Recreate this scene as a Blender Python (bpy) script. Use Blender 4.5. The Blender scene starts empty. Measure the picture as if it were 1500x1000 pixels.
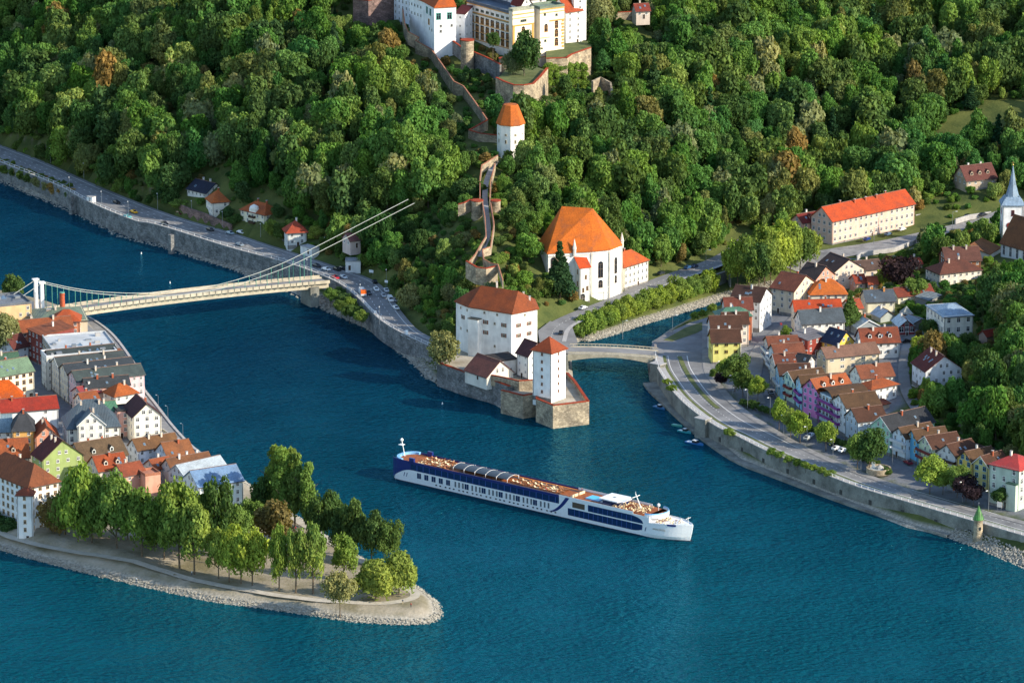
import bpy, bmesh, math, random
import numpy as np
from mathutils import Vector, Matrix, noise
random.seed(7)
RNG = np.random.default_rng(11)
scene = bpy.context.scene
C = scene.collection

# ------------------------------------------------------------------ camera, sky, sun, exposure
CAM_H, PITCH, F = 480.0, math.radians(14.9), 6700.0
cam_data = bpy.data.cameras.new("camera")
cam_data.sensor_width = 36.0
cam_data.lens = 36.0 * F / 1500.0
cam_data.clip_start = 5.0
cam_data.clip_end = 20000.0
cam = bpy.data.objects.new("camera", cam_data)
C.objects.link(cam)
cam.location = (0, 0, CAM_H)
cam.rotation_euler = (math.pi / 2 - PITCH, 0, 0)
scene.camera = cam

SUN_EL, SUN_AZ = math.radians(27), math.radians(-23)     # azimuth counted from +x towards +y
world = bpy.data.worlds.new("World")
scene.world = world
world.use_nodes = True
wn = world.node_tree.nodes
sky = wn.new("ShaderNodeTexSky")
sky.sky_type = 'NISHITA'
sky.sun_disc = False
sky.sun_elevation = SUN_EL
sky.sun_rotation = math.pi / 2 - SUN_AZ
sky.air_density = 1.2
sky.dust_density = 0.6
sky.ozone_density = 2.0
world.node_tree.links.new(sky.outputs[0], wn["Background"].inputs[0])
wn["Background"].inputs[1].default_value = 0.15
sun_data = bpy.data.lights.new("sun", 'SUN')
sun_data.energy = 3.9
sun_data.angle = math.radians(0.5)
sun_data.color = (1.0, 0.88, 0.70)
sun = bpy.data.objects.new("sun", sun_data)
C.objects.link(sun)
sd = Vector((math.cos(SUN_EL) * math.cos(SUN_AZ), math.cos(SUN_EL) * math.sin(SUN_AZ), math.sin(SUN_EL)))
sun.rotation_euler = sd.to_track_quat('Z', 'Y').to_euler()
sun.location = (600, 1500, 700)
scene.view_settings.view_transform = 'Standard'
scene.view_settings.look = 'None'
scene.view_settings.exposure = 0.95
scene.view_settings.gamma = 1.0
scene.render.use_persistent_data = False

# ------------------------------------------------------------------ from a point of the photo to a point of the place
CP, SP = math.cos(PITCH), math.sin(PITCH)
def ray(u, v):
    a = (u - 750.0) / F; b = (500.0 - v) / F
    return Vector((a, CP + b * SP, -SP + b * CP))
def P(u, v, z=0.0):
    d = ray(u, v); t = (z - CAM_H) / d.z
    return Vector((d.x * t, d.y * t, z))
def proj(x, y, z):
    zz = z - CAM_H
    dep = y * CP - zz * SP
    up = y * SP + zz * CP
    return 750.0 + F * x / dep, 500.0 - F * up / dep
def plane_hit(u, v, a, b):
    """the point seen at (u, v) on the vertical plane through a and b"""
    d = ray(u, v); n = Vector((b.y - a.y, a.x - b.x, 0))
    o = Vector((0, 0, CAM_H)); t = n.dot(a - o) / n.dot(d)
    return o + d * t

# ------------------------------------------------------------------ tags and objects
def tag(o, label=None, cat=None, group=None, kind=None):
    if label:
        o["label"] = label
        if len(label.split()) > 16 or len(label.split()) < 4: print("LABEL", len(label.split()), label)
    if cat: o["category"] = cat
    if group: o["group"] = group
    if kind: o["kind"] = kind
    return o
def link(o, parent=None):
    C.objects.link(o)
    if parent is not None: o.parent = parent
    return o
def empty(name, loc=(0, 0, 0), rz=0.0):
    o = bpy.data.objects.new(name, None)
    o.location = loc; o.rotation_euler = (0, 0, rz); o.empty_display_size = 1.0
    return link(o)
def clone(root, loc=None, rz=None, scale=None):
    r = root.copy(); C.objects.link(r)
    if loc is not None: r.location = loc
    if rz is not None: r.rotation_euler = (0, 0, rz)
    if scale is not None: r.scale = scale
    for ch in KIDS.get(root.name, []):
        c = ch.copy(); C.objects.link(c); c.parent = r
        for g in KIDS.get(ch.name, []):
            e = g.copy(); C.objects.link(e); e.parent = c
    return r
KIDS = {}
class MB:
    """collects shapes in one mesh; several materials allowed"""
    def __init__(s):
        s.v = []; s.f = []; s.m = []
    def add(s, vs, fs, mi=0):
        b = len(s.v); s.v += [tuple(p) for p in vs]
        for f in fs: s.f.append(tuple(b + i for i in f)); s.m.append(mi)
        return s
    def box(s, x0, y0, z0, x1, y1, z1, mi=0, M=None):
        vs = [Vector(p) for p in ((x0,y0,z0),(x1,y0,z0),(x1,y1,z0),(x0,y1,z0),(x0,y0,z1),(x1,y0,z1),(x1,y1,z1),(x0,y1,z1))]
        if M is not None: vs = [M @ p for p in vs]
        return s.add(vs, [(0,3,2,1),(4,5,6,7),(0,1,5,4),(1,2,6,5),(2,3,7,6),(3,0,4,7)], mi)
    def prism(s, pts, z0, z1, mi=0, cap=True):
        n = len(pts)
        vs = [(p[0], p[1], z0) for p in pts] + [(p[0], p[1], z1) for p in pts]
        fs = [(i, (i + 1) % n, n + (i + 1) % n, n + i) for i in range(n)]
        if cap: fs += [tuple(range(n, 2 * n)), tuple(reversed(range(n)))]
        return s.add(vs, fs, mi)
    def tube(s, a, b, r, r2=None, n=6, mi=0):
        a = Vector(a); b = Vector(b); r2 = r if r2 is None else r2
        d = (b - a).normalized(); x = d.orthogonal().normalized(); y = d.cross(x)
        vs = []
        for p, q in ((a, r), (b, r2)):
            for i in range(n):
                t = 2 * math.pi * i / n
                vs.append(p + x * (q * math.cos(t)) + y * (q * math.sin(t)))
        fs = [(i, (i + 1) % n, n + (i + 1) % n, n + i) for i in range(n)] + [tuple(reversed(range(n))), tuple(range(n, 2 * n))]
        return s.add(vs, fs, mi)
    def lathe(s, prof, n=16, cx=0, cy=0, mi=0):
        vs = []
        for r, z in prof:
            for i in range(n):
                t = 2 * math.pi * i / n
                vs.append((cx + r * math.cos(t), cy + r * math.sin(t), z))
        fs = []
        for k in range(len(prof) - 1):
            for i in range(n):
                j = (i + 1) % n
                fs.append((k*n+i, k*n+j, (k+1)*n+j, (k+1)*n+i))
        fs += [tuple(reversed(range(n))), tuple(range((len(prof)-1)*n, len(prof)*n))]
        return s.add(vs, fs, mi)
    def mesh(s, name, mats):
        me = bpy.data.meshes.new(name)
        me.from_pydata(s.v, [], s.f)
        for m in (mats if isinstance(mats, (list, tuple)) else [mats]): me.materials.append(m)
        me.polygons.foreach_set("material_index", s.m)
        me.update()
        return me
    def build(s, name, mats, parent=None, smooth=False):
        me = s.mesh(name, mats)
        if smooth: me.polygons.foreach_set("use_smooth", [True] * len(me.polygons))
        o = bpy.data.objects.new(name, me)
        link(o, parent)
        if parent is not None: KIDS.setdefault(parent.name, []).append(o)
        return o
def part(name, me, parent, M=None):
    o = bpy.data.objects.new(name, me)
    link(o, parent)
    if M is not None: o.matrix_local = M
    KIDS.setdefault(parent.name, []).append(o)
    return o

# ------------------------------------------------------------------ materials
def srgb(h):
    h = h.lstrip('#'); c = [int(h[i:i+2], 16) / 255.0 for i in (0, 2, 4)]
    return tuple((x / 12.92 if x < 0.04045 else ((x + 0.055) / 1.055) ** 2.4) for x in c)
def new_mat(name):
    m = bpy.data.materials.new(name); m.use_nodes = True
    nt = m.node_tree
    return m, nt, nt.nodes["Principled BSDF"]
MC = {}
def noise_mat(name, col, rough=0.8, var=0.18, scale=0.5, bump=0.0, bscale=3.0, col2=None, fine=0.0, metal=0.0, spec=0.3):
    if name in MC: return MC[name]
    m, nt, b = new_mat(name); N = nt.nodes; Lk = nt.links
    tc = N.new("ShaderNodeTexCoord")
    geo = N.new("ShaderNodeNewGeometry")
    n1 = N.new("ShaderNodeTexNoise"); n1.inputs["Scale"].default_value = scale; n1.inputs["Detail"].default_value = 6; n1.inputs["Roughness"].default_value = 0.65
    Lk.new(geo.outputs["Position"], n1.inputs["Vector"])
    r = N.new("ShaderNodeValToRGB")
    c2 = col2 or tuple(max(0, c * (1 - 2.2 * var)) for c in col)
    c1 = tuple(min(0.9, c * (1 + var * 0.6)) for c in col)
    r.color_ramp.elements[0].position = 0.32; r.color_ramp.elements[1].position = 0.62
    r.color_ramp.elements[0].color = (*c2, 1); r.color_ramp.elements[1].color = (*c1, 1)
    Lk.new(n1.outputs["Fac"], r.inputs[0])
    out = r.outputs[0]
    if fine > 0:
        n2 = N.new("ShaderNodeTexNoise"); n2.inputs["Scale"].default_value = 2.6; n2.inputs["Detail"].default_value = 5
        Lk.new(geo.outputs["Position"], n2.inputs["Vector"])
        mr = N.new("ShaderNodeMapRange"); mr.inputs[1].default_value = 0.3; mr.inputs[2].default_value = 0.7
        mr.inputs[3].default_value = 1 - fine; mr.inputs[4].default_value = 1 + fine * 0.5
        Lk.new(n2.outputs["Fac"], mr.inputs[0])
        mx = N.new("ShaderNodeVectorMath"); mx.operation = 'SCALE'
        Lk.new(out, mx.inputs[0]); Lk.new(mr.outputs[0], mx.inputs["Scale"]); out = mx.outputs[0]
    Lk.new(out, b.inputs["Base Color"])
    b.inputs["Roughness"].default_value = rough
    b.inputs["Metallic"].default_value = metal
    b.inputs["Specular IOR Level"].default_value = spec
    if bump > 0:
        n3 = N.new("ShaderNodeTexNoise"); n3.inputs["Scale"].default_value = bscale; n3.inputs["Detail"].default_value = 4
        Lk.new(geo.outputs["Position"], n3.inputs["Vector"])
        bp = N.new("ShaderNodeBump"); bp.inputs["Strength"].default_value = 0.8; bp.inputs["Distance"].default_value = bump
        Lk.new(n3.outputs["Fac"], bp.inputs["Height"]); Lk.new(bp.outputs[0], b.inputs["Normal"])
    MC[name] = m
    return m
def plaster(hexcol):
    """lime render: patchy, with rain streaks running down"""
    k = "plaster_" + hexcol
    if k in MC: return MC[k]
    col = srgb(hexcol); g_ = sum(col) / 3; col = tuple(min(0.78, (c * .86 + g_ * .14) * .95) for c in col)
    m, nt, b = new_mat(k); N = nt.nodes; Lk = nt.links
    geo = N.new("ShaderNodeNewGeometry")
    mp = N.new("ShaderNodeMapping"); mp.inputs["Scale"].default_value = (.55, .55, 0.14)
    Lk.new(geo.outputs["Position"], mp.inputs["Vector"])
    n1 = N.new("ShaderNodeTexNoise"); n1.inputs["Scale"].default_value = 1.0; n1.inputs["Detail"].default_value = 5
    Lk.new(mp.outputs[0], n1.inputs["Vector"])
    n2 = N.new("ShaderNodeTexNoise"); n2.inputs["Scale"].default_value = 0.35; n2.inputs["Detail"].default_value = 6
    Lk.new(geo.outputs["Position"], n2.inputs["Vector"])
    ad = N.new("ShaderNodeMath"); ad.operation = 'ADD'; Lk.new(n1.outputs["Fac"], ad.inputs[0]); Lk.new(n2.outputs["Fac"], ad.inputs[1])
    mr = N.new("ShaderNodeMapRange"); mr.inputs[1].default_value = 0.7; mr.inputs[2].default_value = 1.15; mr.inputs[3].default_value = 0.80; mr.inputs[4].default_value = 1.04
    Lk.new(ad.outputs[0], mr.inputs[0])
    mx = N.new("ShaderNodeVectorMath"); mx.operation = 'SCALE'; mx.inputs[0].default_value = col
    Lk.new(mr.outputs[0], mx.inputs["Scale"]); Lk.new(mx.outputs[0], b.inputs["Base Color"])
    b.inputs["Roughness"].default_value = 0.85; b.inputs["Specular IOR Level"].default_value = 0.2
    MC[k] = m
    return m
def tiles(hexcol, metal=False):
    """roof covering: rows of tiles or standing seams, weathered patches"""
    k = ("sheet_" if metal else "tiles_") + hexcol
    if k in MC: return MC[k]
    col = tuple(c * (.92 if metal else .74) for c in srgb(hexcol))
    m, nt, b = new_mat(k); N = nt.nodes; Lk = nt.links
    geo = N.new("ShaderNodeNewGeometry"); tc = N.new("ShaderNodeTexCoord")
    n1 = N.new("ShaderNodeTexNoise"); n1.inputs["Scale"].default_value = 0.22; n1.inputs["Detail"].default_value = 8; n1.inputs["Roughness"].default_value = 0.7
    Lk.new(geo.outputs["Position"], n1.inputs["Vector"])
    n2 = N.new("ShaderNodeTexNoise"); n2.inputs["Scale"].default_value = 2.2; n2.inputs["Detail"].default_value = 4
    Lk.new(geo.outputs["Position"], n2.inputs["Vector"])
    r = N.new("ShaderNodeValToRGB"); e = r.color_ramp.elements
    e[0].position = 0.30; e[1].position = 0.64
    g = sum(col) / 3
    e[0].color = (*[c * 0.55 + g * 0.12 for c in col], 1); e[1].color = (*[min(.8, c * 1.12) for c in col], 1)
    mid = e.new(0.5); mid.color = (*[c * 0.92 for c in col], 1)
    Lk.new(n1.outputs["Fac"], r.inputs[0])
    mr = N.new("ShaderNodeMapRange"); mr.inputs[1].default_value = 0.3; mr.inputs[2].default_value = 0.72; mr.inputs[3].default_value = 0.72; mr.inputs[4].default_value = 1.15
    Lk.new(n2.outputs["Fac"], mr.inputs[0])
    w = N.new("ShaderNodeTexWave"); w.wave_type = 'BANDS'; w.bands_direction = 'X' if metal else 'Z'
    w.inputs["Scale"].default_value = 0.55 if metal else 1.1; w.inputs["Distortion"].default_value = 0.3
    Lk.new(tc.outputs["Object"], w.inputs["Vector"])
    mw = N.new("ShaderNodeMapRange"); mw.inputs[3].default_value = 0.84; mw.inputs[4].default_value = 1.06
    Lk.new(w.outputs["Fac"], mw.inputs[0])
    mm = N.new("ShaderNodeMath"); mm.operation = 'MULTIPLY'; Lk.new(mr.outputs[0], mm.inputs[0]); Lk.new(mw.outputs[0], mm.inputs[1])
    mx = N.new("ShaderNodeVectorMath"); mx.operation = 'SCALE'
    Lk.new(r.outputs[0], mx.inputs[0]); Lk.new(mm.outputs[0], mx.inputs["Scale"]); Lk.new(mx.outputs[0], b.inputs["Base Color"])
    b.inputs["Roughness"].default_value = 0.5 if metal else 0.8
    b.inputs["Specular IOR Level"].default_value = 0.4 if metal else 0.2
    bp = N.new("ShaderNodeBump"); bp.inputs["Strength"].default_value = 0.7; bp.inputs["Distance"].default_value = 0.08
    Lk.new(w.outputs["Fac"], bp.inputs["Height"]); Lk.new(bp.outputs[0], b.inputs["Normal"])
    MC[k] = m
    return m
def flat_mat(name, col, rough=0.6, metal=0.0, spec=0.5):
    if name in MC: return MC[name]
    m, nt, b = new_mat(name)
    N = nt.nodes; n = N.new("ShaderNodeTexNoise"); n.inputs["Scale"].default_value = 1.7
    geo = N.new("ShaderNodeNewGeometry"); nt.links.new(geo.outputs["Position"], n.inputs["Vector"])
    mr = N.new("ShaderNodeMapRange"); mr.inputs[3].default_value = 0.85; mr.inputs[4].default_value = 1.1
    nt.links.new(n.outputs["Fac"], mr.inputs[0])
    mx = N.new("ShaderNodeVectorMath"); mx.operation = 'SCALE'; mx.inputs[0].default_value = col[:3]
    nt.links.new(mr.outputs[0], mx.inputs["Scale"]); nt.links.new(mx.outputs[0], b.inputs["Base Color"])
    b.inputs["Roughness"].default_value = rough; b.inputs["Metallic"].default_value = metal; b.inputs["Specular IOR Level"].default_value = spec
    MC[name] = m
    return m
def masonry(name, col, col2):
    """rough stone courses"""
    if name in MC: return MC[name]
    m, nt, b = new_mat(name); N = nt.nodes; Lk = nt.links
    geo = N.new("ShaderNodeNewGeometry")
    mp = N.new("ShaderNodeMapping"); mp.inputs["Scale"].default_value = (0.9, 0.9, 1.6)
    Lk.new(geo.outputs["Position"], mp.inputs["Vector"])
    vo = N.new("ShaderNodeTexVoronoi"); vo.inputs["Scale"].default_value = 1.0; vo.feature = 'DISTANCE_TO_EDGE'
    vc = N.new("ShaderNodeTexVoronoi"); vc.inputs["Scale"].default_value = 1.0
    Lk.new(mp.outputs[0], vo.inputs["Vector"]); Lk.new(mp.outputs[0], vc.inputs["Vector"])
    n1 = N.new("ShaderNodeTexNoise"); n1.inputs["Scale"].default_value = 0.25; n1.inputs["Detail"].default_value = 8
    Lk.new(geo.outputs["Position"], n1.inputs["Vector"])
    r = N.new("ShaderNodeValToRGB"); e = r.color_ramp.elements; e[0].position = .35; e[1].position = .62
    e[0].color = (*col2, 1); e[1].color = (*col, 1)
    Lk.new(n1.outputs["Fac"], r.inputs[0])
    sep = N.new("ShaderNodeSeparateColor"); Lk.new(vc.outputs["Color"], sep.inputs[0])
    mr = N.new("ShaderNodeMapRange"); mr.inputs[3].default_value = 0.66; mr.inputs[4].default_value = 1.2; Lk.new(sep.outputs[0], mr.inputs[0])
    me = N.new("ShaderNodeMapRange"); me.inputs[2].default_value = 0.09; me.inputs[3].default_value = 0.62; me.inputs[4].default_value = 1.0; Lk.new(vo.outputs["Distance"], me.inputs[0])
    mm = N.new("ShaderNodeMath"); mm.operation = 'MULTIPLY'; Lk.new(mr.outputs[0], mm.inputs[0]); Lk.new(me.outputs[0], mm.inputs[1])
    mx = N.new("ShaderNodeVectorMath"); mx.operation = 'SCALE'; Lk.new(r.outputs[0], mx.inputs[0]); Lk.new(mm.outputs[0], mx.inputs["Scale"])
    Lk.new(mx.outputs[0], b.inputs["Base Color"]); b.inputs["Roughness"].default_value = 0.9; b.inputs["Specular IOR Level"].default_value = 0.15
    bp = N.new("ShaderNodeBump"); bp.inputs["Strength"].default_value = 0.8; bp.inputs["Distance"].default_value = 0.12
    Lk.new(vo.outputs["Distance"], bp.inputs["Height"]); Lk.new(bp.outputs[0], b.inputs["Normal"])
    MC[name] = m
    return m

M_ASPH = noise_mat("asphalt", (0.20, 0.20, 0.202), 0.85, 0.16, 0.09, 0.01, 6, fine=0.12)
M_PAVE = noise_mat("pavement_stone", (0.24, 0.235, 0.23), 0.85, 0.16, 0.3, 0.02, 4, fine=0.15)
M_KERB = noise_mat("kerb_stone", (0.36, 0.35, 0.34), 0.8, 0.12, 0.5)
M_PAINT = flat_mat("road_paint", (0.62, 0.62, 0.6), 0.7)
M_CONC = noise_mat("concrete_wall", (0.235, 0.235, 0.205), 0.9, 0.24, 0.16, 0.05, 1.5, fine=0.25)
M_STONE = masonry("grey_masonry", (0.235, 0.235, 0.23), (0.125, 0.13, 0.13))
M_STONE_W = masonry("warm_masonry", (0.44, 0.36, 0.25), (0.23, 0.19, 0.14))
M_BRICKW = masonry("red_grey_masonry", (0.26, 0.17, 0.15), (0.15, 0.11, 0.10))
M_COPE = tiles("#b0492a")
M_RIP = noise_mat("riprap_stone", (0.34, 0.32, 0.27), 0.9, 0.22, 0.9, fine=0.25)
M_GRAVEL = noise_mat("gravel", (0.36, 0.32, 0.26), 0.95, 0.16, 0.15, 0.05, 3, col2=(0.24, 0.20, 0.14), fine=0.2)
M_WHITE = plaster("#e9e9e6")
M_FRAME = flat_mat("white_frame", (0.72, 0.72, 0.70), 0.5)
M_GLASS = flat_mat("window_glass", (0.014, 0.018, 0.026), 0.2, 0.0, 0.3)
M_DARKWOOD = noise_mat("dark_timber", (0.06, 0.035, 0.022), 0.8, 0.2, 1.0)
M_STEEL = flat_mat("grey_steel", (0.28, 0.30, 0.32), 0.45, 0.6)
M_GRASS = noise_mat("dry_grass", (0.115, 0.13, 0.045), 0.95, 0.25, 0.2, 0.05, 2, col2=(0.06, 0.085, 0.025), fine=0.3)

# ------------------------------------------------------------------ water
def water_material():
    m, nt, b = new_mat("river_water"); N = nt.nodes; Lk = nt.links
    geo = N.new("ShaderNodeNewGeometry")
    n0 = N.new("ShaderNodeTexNoise"); n0.inputs["Scale"].default_value = 0.012; n0.inputs["Detail"].default_value = 5
    mp0 = N.new("ShaderNodeMapping"); mp0.inputs["Scale"].default_value = (1.0, 0.45, 1.0); mp0.inputs["Rotation"].default_value = (0, 0, 0.5)
    Lk.new(geo.outputs["Position"], mp0.inputs["Vector"]); Lk.new(mp0.outputs[0], n0.inputs["Vector"])
    r = N.new("ShaderNodeValToRGB"); e = r.color_ramp.elements; e[0].position = .3; e[1].position = .72
    e[0].color = (0.0004, 0.014, 0.036, 1); e[1].color = (0.0008, 0.040, 0.072, 1)
    Lk.new(n0.outputs["Fac"], r.inputs[0]); Lk.new(r.outputs[0], b.inputs["Base Color"])
    # the river in front is greener than the one coming from behind
    sy = N.new("ShaderNodeSeparateXYZ"); Lk.new(geo.outputs["Position"], sy.inputs[0])
    my = N.new("ShaderNodeMapRange"); my.inputs[1].default_value = 1750; my.inputs[2].default_value = 1450; my.inputs[3].default_value = 0; my.inputs[4].default_value = .75
    Lk.new(sy.outputs[1], my.inputs[0])
    mxc = N.new("ShaderNodeMix"); mxc.data_type = 'RGBA'; Lk.new(my.outputs[0], mxc.inputs[0]); Lk.new(r.outputs[0], mxc.inputs[6]); mxc.inputs[7].default_value = (0.001, 0.062, 0.086, 1)
    for l in list(nt.links):
        if l.to_node == b: nt.links.remove(l)
    N.remove(b)
    dif = N.new("ShaderNodeBsdfDiffuse"); glo = N.new("ShaderNodeBsdfGlossy"); mixs = N.new("ShaderNodeMixShader"); fre = N.new("ShaderNodeFresnel"); fre.inputs[0].default_value = 1.333
    glo.inputs["Color"].default_value = (0.20, 0.70, 0.92, 1); glo.inputs["Roughness"].default_value = 0.09
    fm = N.new("ShaderNodeMath"); fm.operation = 'MULTIPLY'; fm.inputs[1].default_value = .85; Lk.new(fre.outputs[0], fm.inputs[0]); Lk.new(fm.outputs[0], mixs.inputs[0])
    Lk.new(mxc.outputs[2], dif.inputs[0]); Lk.new(dif.outputs[0], mixs.inputs[1]); Lk.new(glo.outputs[0], mixs.inputs[2]); Lk.new(mixs.outputs[0], N["Material Output"].inputs[0])
    mp = N.new("ShaderNodeMapping"); mp.inputs["Scale"].default_value = (0.42, 0.75, 1.0); mp.inputs["Rotation"].default_value = (0, 0, 0.25)
    Lk.new(geo.outputs["Position"], mp.inputs["Vector"])
    n1 = N.new("ShaderNodeTexNoise"); n1.inputs["Scale"].default_value = 0.85; n1.inputs["Detail"].default_value = 3; n1.inputs["Roughness"].default_value = 0.5
    Lk.new(mp.outputs[0], n1.inputs["Vector"])
    n2 = N.new("ShaderNodeTexNoise"); n2.inputs["Scale"].default_value = 0.11; n2.inputs["Detail"].default_value = 3
    Lk.new(mp.outputs[0], n2.inputs["Vector"])
    # calm and ruffled stretches
    n4 = N.new("ShaderNodeTexNoise"); n4.inputs["Scale"].default_value = 0.02; n4.inputs["Detail"].default_value = 3
    Lk.new(geo.outputs["Position"], n4.inputs["Vector"])
    m4 = N.new("ShaderNodeMapRange"); m4.inputs[1].default_value = .35; m4.inputs[2].default_value = .65; m4.inputs[3].default_value = 0.5; m4.inputs[4].default_value = 1.0
    Lk.new(n4.outputs["Fac"], m4.inputs[0])
    mu = N.new("ShaderNodeMath"); mu.operation = 'MULTIPLY'; Lk.new(n1.outputs["Fac"], mu.inputs[0]); Lk.new(m4.outputs[0], mu.inputs[1])
    m2 = N.new("ShaderNodeMath"); m2.operation = 'MULTIPLY_ADD'; m2.inputs[1].default_value = 0.9
    Lk.new(n2.outputs["Fac"], m2.inputs[0]); Lk.new(mu.outputs[0], m2.inputs[2])
    bp = N.new("ShaderNodeBump"); bp.inputs["Strength"].default_value = 1.0; bp.inputs["Distance"].default_value = 3.2
    Lk.new(m2.outputs[0], bp.inputs["Height"]); [Lk.new(bp.outputs[0], q.inputs["Normal"]) for q in (dif, glo, fre)]
    return m
wm = MB(); wm.add([(-6000, 200, 0), (6000, 200, 0), (6000, 9000, 0), (-6000, 9000, 0)], [(0, 1, 2, 3)])
tag(wm.build("river_water", water_material()), kind="structure")

# ------------------------------------------------------------------ polygons and heights
def pip(px, py, poly):
    px = np.asarray(px, float); py = np.asarray(py, float)
    ins = np.zeros(px.shape, bool); n = len(poly)
    for i in range(n):
        x0, y0 = poly[i][0], poly[i][1]; x1, y1 = poly[(i + 1) % n][0], poly[(i + 1) % n][1]
        if y0 == y1: continue
        c = ((y0 > py) != (y1 > py)) & (px < (x1 - x0) * (py - y0) / (y1 - y0) + x0)
        ins ^= c
    return ins
def sdist(px, py, poly, closed=True):
    px = np.asarray(px, float); py = np.asarray(py, float)
    d = np.full(px.shape, 1e9); n = len(poly)
    for i in range(n if closed else n - 1):
        x0, y0 = poly[i][0], poly[i][1]; x1, y1 = poly[(i + 1) % n][0], poly[(i + 1) % n][1]
        dx, dy = x1 - x0, y1 - y0; l2 = dx * dx + dy * dy + 1e-9
        t = np.clip(((px - x0) * dx + (py - y0) * dy) / l2, 0, 1)
        d = np.minimum(d, np.hypot(px - x0 - t * dx, py - y0 - t * dy))
    if closed: d = np.where(pip(px, py, poly), d, -d)
    return d
def W(pts, z=0.0): return [P(u, v, z) for u, v in pts]
NORTH_EDGE = [(-500,95),(-200,180),(0,268),(23,277),(115,316),(170,346),(235,362),(262,372),(340,395),(423,429),(469,452),(515,472),(550,488),(600,530),(625,555),(650,568),(683,577),(715,587),(736,601),(766,608),(786,611),(811,622),(857,616),(842,566),(838,516),(838,508),(848,500),(862,501),(900,491),(940,477),(1000,459),(1060,440),(1127,423),(1185,411),
 (1180,416),(1127,428),(1060,445),(1017,462),(980,482),(955,500),(946,528),(950,559),(964,572),(986,600),(1026,634),(1040,644),(1078,676),(1170,712),(1240,739),(1328,773),(1386,786),(1500,830),(1700,900),(1900,970)]
LAND = W(NORTH_EDGE) + [Vector((900, 1500, 0)), Vector((1100, 3600, 0)), Vector((-1100, 3600, 0)), Vector((-1100, 2600, 0))]
PEN_EDGE = [(-500,700),(-100,788),(0,806),(50,820),(120,838),(200,857),(300,879),(331,884),(393,892),(455,901),(517,911),(594,915),(632,913),(649,902),(643,882),(612,858),(560,834),(500,798),(440,758),(380,718),(330,686),(283,655),(262,638),(240,606),(213,572),(208,550),(178,505),(158,484),(130,466),(100,452),(60,442),(-60,418),(-500,380)]
PEN = W(PEN_EDGE)
CTRL = [(-300,150,6),(-150,190,6),(0,225,6.5),(100,268,6.5),(200,306,6.5),(270,327,6.5),(340,350,6.5),(420,372,6.5),(500,396,6.5),(560,440,6.5),(620,490,7),(650,510,7),(668,525,7.5),
 (0,209,9),(69,234,9),(138,266,9),(184,285,9),(230,303,9),(276,319,9),(340,336,9),(389,353,9),(435,367,9),(504,390,9),(550,405,9),(575,425,9.5),(595,458,9.5),(620,483,9.5),(640,440,23),(600,440,13),(640,400,27),
 (700,470,12),(690,445,20),(705,430,25),(715,400,32),(715,340,36),(715,300,40),(715,240,46),(745,205,50),(700,205,49),(720,150,56),(760,140,57),(660,80,64),(620,60,66),(560,40,66),(790,150,57),(800,60,66),(850,50,64),(830,142,49.5),(862,138,49.5),(700,75,66),(860,20,72),(650,0,78),(750,-60,84),(850,-60,84),
 (640,300,30),(600,350,20),(560,400,10.5),(650,350,28),(600,250,40),(600,150,53),(600,100,59),(500,350,14),(500,250,34),(500,150,50),(500,60,65),(400,300,20),(400,200,40),(400,100,58),(400,0,74),(300,270,19),(300,200,30),(300,100,52),(300,0,72),
 (200,250,20),(200,150,42),(200,0,68),(100,215,18),(100,150,34),(100,0,62),(0,170,17),(0,100,32),(0,0,52),(-150,100,20),(-150,0,40),(-300,0,32),(200,-200,100),(600,-200,104),(1000,-200,98),(1400,-200,92),(-300,-200,70),(1800,-200,90),
 (790,470,8),(830,463,8),(870,450,8),(930,425,8),(960,407,8),(1000,393,8),(1050,375,8),(1085,355,8),(1100,345,8.5),(860,492,2),(940,463,2),(1060,430,2),(780,500,8),(760,520,8.5),(720,540,8.5),(800,560,8),
 (790,440,12),(820,410,16),(870,405,11),(950,398,10),(760,420,22),(760,350,34),(780,300,36),(850,300,26),(850,350,18),(950,350,14),(950,300,24),(1000,340,13),(1000,300,20),(850,200,44),(850,150,52),(870,140,55),(900,140,55),(900,200,42),(950,250,32),(950,150,48),(950,50,64),(1000,200,36),(1000,100,52),(1000,0,68),(1100,300,16),(1100,200,32),(1100,100,50),(1100,0,66),(1200,260,18),(1200,150,38),(1200,0,62),(1300,230,20),(1300,150,34),(1300,50,50),(1400,230,20),(1400,180,30),(1450,150,36),(1400,60,50),(1500,240,22),(1500,150,36),(1500,0,60),(1700,200,34),(1700,0,62),
 (1110,348,9),(1170,360,9.3),(1220,362,9.5),(1340,335,10),(1420,318,11),(1500,300,12),(1000,500,6),(1100,600,6),(1240,700,6),(1400,750,6),(1500,775,6),(1700,850,6),(1100,500,6.3),(1200,600,6.3),(1300,650,6.5),(1400,700,6.5),(1500,730,6.5),(1200,500,6.5),(1300,560,7),(1330,620,7.5),(1400,640,9),(1450,675,8),(1500,690,9),(1400,560,12),(1450,560,16),(1500,560,18),(1500,640,14),(1400,500,9),(1500,480,18),(1440,430,12),(1500,400,14),(1350,430,8),(1300,400,8),(1250,420,7.5),(1150,440,6.5),(1100,440,5.5),(1345,500,7.5),(1345,560,8.5),(1438,280,19.2),(1438,270,20.5),(1416,283,18.8),(1460,277,19.2)]
cw = np.array([[*P(u, v, z)] for u, v, z in CTRL] + [[x, y, z] for x, y, z in ((-900,3000,112),(0,3000,125),(900,3000,115),(-1100,3600,118),(1100,3600,118),(0,3600,130),(-900,2300,40),(900,2300,70),(900,1700,30))])
def _phi(r): return r
_n = len(cw)
_A = np.zeros((_n + 3, _n + 3))
_A[:_n, :_n] = _phi(np.hypot(cw[:, None, 0] - cw[None, :, 0], cw[:, None, 1] - cw[None, :, 1])) - np.eye(_n) * 0.6
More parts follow.
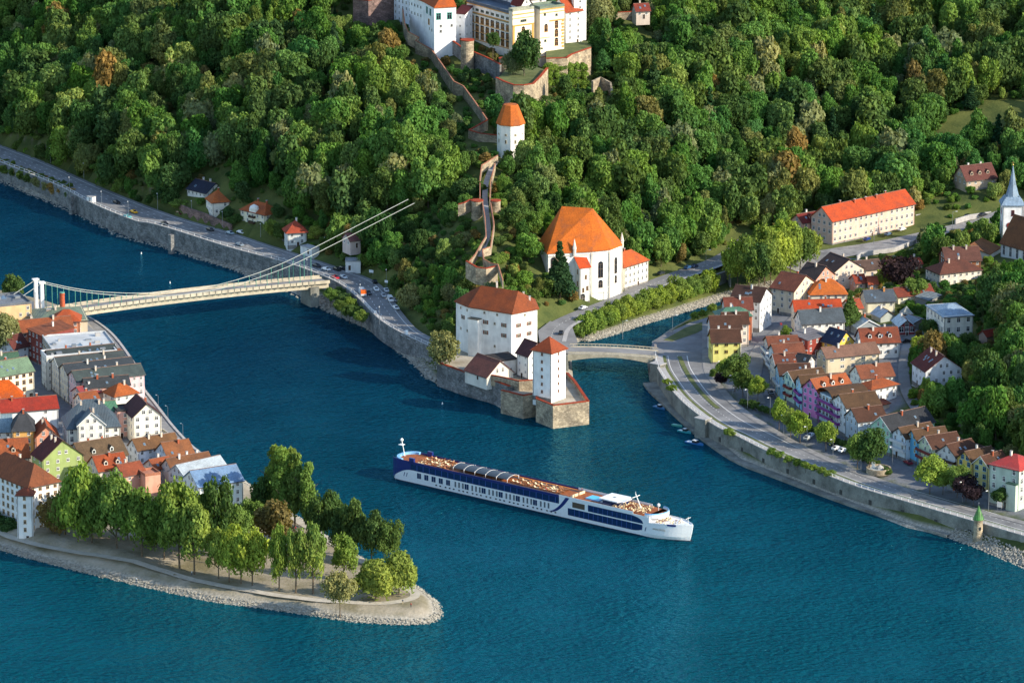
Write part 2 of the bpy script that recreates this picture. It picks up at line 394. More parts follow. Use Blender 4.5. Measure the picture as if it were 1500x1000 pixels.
_A[:_n, _n] = 1; _A[:_n, _n + 1] = cw[:, 0]; _A[:_n, _n + 2] = cw[:, 1] - 1900
_A[_n:, :_n] = _A[:_n, _n:].T
_wt = np.linalg.solve(_A, np.concatenate([cw[:, 2], np.zeros(3)]))
def rbf(x, y):
    x = np.asarray(x, float).ravel(); y = np.asarray(y, float).ravel(); out = np.zeros(len(x))
    for i in range(0, len(x), 8000):
        xx, yy = x[i:i+8000], y[i:i+8000]
        d = np.hypot(xx[:, None] - cw[None, :, 0], yy[:, None] - cw[None, :, 1])
        out[i:i+8000] = d @ _wt[:_n] + _wt[_n] + _wt[_n+1] * xx + _wt[_n+2] * (yy - 1900)
    return out
FLATS = []          # (polygon in world, height): ground is kept below these sheets
def h_land(x, y):
    x = np.asarray(x, float).ravel(); y = np.asarray(y, float).ravel()
    h = rbf(x, y)
    for poly, z in FLATS:
        d = sdist(x, y, poly)
        h = np.where(d > -4, np.minimum(h, z - 0.45), h)
    d = sdist(x, y, LAND)
    return np.where(d > -8, np.minimum(h, np.maximum(-2.5, -0.25 + d * 0.55)), -2.5)
_park_x = P(300, 740, 3).x; _town_x = P(200, 700, 5).x
def h_pen(x, y):
    x = np.asarray(x, float).ravel(); y = np.asarray(y, float).ravel()
    t = np.clip((x - _town_x) / (_park_x - _town_x), 0, 1)
    H = 5.5 + (3.0 - 5.5) * t
    d = sdist(x, y, PEN)
    h = np.minimum(H, -0.2 + d * 0.5) + 0.12 * np.sin(x * 0.31) * np.sin(y * 0.23) * (d > 4)
    return np.where(d > -8, np.maximum(h, -2.5), -2.5)

# ------------------------------------------------------------------ roads, as sheets lofted between two edges
def resample(pts, n):
    p = [Vector(q) for q in pts]; L = [0]
    for i in range(1, len(p)): L.append(L[-1] + (p[i] - p[i-1]).length)
    out = []; j = 0
    for k in range(n):
        s = L[-1] * k / (n - 1)
        while j < len(L) - 2 and L[j+1] < s: j += 1
        t = (s - L[j]) / max(1e-6, L[j+1] - L[j])
        out.append(p[j].lerp(p[j+1], t))
    return out
def smooth(pts, it=2):
    p = [Vector(q) for q in pts]
    for _ in range(it):
        q = [p[0]]
        for i in range(len(p) - 1): q += [p[i].lerp(p[i+1], .25), p[i].lerp(p[i+1], .75)]
        q.append(p[-1]); p = q
    return p
def offset(pts, d):
    out = []
    for i, p in enumerate(pts):
        a = pts[max(0, i-1)]; b = pts[min(len(pts)-1, i+1)]; t = (b - a); t.z = 0; t.normalize()
        out.append(Vector((p.x - t.y * d, p.y + t.x * d, p.z)))
    return out
def loft(name, A, B, mat, z=None, n=80, across=2, kind="structure", parent=None, lift=0.0):
    A = resample(A, n); B = resample(B, n); m = MB(); vs = []
    for i in range(n):
        for k in range(across + 1):
            q = A[i].lerp(B[i], k / across)
            vs.append((q.x, q.y, (q.z if z is None else z) + lift))
    w = across + 1
    m.add(vs, [(i*w+k, i*w+k+1, (i+1)*w+k+1, (i+1)*w+k) for i in range(n-1) for k in range(across)])
    o = m.build(name, mat, parent)
    if kind: o["kind"] = kind
    return o
def strip(name, line, o1, o2, mat, z, parent=None, dash=None, n=160, kind=None):
    """painted line or kerb between two offsets of an edge line"""
    L = resample(line, n); a = offset(L, o1); b = offset(L, o2); m = MB()
    for i in range(n - 1):
        if dash and (i % dash[0]) >= dash[1]: continue
        m.add([(a[i].x, a[i].y, z), (b[i].x, b[i].y, z), (b[i+1].x, b[i+1].y, z), (a[i+1].x, a[i+1].y, z)], [(0, 1, 2, 3)])
    o = m.build(name, mat, parent)
    if kind: o["kind"] = kind
    return o
def solid_wall(name, line, h0, h1, th, mat, parent=None, n=None, side=1):
    """wall along a line from height h0 to h1, th thick"""
    L = resample(line, n) if n else [Vector(p) for p in line]
    R = offset(L, th * side); m = MB(); k = len(L)
    vs = []
    for p, q in zip(L, R): vs += [(p.x, p.y, h0), (p.x, p.y, h1), (q.x, q.y, h1), (q.x, q.y, h0)]
    fs = []
    for i in range(k - 1):
        for j in range(4): fs.append((i*4+j, i*4+(j+1) % 4, (i+1)*4+(j+1) % 4, (i+1)*4+j))
    fs += [(0, 3, 2, 1), ((k-1)*4, (k-1)*4+1, (k-1)*4+2, (k-1)*4+3)]
    m.add(vs, fs)
    o = m.build(name, mat, parent)
    return o
ZL, ZR = 8.0, 6.5
LO = smooth(W([(-420,80),(-200,160),(0,239),(87,274),(103,283),(129,298),(202,328),(215,327),(251,337),(340,366),(417,385),(467,403),(499,417),(527,440),(541,456),(561,475),(596,494),(640,514),(672,524)], ZL))
LI = smooth(W([(-420,60),(-200,138),(0,212),(69,238),(138,270),(184,289),(230,307),(276,323),(340,340),(389,357),(435,371),(504,394),(550,410),(568,426),(591,461),(619,491),(672,505)], ZL))
RO = smooth(W([(958,521),(961,538),(970,553),(990,582),(1026,612),(1056,630),(1076,638),(1126,664),(1218,700),(1260,716),(1331,737),(1404,758),(1500,786),(1620,822),(1900,905)], ZR))
RI = smooth(W([(1041,470),(1041,500),(1041,523),(1043,547),(1060,566),(1084,594),(1126,622),(1180,654),(1220,672),(1260,690),(1305,706),(1370,729),(1427,745),(1500,762),(1620,797),(1900,880)], ZR))
ILZ_C = smooth(W([(806,500),(812,478),(845,462),(880,449),(915,435),(950,418),(1000,400),(1040,387),(1075,370),(1098,350)], ZL))
JUNC = W([(955,500),(980,486),(1012,472),(1045,462),(1048,520),(1046,548),(1000,560),(957,530)], ZR)
WJUNC = W([(788,484),(806,470),(838,478),(846,500),(842,514),(834,518),(792,512)], ZL)
FLATS += [([*LO, *reversed(LI)], ZL), ([*RO, *reversed(RI)], ZR), ([*offset(ILZ_C, 5), *reversed(offset(ILZ_C, -5))], ZL), (JUNC, ZR), (WJUNC, ZL)]
BAST_A = W([(733.6,573.6),(766.4,581.6),(785,578.4),(785,586),(810,596),(863,589.6),(843,560),(832,548),(735,556)], 8.6)
BAST_B = W([(640,532),(682,547),(716,556),(745,567),(790,560),(830,545),(800,515),(700,505),(650,510)], 9.2)
LAND_FLAT_DONE = True

# ground sheets
def ground_material(name, grass, grass2, paved, gravel=None):
    m, nt, b = new_mat(name); N = nt.nodes; Lk = nt.links
    geo = N.new("ShaderNodeNewGeometry")
    def nz(sc, det=6):
        n = N.new("ShaderNodeTexNoise"); n.inputs["Scale"].default_value = sc; n.inputs["Detail"].default_value = det; n.inputs["Roughness"].default_value = .65
        Lk.new(geo.outputs["Position"], n.inputs["Vector"]); return n.outputs["Fac"]
    def ramp(fac, c0, c1, p0=.35, p1=.65):
        r = N.new("ShaderNodeValToRGB"); e = r.color_ramp.elements; e[0].position = p0; e[1].position = p1
        e[0].color = (*c0, 1); e[1].color = (*c1, 1); Lk.new(fac, r.inputs[0]); return r.outputs[0]
    def mix(fac, a, c):
        x = N.new("ShaderNodeMix"); x.data_type = 'RGBA'
        Lk.new(fac, x.inputs[0]); Lk.new(a, x.inputs[6]); Lk.new(c, x.inputs[7]); return x.outputs[2]
    g = ramp(nz(0.06), grass2, grass)
    p = ramp(nz(0.4), tuple(c * .75 for c in paved), paved)
    at = N.new("ShaderNodeAttribute"); at.attribute_name = "paved"
    col = mix(at.outputs["Fac"], g, p)
    # bare rock on steep ground
    sep = N.new("ShaderNodeSeparateXYZ"); Lk.new(geo.outputs["Normal"], sep.inputs[0])
    st = N.new("ShaderNodeMapRange"); st.inputs[1].default_value = .74; st.inputs[2].default_value = .60
    Lk.new(sep.outputs[2], st.inputs[0])
    rock = ramp(nz(0.5), (0.07, 0.055, 0.045), (0.22, 0.17, 0.13))
    col = mix(st.outputs[0], col, rock)
    # stones by the water
    sp = N.new("ShaderNodeSeparateXYZ"); Lk.new(geo.outputs["Position"], sp.inputs[0])
    sh = N.new("ShaderNodeMapRange"); sh.inputs[1].default_value = 2.3; sh.inputs[2].default_value = 1.3; Lk.new(sp.outputs[2], sh.inputs[0])
    ss = ramp(nz(1.1), (0.19, 0.175, 0.145), (0.42, 0.39, 0.33))
    col = mix(sh.outputs[0], col, ss)
    Lk.new(col, b.inputs["Base Color"]); b.inputs["Roughness"].default_value = .95; b.inputs["Specular IOR Level"].default_value = .1
    bp = N.new("ShaderNodeBump"); bp.inputs["Strength"].default_value = .7; bp.inputs["Distance"].default_value = .4
    Lk.new(nz(0.8, 4), bp.inputs["Height"]); Lk.new(bp.outputs[0], b.inputs["Normal"])
    return m
def ground(name, x0, x1, y0, y1, st, hf, mat, paved_polys, dist_poly):
    nx = int((x1 - x0) / st) + 1; ny = int((y1 - y0) / st) + 1
    X, Y = np.meshgrid(np.linspace(x0, x1, nx), np.linspace(y0, y1, ny))
    Z = hf(X, Y); x = X.ravel(); y = Y.ravel()
    keep = sdist(x, y, dist_poly) > -7
    idx = np.arange(nx * ny).reshape(ny, nx)
    q = np.stack([idx[:-1, :-1], idx[:-1, 1:], idx[1:, 1:], idx[1:, :-1]], -1).reshape(-1, 4)
    q = q[keep[q].any(1)]
    me = bpy.data.meshes.new(name)
    me.from_pydata(np.stack([x, y, Z], -1).tolist(), [], q.tolist())
    me.polygons.foreach_set("use_smooth", [True] * len(me.polygons))
    pv = np.zeros(len(x))
    for pl in paved_polys:
        pv = np.maximum(pv, np.clip(sdist(x, y, pl) / 2 + .5, 0, 1))
    a = me.attributes.new("paved", 'FLOAT', 'POINT'); a.data.foreach_set("value", pv.astype(np.float32))
    me.materials.append(mat); me.update()
    o = bpy.data.objects.new(name, me); link(o); o["kind"] = "structure"
    return o
TOWN_PAVED = W([(1045,468),(1100,455),(1165,430),(1200,420),(1250,440),(1258,480),(1320,480),(1345,470),(1360,505),(1320,520),(1322,560),(1325,600),(1290,615),(1380,640),(1500,690),(1600,730),(1600,790),(1500,757),(1370,727),(1260,688),(1180,652),(1084,592),(1043,547)], 6.5)
M_HILL = ground_material("hillside_soil", (0.12, 0.135, 0.04), (0.05, 0.07, 0.022), (0.17, 0.18, 0.20))
# parking and streets of the east bank lie on the paved part of the ground
ground("hillside_ground", -560, 560, 1480, 2300, 4.0, h_land, M_HILL, [TOWN_PAVED], LAND)
ground("far_hills", -1100, 1100, 2292, 3600, 22.0, lambda x, y: h_land(x, y) - 0.5, M_HILL, [], LAND)
M_PARK = ground_material("park_gravel", (0.37, 0.325, 0.26), (0.17, 0.15, 0.09), (0.17, 0.18, 0.20))
PEN_PAVED = W([(-500,600),(150,660),(270,720),(283,655),(240,606),(208,550),(158,484),(60,442),(-500,380)], 5.5)
ground("park_ground", -420, 10, 1380, 1940, 2.5, h_pen, M_PARK, [PEN_PAVED], PEN)

# left bank road
road_l = loft("riverside_road", LO, LI, M_ASPH, ZL, 160, 4)
strip("lane_marking", LI, -2.2, -2.45, M_PAINT, ZL + .012, road_l)
strip("lane_marking", LI, -5.6, -5.8, M_PAINT, ZL + .012, road_l, dash=(3, 1), n=420)
strip("lane_marking", LI, -9.0, -9.3, M_PAINT, ZL + .012, road_l, dash=(3, 1), n=420)
strip("lane_marking", LO, 1.6, 1.95, M_PAINT, ZL + .012, road_l)
k = strip("pavement", LO, 0.3, 1.5, M_PAVE, ZL + .14, road_l)
# east bank road
road_r = loft("embankment_road", RO, RI, M_ASPH, ZR, 160, 4)
strip("pavement", RO, 0.6, 3.4, M_KERB, ZR + .12, road_r)
strip("verge", RO, 3.4, 4.6, M_GRASS, ZR + .1, road_r)
strip("lane_marking", RO, 5.4, 5.65, M_PAINT, ZR + .012, road_r)
strip("lane_marking", RO, 9.2, 9.4, M_PAINT, ZR + .012, road_r, dash=(3, 1), n=420)
strip("lane_marking", RO, 13.0, 13.3, M_PAINT, ZR + .012, road_r, n=200)
strip("pavement", RI, -3.4, -0.4, M_PAVE, ZR + .12, road_r)
med = smooth(W([(995,522),(1005,545),(1022,570),(1044,592),(1052,598)], ZR))
strip("verge", med, -.9, .9, M_GRASS, ZR + .13, road_r)
road_i = loft("valley_road", offset(ILZ_C, 4.6), offset(ILZ_C, -4.6), M_ASPH, ZL, 90, 2)
strip("lane_marking", ILZ_C, -.1, .1, M_PAINT, ZL + .012, road_i, dash=(3, 1), n=180)
strip("pavement", ILZ_C, -4.6, -6.4, M_KERB, ZL + .1, road_i)
def sheet(name, pts, z, mat, kind="structure", parent=None):
    m = MB(); m.add([(p.x, p.y, z) for p in pts], [tuple(range(len(pts)))]); o = m.build(name, mat, parent)
    bm = bmesh.new(); bm.from_mesh(o.data)
    bmesh.ops.triangulate(bm, faces=bm.faces[:])
    for f in bm.faces:
        if f.normal.z < 0: f.normal_flip()
    bm.to_mesh(o.data); bm.free()
    if kind: o["kind"] = kind
    return o
sheet("road_junction", JUNC, ZR + .006, M_ASPH)
sheet("road_junction", WJUNC, ZL + .006, M_ASPH)
sheet("grass_island", W([(972,498),(1004,480),(1040,468),(1046,474),(1020,488),(985,500)], ZR), ZR + .1, M_GRASS)
street = smooth(W([(1108,590),(1100,565),(1102,540),(1112,515),(1130,495),(1152,478),(1172,462),(1185,445)], 6.6))
# street laid on the ground
def drape(line, off, lift, hf=h_land, n=60):
    L = offset(resample(line, n), off); zz = hf([p.x for p in L], [p.y for p in L])
    return [Vector((p.x, p.y, z + lift)) for p, z in zip(L, zz)]
def road_on_ground(name, line, w, mat, lift=.25, across=4, n=60):
    A = drape(line, w, lift, n=n); B = drape(line, -w, lift, n=n); m = MB(); vs = []
    for i in range(n):
        for k in range(across + 1):
            q = A[i].lerp(B[i], k / across); vs.append(q)
    zz = h_land([q.x for q in vs], [q.y for q in vs]); vs = [(q.x, q.y, z + lift) for q, z in zip(vs, zz)]
    wd = across + 1
    m.add(vs, [(i*wd+k, i*wd+k+1, (i+1)*wd+k+1, (i+1)*wd+k) for i in range(n-1) for k in range(across)])
    o = m.build(name, mat); o["kind"] = "structure"; return o
road_on_ground("town_street", street, 3.6, M_ASPH)
sq = road_on_ground("upper_road", smooth(W([(1100,366),(1150,371),(1200,372),(1250,366),(1300,358),(1340,350),(1400,338),(1470,326),(1560,312)], 9.6)), 6.5, M_PAVE, .35)
road_on_ground("upper_road", smooth(W([(1200,380),(1240,376),(1280,384),(1330,372),(1370,352)], 9.6)), 3.0, M_ASPH, .45)
road_on_ground("garden_lane", smooth(W([(1340,470),(1330,500),(1322,540),(1328,580),(1350,612),(1390,640),(1440,668),(1500,690)], 8.5)), 2.2, M_ASPH, .35)

# river walls
def river_wall(label, line, ztop, zbot, mat, h_par=0.9, group=None, n=120, cope=M_KERB):
    r = empty("river_wall", (0, 0, 0)); tag(r, label, "wall", group)
    solid_wall("wall", line, zbot, ztop + h_par - .18, 0.9, mat, r, n)
    solid_wall("coping", line, ztop + h_par - .18, ztop + h_par, 1.05, cope, r, n)
    return r
river_wall("long grey stone retaining wall under the riverside road on the far bank", LO, ZL, -1, M_STONE, .7)
river_wall("long pale concrete flood wall below the curving embankment road", RO, ZR, -.5, M_CONC, .5)
# posts of the light railing on the flood wall
railr = empty("railing"); tag(railr, "pale post and rail fence along the top of the concrete flood wall", "railing")
R2 = resample(offset(RO, .45), 240); pm = MB().box(-.09, -.09, 0, .09, .09, 1.0).mesh("post", M_FRAME)
for i, p in enumerate(R2):
    if i % 2 == 0: part("post", pm, railr, Matrix.Translation((p.x, p.y, ZR + .5)))
solid_wall("rail", [Vector((p.x, p.y, 0)) for p in R2], ZR + 1.42, ZR + 1.52, .12, M_FRAME, railr)
raill = empty("railing"); tag(raill, "pale fence along the outer edge of the shaded riverside road", "railing")
R3 = resample(offset(LO, .45), 300)
for i, p in enumerate(R3):
    if i % 2 == 0: part("post", pm, raill, Matrix.Translation((p.x, p.y, ZL + .7)))
solid_wall("rail", [Vector((p.x, p.y, 0)) for p in R3], ZL + 1.62, ZL + 1.72, .12, M_FRAME, raill)
# ledge (tow path) below the flood wall
FOOT = smooth(W([(942,560),(950,572),(964,584),(986,606),(1024,640),(1076,676),(1126,694),(1170,711),(1240,737),(1300,757),(1386,784)], .9))
loft("tow_path", FOOT, offset(FOOT, 5.5), M_CONC, .9, 100, 1)
w = solid_wall("tow_path_edge", FOOT, -1, .88, .5, M_CONC); w["kind"] = "structure"
# niches in the flood wall
# quay of the old town
QL = smooth(W([(213,572),(226,588),(240,606),(252,622),(268,640),(283,655),(300,668)], 3.6))
QL = list(reversed(QL))
loft("quay_promenade", QL, offset(QL, 12), M_PAVE, 3.9, 60, 2)
river_wall("stone quay wall below the old town promenade on the left", QL, 3.9, -1, M_CONC, .35)
QB = smooth(W([(100,450),(130,464),(158,482),(178,503),(208,548),(213,572)], 3.6)); QB = list(reversed(QB))
loft("quay_promenade", QB, offset(QB, 9), M_PAVE, 3.9, 60, 2)
river_wall("stone quay wall under the long waterfront houses by the bridge", QB, 3.9, -1, M_CONC, .35)
for nm, pts in (("park_path", [(-60,764),(20,789),(60,800),(110,811),(170,823),(230,836),(300,852),(380,867),(440,875),(500,881),(560,883),(598,879),(612,870),(598,860),(560,838),(500,802),(440,764),(400,740)]),):
    L = smooth(W(pts, 3.2)); n = 120
    L = resample(L, n); A = offset(L, 1.7); B = offset(L, -1.7); vs = []
    za = h_pen([p.x for p in A], [p.y for p in A]); zb = h_pen([p.x for p in B], [p.y for p in B])
    for i in range(n):
        zz = max(za[i], zb[i]) + .1
        vs += [(A[i].x, A[i].y, zz), (B[i].x, B[i].y, zz)]
    tag(MB().add(vs, [(2*i, 2*i+1, 2*i+3, 2*i+2) for i in range(n-1)]).build(nm, noise_mat("path_dust", (0.45,0.41,0.34), .95, .1, .3, fine=.12)), kind="structure")

# ------------------------------------------------------------------ stones along the shores
def stones(name, line, w0, w1, count, s0, s1, hf):
    L = resample(line, 400); m_v = []; m_f = []
    ico = [(0,0,1),(.9,0,.2),(.2,.85,.1),(-.8,.4,.2),(-.6,-.7,.15),(.4,-.8,.2),(0,0,-.6)]
    icf = [(0,1,2),(0,2,3),(0,3,4),(0,4,5),(0,5,1),(6,2,1),(6,3,2),(6,4,3),(6,5,4),(6,1,5)]
    q = []
    for _ in range(count):
        i = random.randrange(399); p = L[i].lerp(L[i+1], random.random()); t = L[i+1] - L[i]; t.z = 0; t.normalize()
        d = random.uniform(w0, w1); q.append((p.x - t.y * d, p.y + t.x * d))
    zz = hf([a for a, b in q], [b for a, b in q])
    for (x, y), z in zip(q, zz):
        s = random.uniform(s0, s1) ; a = random.uniform(0, 6.28); c, sn = math.cos(a), math.sin(a); b = len(m_v)
        sx, sy, sz = s * random.uniform(.7, 1.3), s * random.uniform(.7, 1.2), s * random.uniform(.5, .9)
        for vx, vy, vz in ico: m_v.append((x + c*vx*sx - sn*vy*sy, y + sn*vx*sx + c*vy*sy, max(z, -.3) + .1 + vz * sz))
        for f in icf: m_f.append(tuple(b + i for i in f))
    me = bpy.data.meshes.new(name); me.from_pydata(m_v, [], m_f); me.materials.append(M_RIP); me.update()
    o = bpy.data.objects.new(name, me); link(o)
    return o
s1 = stones("shore_stones", [p for p in LAND[:16]], -.5, 8, 5200, .35, .9, h_land)
tag(s1, "loose grey stones along the foot of the far river wall", "stones", kind="stuff")
s2 = stones("shore_stones", list(PEN[:22]), -.6, 2.6, 6000, .2, .55, h_pen)
tag(s2, "pale rubble stones edging the tip of the park", "stones", kind="stuff")
s3 = stones("shore_stones", W([(1386,786),(1440,806),(1500,832),(1600,870)], 0), -.5, 6, 1500, .3, .7, h_land)
tag(s3, "rubble stones at the water below the round green capped turret", "stones", kind="stuff")
s4 = stones("shore_stones", W(NORTH_EDGE[26:34], 0), -.3, 4, 1800, .25, .6, h_land)
tag(s4, "pale gravel and stones edging the small side river", "stones", kind="stuff")
# ------------------------------------------------------------------ houses
FOOTS = []      # footprints in the world, screen boxes of what must stay in view: (poly, (u0, v0, u1, v1), ymax)
def guard(pts, z0, z1, pad=0):
    us, vs = [], []
    for p in pts:
        for z in (z0, z1):
            u, v = proj(p[0], p[1], z); us.append(u); vs.append(v)
    FOOTS.append(([(p[0], p[1]) for p in pts], (min(us) - pad, min(vs), max(us) + pad, max(vs)), max(p[1] for p in pts)))
WIN = {}
def window_mesh(w=1.0, h=1.4, frame="#dcdcd6", kind="cross"):
    w *= 1.12; h *= 1.08; k = (w, h, frame, kind)
    if k in WIN: return WIN[k]
    fm = plaster(frame) if frame != "#dcdcd6" else M_FRAME
    m = MB()
    a, b = w / 2, h / 2
    t = .10 if kind != "big" else .3
    # a frame with a recessed pane: jambs, head and sill around the glass
    m.box(-a, -.10, -b, -a + t, .05, b); m.box(a - t, -.10, -b, a, .05, b)
    m.box(-a + t, -.10, b - t, a - t, .05, b); m.box(-a - .08, -.16, -b - .06, a + .08, .05, -b + .12)
    m.box(-.045, -.075, -b + .12, .045, .02, b - t)
    if kind != "plain": m.box(-a + t, -.07, b * .25, a - t, .02, b * .25 + .09)
    m.box(-a + t, -.02, -b + .1, a - t, .04, b - t, 1)
    if kind == "shutter":
        m.box(-a - .62, -.07, -b, -a - .06, .0, b, 2); m.box(a + .06, -.07, -b, a + .62, .0, b, 2)
    if kind == "arch":
        vs = []; n = 7
        for y in (-.1, .05):
            for i in range(n + 1):
                t2 = math.pi * i / n; vs.append((a * math.cos(t2), y, b + a * math.sin(t2)))
        m.add(vs, [tuple(range(n + 1)), tuple(reversed(range(n + 1, 2 * n + 2)))] + [(i, i + n + 1, i + n + 2, i + 1) for i in range(n)], 1)
    WIN[k] = m.mesh("window", [fm, M_GLASS, plaster("#7a4a3a")])
    return WIN[k]
CHIM = MB().box(-.35, -.3, -1.2, .35, .3, 1.15, 0).box(-.45, -.4, 1.15, .45, .4, 1.32, 1)
CHIMS = {}
def chimney_mesh(c):
    if c not in CHIMS: CHIMS[c] = CHIM.mesh("chimney", [plaster(c), M_KERB])
    return CHIMS[c]
SKY = MB().box(-.45, -.6, 0, .45, .6, .1, 0).box(-.36, -.5, .1, .36, .5, .13, 1).mesh("skylight", [M_STEEL, flat_mat("sky_glass", (.10, .16, .22), .1)])
DOOR = MB().box(-.62, -.08, 0, .62, .04, 2.2, 0).box(-.5, -.12, 0, .5, .0, 2.08, 1).mesh("door", [M_FRAME, M_DARKWOOD])
DORM = {}
def dormer_mesh(wc, rc):
    if (wc, rc) in DORM: return DORM[(wc, rc)]
    m = MB()
    m.box(-.7, 0, -1.0, .7, 2.2, .75, 0)
    m.add([(-.7,0,.75),(.7,0,.75),(0,0,1.35)], [(0,1,2)], 0)
    m.add([(-.95,-.2,.62),(0,-.2,1.5),(.95,-.2,.62),(-.95,2.6,.62),(0,2.6,1.5),(.95,2.6,.62)], [(0,1,4,3),(1,2,5,4)], 1)
    m.box(-.42, -.06, -.3, .42, .02, .65, 2)
    DORM[(wc, rc)] = m.mesh("dormer", [plaster(wc), tiles(rc), M_GLASS]); return DORM[(wc, rc)]
def face_frames(L, Wd):
    return {"f": (Matrix.Identity(4), L, Vector((0, -1, 0))),
            "r": (Matrix.Translation((L, 0, 0)) @ Matrix.Rotation(math.pi/2, 4, 'Z'), Wd, Vector((1, 0, 0))),
            "b": (Matrix.Translation((L, Wd, 0)) @ Matrix.Rotation(math.pi, 4, 'Z'), L, Vector((0, 1, 0))),
            "l": (Matrix.Translation((0, Wd, 0)) @ Matrix.Rotation(-math.pi/2, 4, 'Z'), Wd, Vector((-1, 0, 0)))}
def balcony(parent, M, x0, x1, z, mat, d=1.3):
    m = MB(); m.box(x0, -d, z, x1, 0, z + .14, 0)
    m.box(x0, -d, z + .14, x1, -d + .07, z + 1.05, 0); m.box(x0, -d, z + .14, x0 + .07, 0, z + 1.05, 0); m.box(x1 - .07, -d, z + .14, x1, 0, z + 1.05, 0)
    return part("balcony", m.mesh("balcony", [mat]), parent, M)
HN = 0
def house(label, a, b, zg, h, Wd, roof, rh, wc, rc, **kw):
    """a, b: the two ends of the near eaves in the photo; walls h high from ground zg; Wd deep behind them"""
    global HN; HN += 1
    rnd = random.Random(HN * 13 + 5)
    A = P(*a, zg + h); B = P(*b, zg + h)
    d = B - A; L = math.hypot(d.x, d.y); ang = math.atan2(d.y, d.x)
    name = kw.get("name", "house")
    root = empty(name, (A.x, A.y, zg), ang)
    tag(root, label, kw.get("cat", "house"), kw.get("group"))
    Mw = Matrix.Translation((A.x, A.y, zg)) @ Matrix.Rotation(ang, 4, 'Z')
    WM = plaster(wc); RM = kw.get("rm") or tiles(rc, kw.get("metal", False))
    deep = kw.get("deep", 3.0)
    o = kw.get("over", .5); t = .28
    # walls with the gables
    w = MB()
    if roof in ("gx", "gy"):
        if roof == "gx":
            prof = [(0, -deep), (Wd, -deep), (Wd, h), (Wd / 2, h + rh - .2), (0, h)]
            vs = [(0, y, z) for y, z in prof] + [(L, y, z) for y, z in prof]
        else:
            prof = [(0, -deep), (L, -deep), (L, h), (L / 2, h + rh - .2), (0, h)]
            vs = [(x, Wd, z) for x, z in prof] + [(x, 0, z) for x, z in prof]
        n = 5
        fs = [tuple(range(n)), tuple(reversed(range(n, 2*n)))] + [((i+1) % n, i, n+i, n+(i+1) % n) for i in range(n)]
        w.add(vs, fs)
    elif roof == "shed":
        vs = [(0,0,-deep),(L,0,-deep),(L,Wd,-deep),(0,Wd,-deep),(0,0,h),(L,0,h),(L,Wd,h+rh-.1),(0,Wd,h+rh-.1)]
        w.add(vs, [(0,3,2,1),(4,5,6,7),(0,1,5,4),(1,2,6,5),(2,3,7,6),(3,0,4,7)])
    else: w.box(0, 0, -deep, L, Wd, h)
    wall = w.build("wall", WM, root)
    # base course and floor bands
    r = MB()
    if roof == "gx":
        sl = rh / (Wd / 2); ez = h - o * sl
        prof = [(-o, ez), (Wd/2, h+rh), (Wd+o, ez), (Wd+o, ez-t), (Wd/2, h+rh-t), (-o, ez-t)]
        vs = [(-o, y, z) for y, z in prof] + [(L+o, y, z) for y, z in prof]; n = 6
        r.add(vs, [(i, (i+1) % n, n+(i+1) % n, n+i) for i in range(n)] + [tuple(reversed(range(n))), tuple(range(n, 2*n))])
    elif roof == "gy":
        sl = rh / (L / 2); ez = h - o * sl
        prof = [(-o, ez), (L/2, h+rh), (L+o, ez), (L+o, ez-t), (L/2, h+rh-t), (-o, ez-t)]
        vs = [(x, -o, z) for x, z in prof] + [(x, Wd+o, z) for x, z in prof]; n = 6
        r.add(vs, [(i, n+i, n+(i+1) % n, (i+1) % n) for i in range(n)] + [tuple(range(n)), tuple(reversed(range(n, 2*n)))])
    elif roof in ("hip", "hipy", "pyr"):
        if roof == "hip": q = min(L, Wd) / 2 * kw.get("hipf", .9); R0, R1 = (min(q, L/2-.01), Wd/2, h+rh), (max(L-q, L/2+.01), Wd/2, h+rh)
        elif roof == "hipy": q = min(L, Wd) / 2 * kw.get("hipf", .9); R0, R1 = (L/2, min(q, Wd/2-.01), h+rh), (L/2, max(Wd-q, Wd/2+.01), h+rh)
        else: R0, R1 = (L/2-.02, Wd/2, h+rh), (L/2+.02, Wd/2, h+rh)
        ez = h - .25
        vs = [(-o,-o,ez),(L+o,-o,ez),(L+o,Wd+o,ez),(-o,Wd+o,ez), R0, R1] + [(-o,-o,ez-t),(L+o,-o,ez-t),(L+o,Wd+o,ez-t),(-o,Wd+o,ez-t)]
        if roof == "hipy": fs = [(0,1,4),(1,2,5,4),(2,3,5),(3,0,4,5)]
        else: fs = [(0,1,5,4),(1,2,5),(2,3,4,5),(3,0,4)]
        fs += [(6,7,1,0),(7,8,2,1),(8,9,3,2),(9,6,0,3),(9,8,7,6)]
        r.add(vs, fs)
    elif roof == "shed":
        ez = h - o * rh / Wd; vs = [(-o,-o,ez),(L+o,-o,ez),(L+o,Wd+.1,h+rh),(-o,Wd+.1,h+rh)]
        vs += [(x, y, z - t) for x, y, z in vs]
        vs = [(x, y, z + .12) for x, y, z in vs]
        r.add(vs, [(0,1,2,3),(7,6,5,4),(0,4,5,1),(1,5,6,2),(2,6,7,3),(3,7,4,0)])
    elif roof == "curved":
        n = 10; prof = [(L/2 - (L/2+o) * math.cos(math.pi*i/n), h + rh * math.sin(math.pi*i/n)) for i in range(n+1)]
        prof += [(x, z - t) for x, z in reversed(prof)]
        vs = [(x, -o, z) for x, z in prof] + [(x, Wd+o, z) for x, z in prof]; n = len(prof)
        r.add(vs, [(i, n+i, n+(i+1) % n, (i+1) % n) for i in range(n)] + [tuple(range(n)), tuple(reversed(range(n, 2*n)))])
    else:  # flat with parapet
        r.box(.25, .25, h + .0, L-.25, Wd-.25, h + .14)
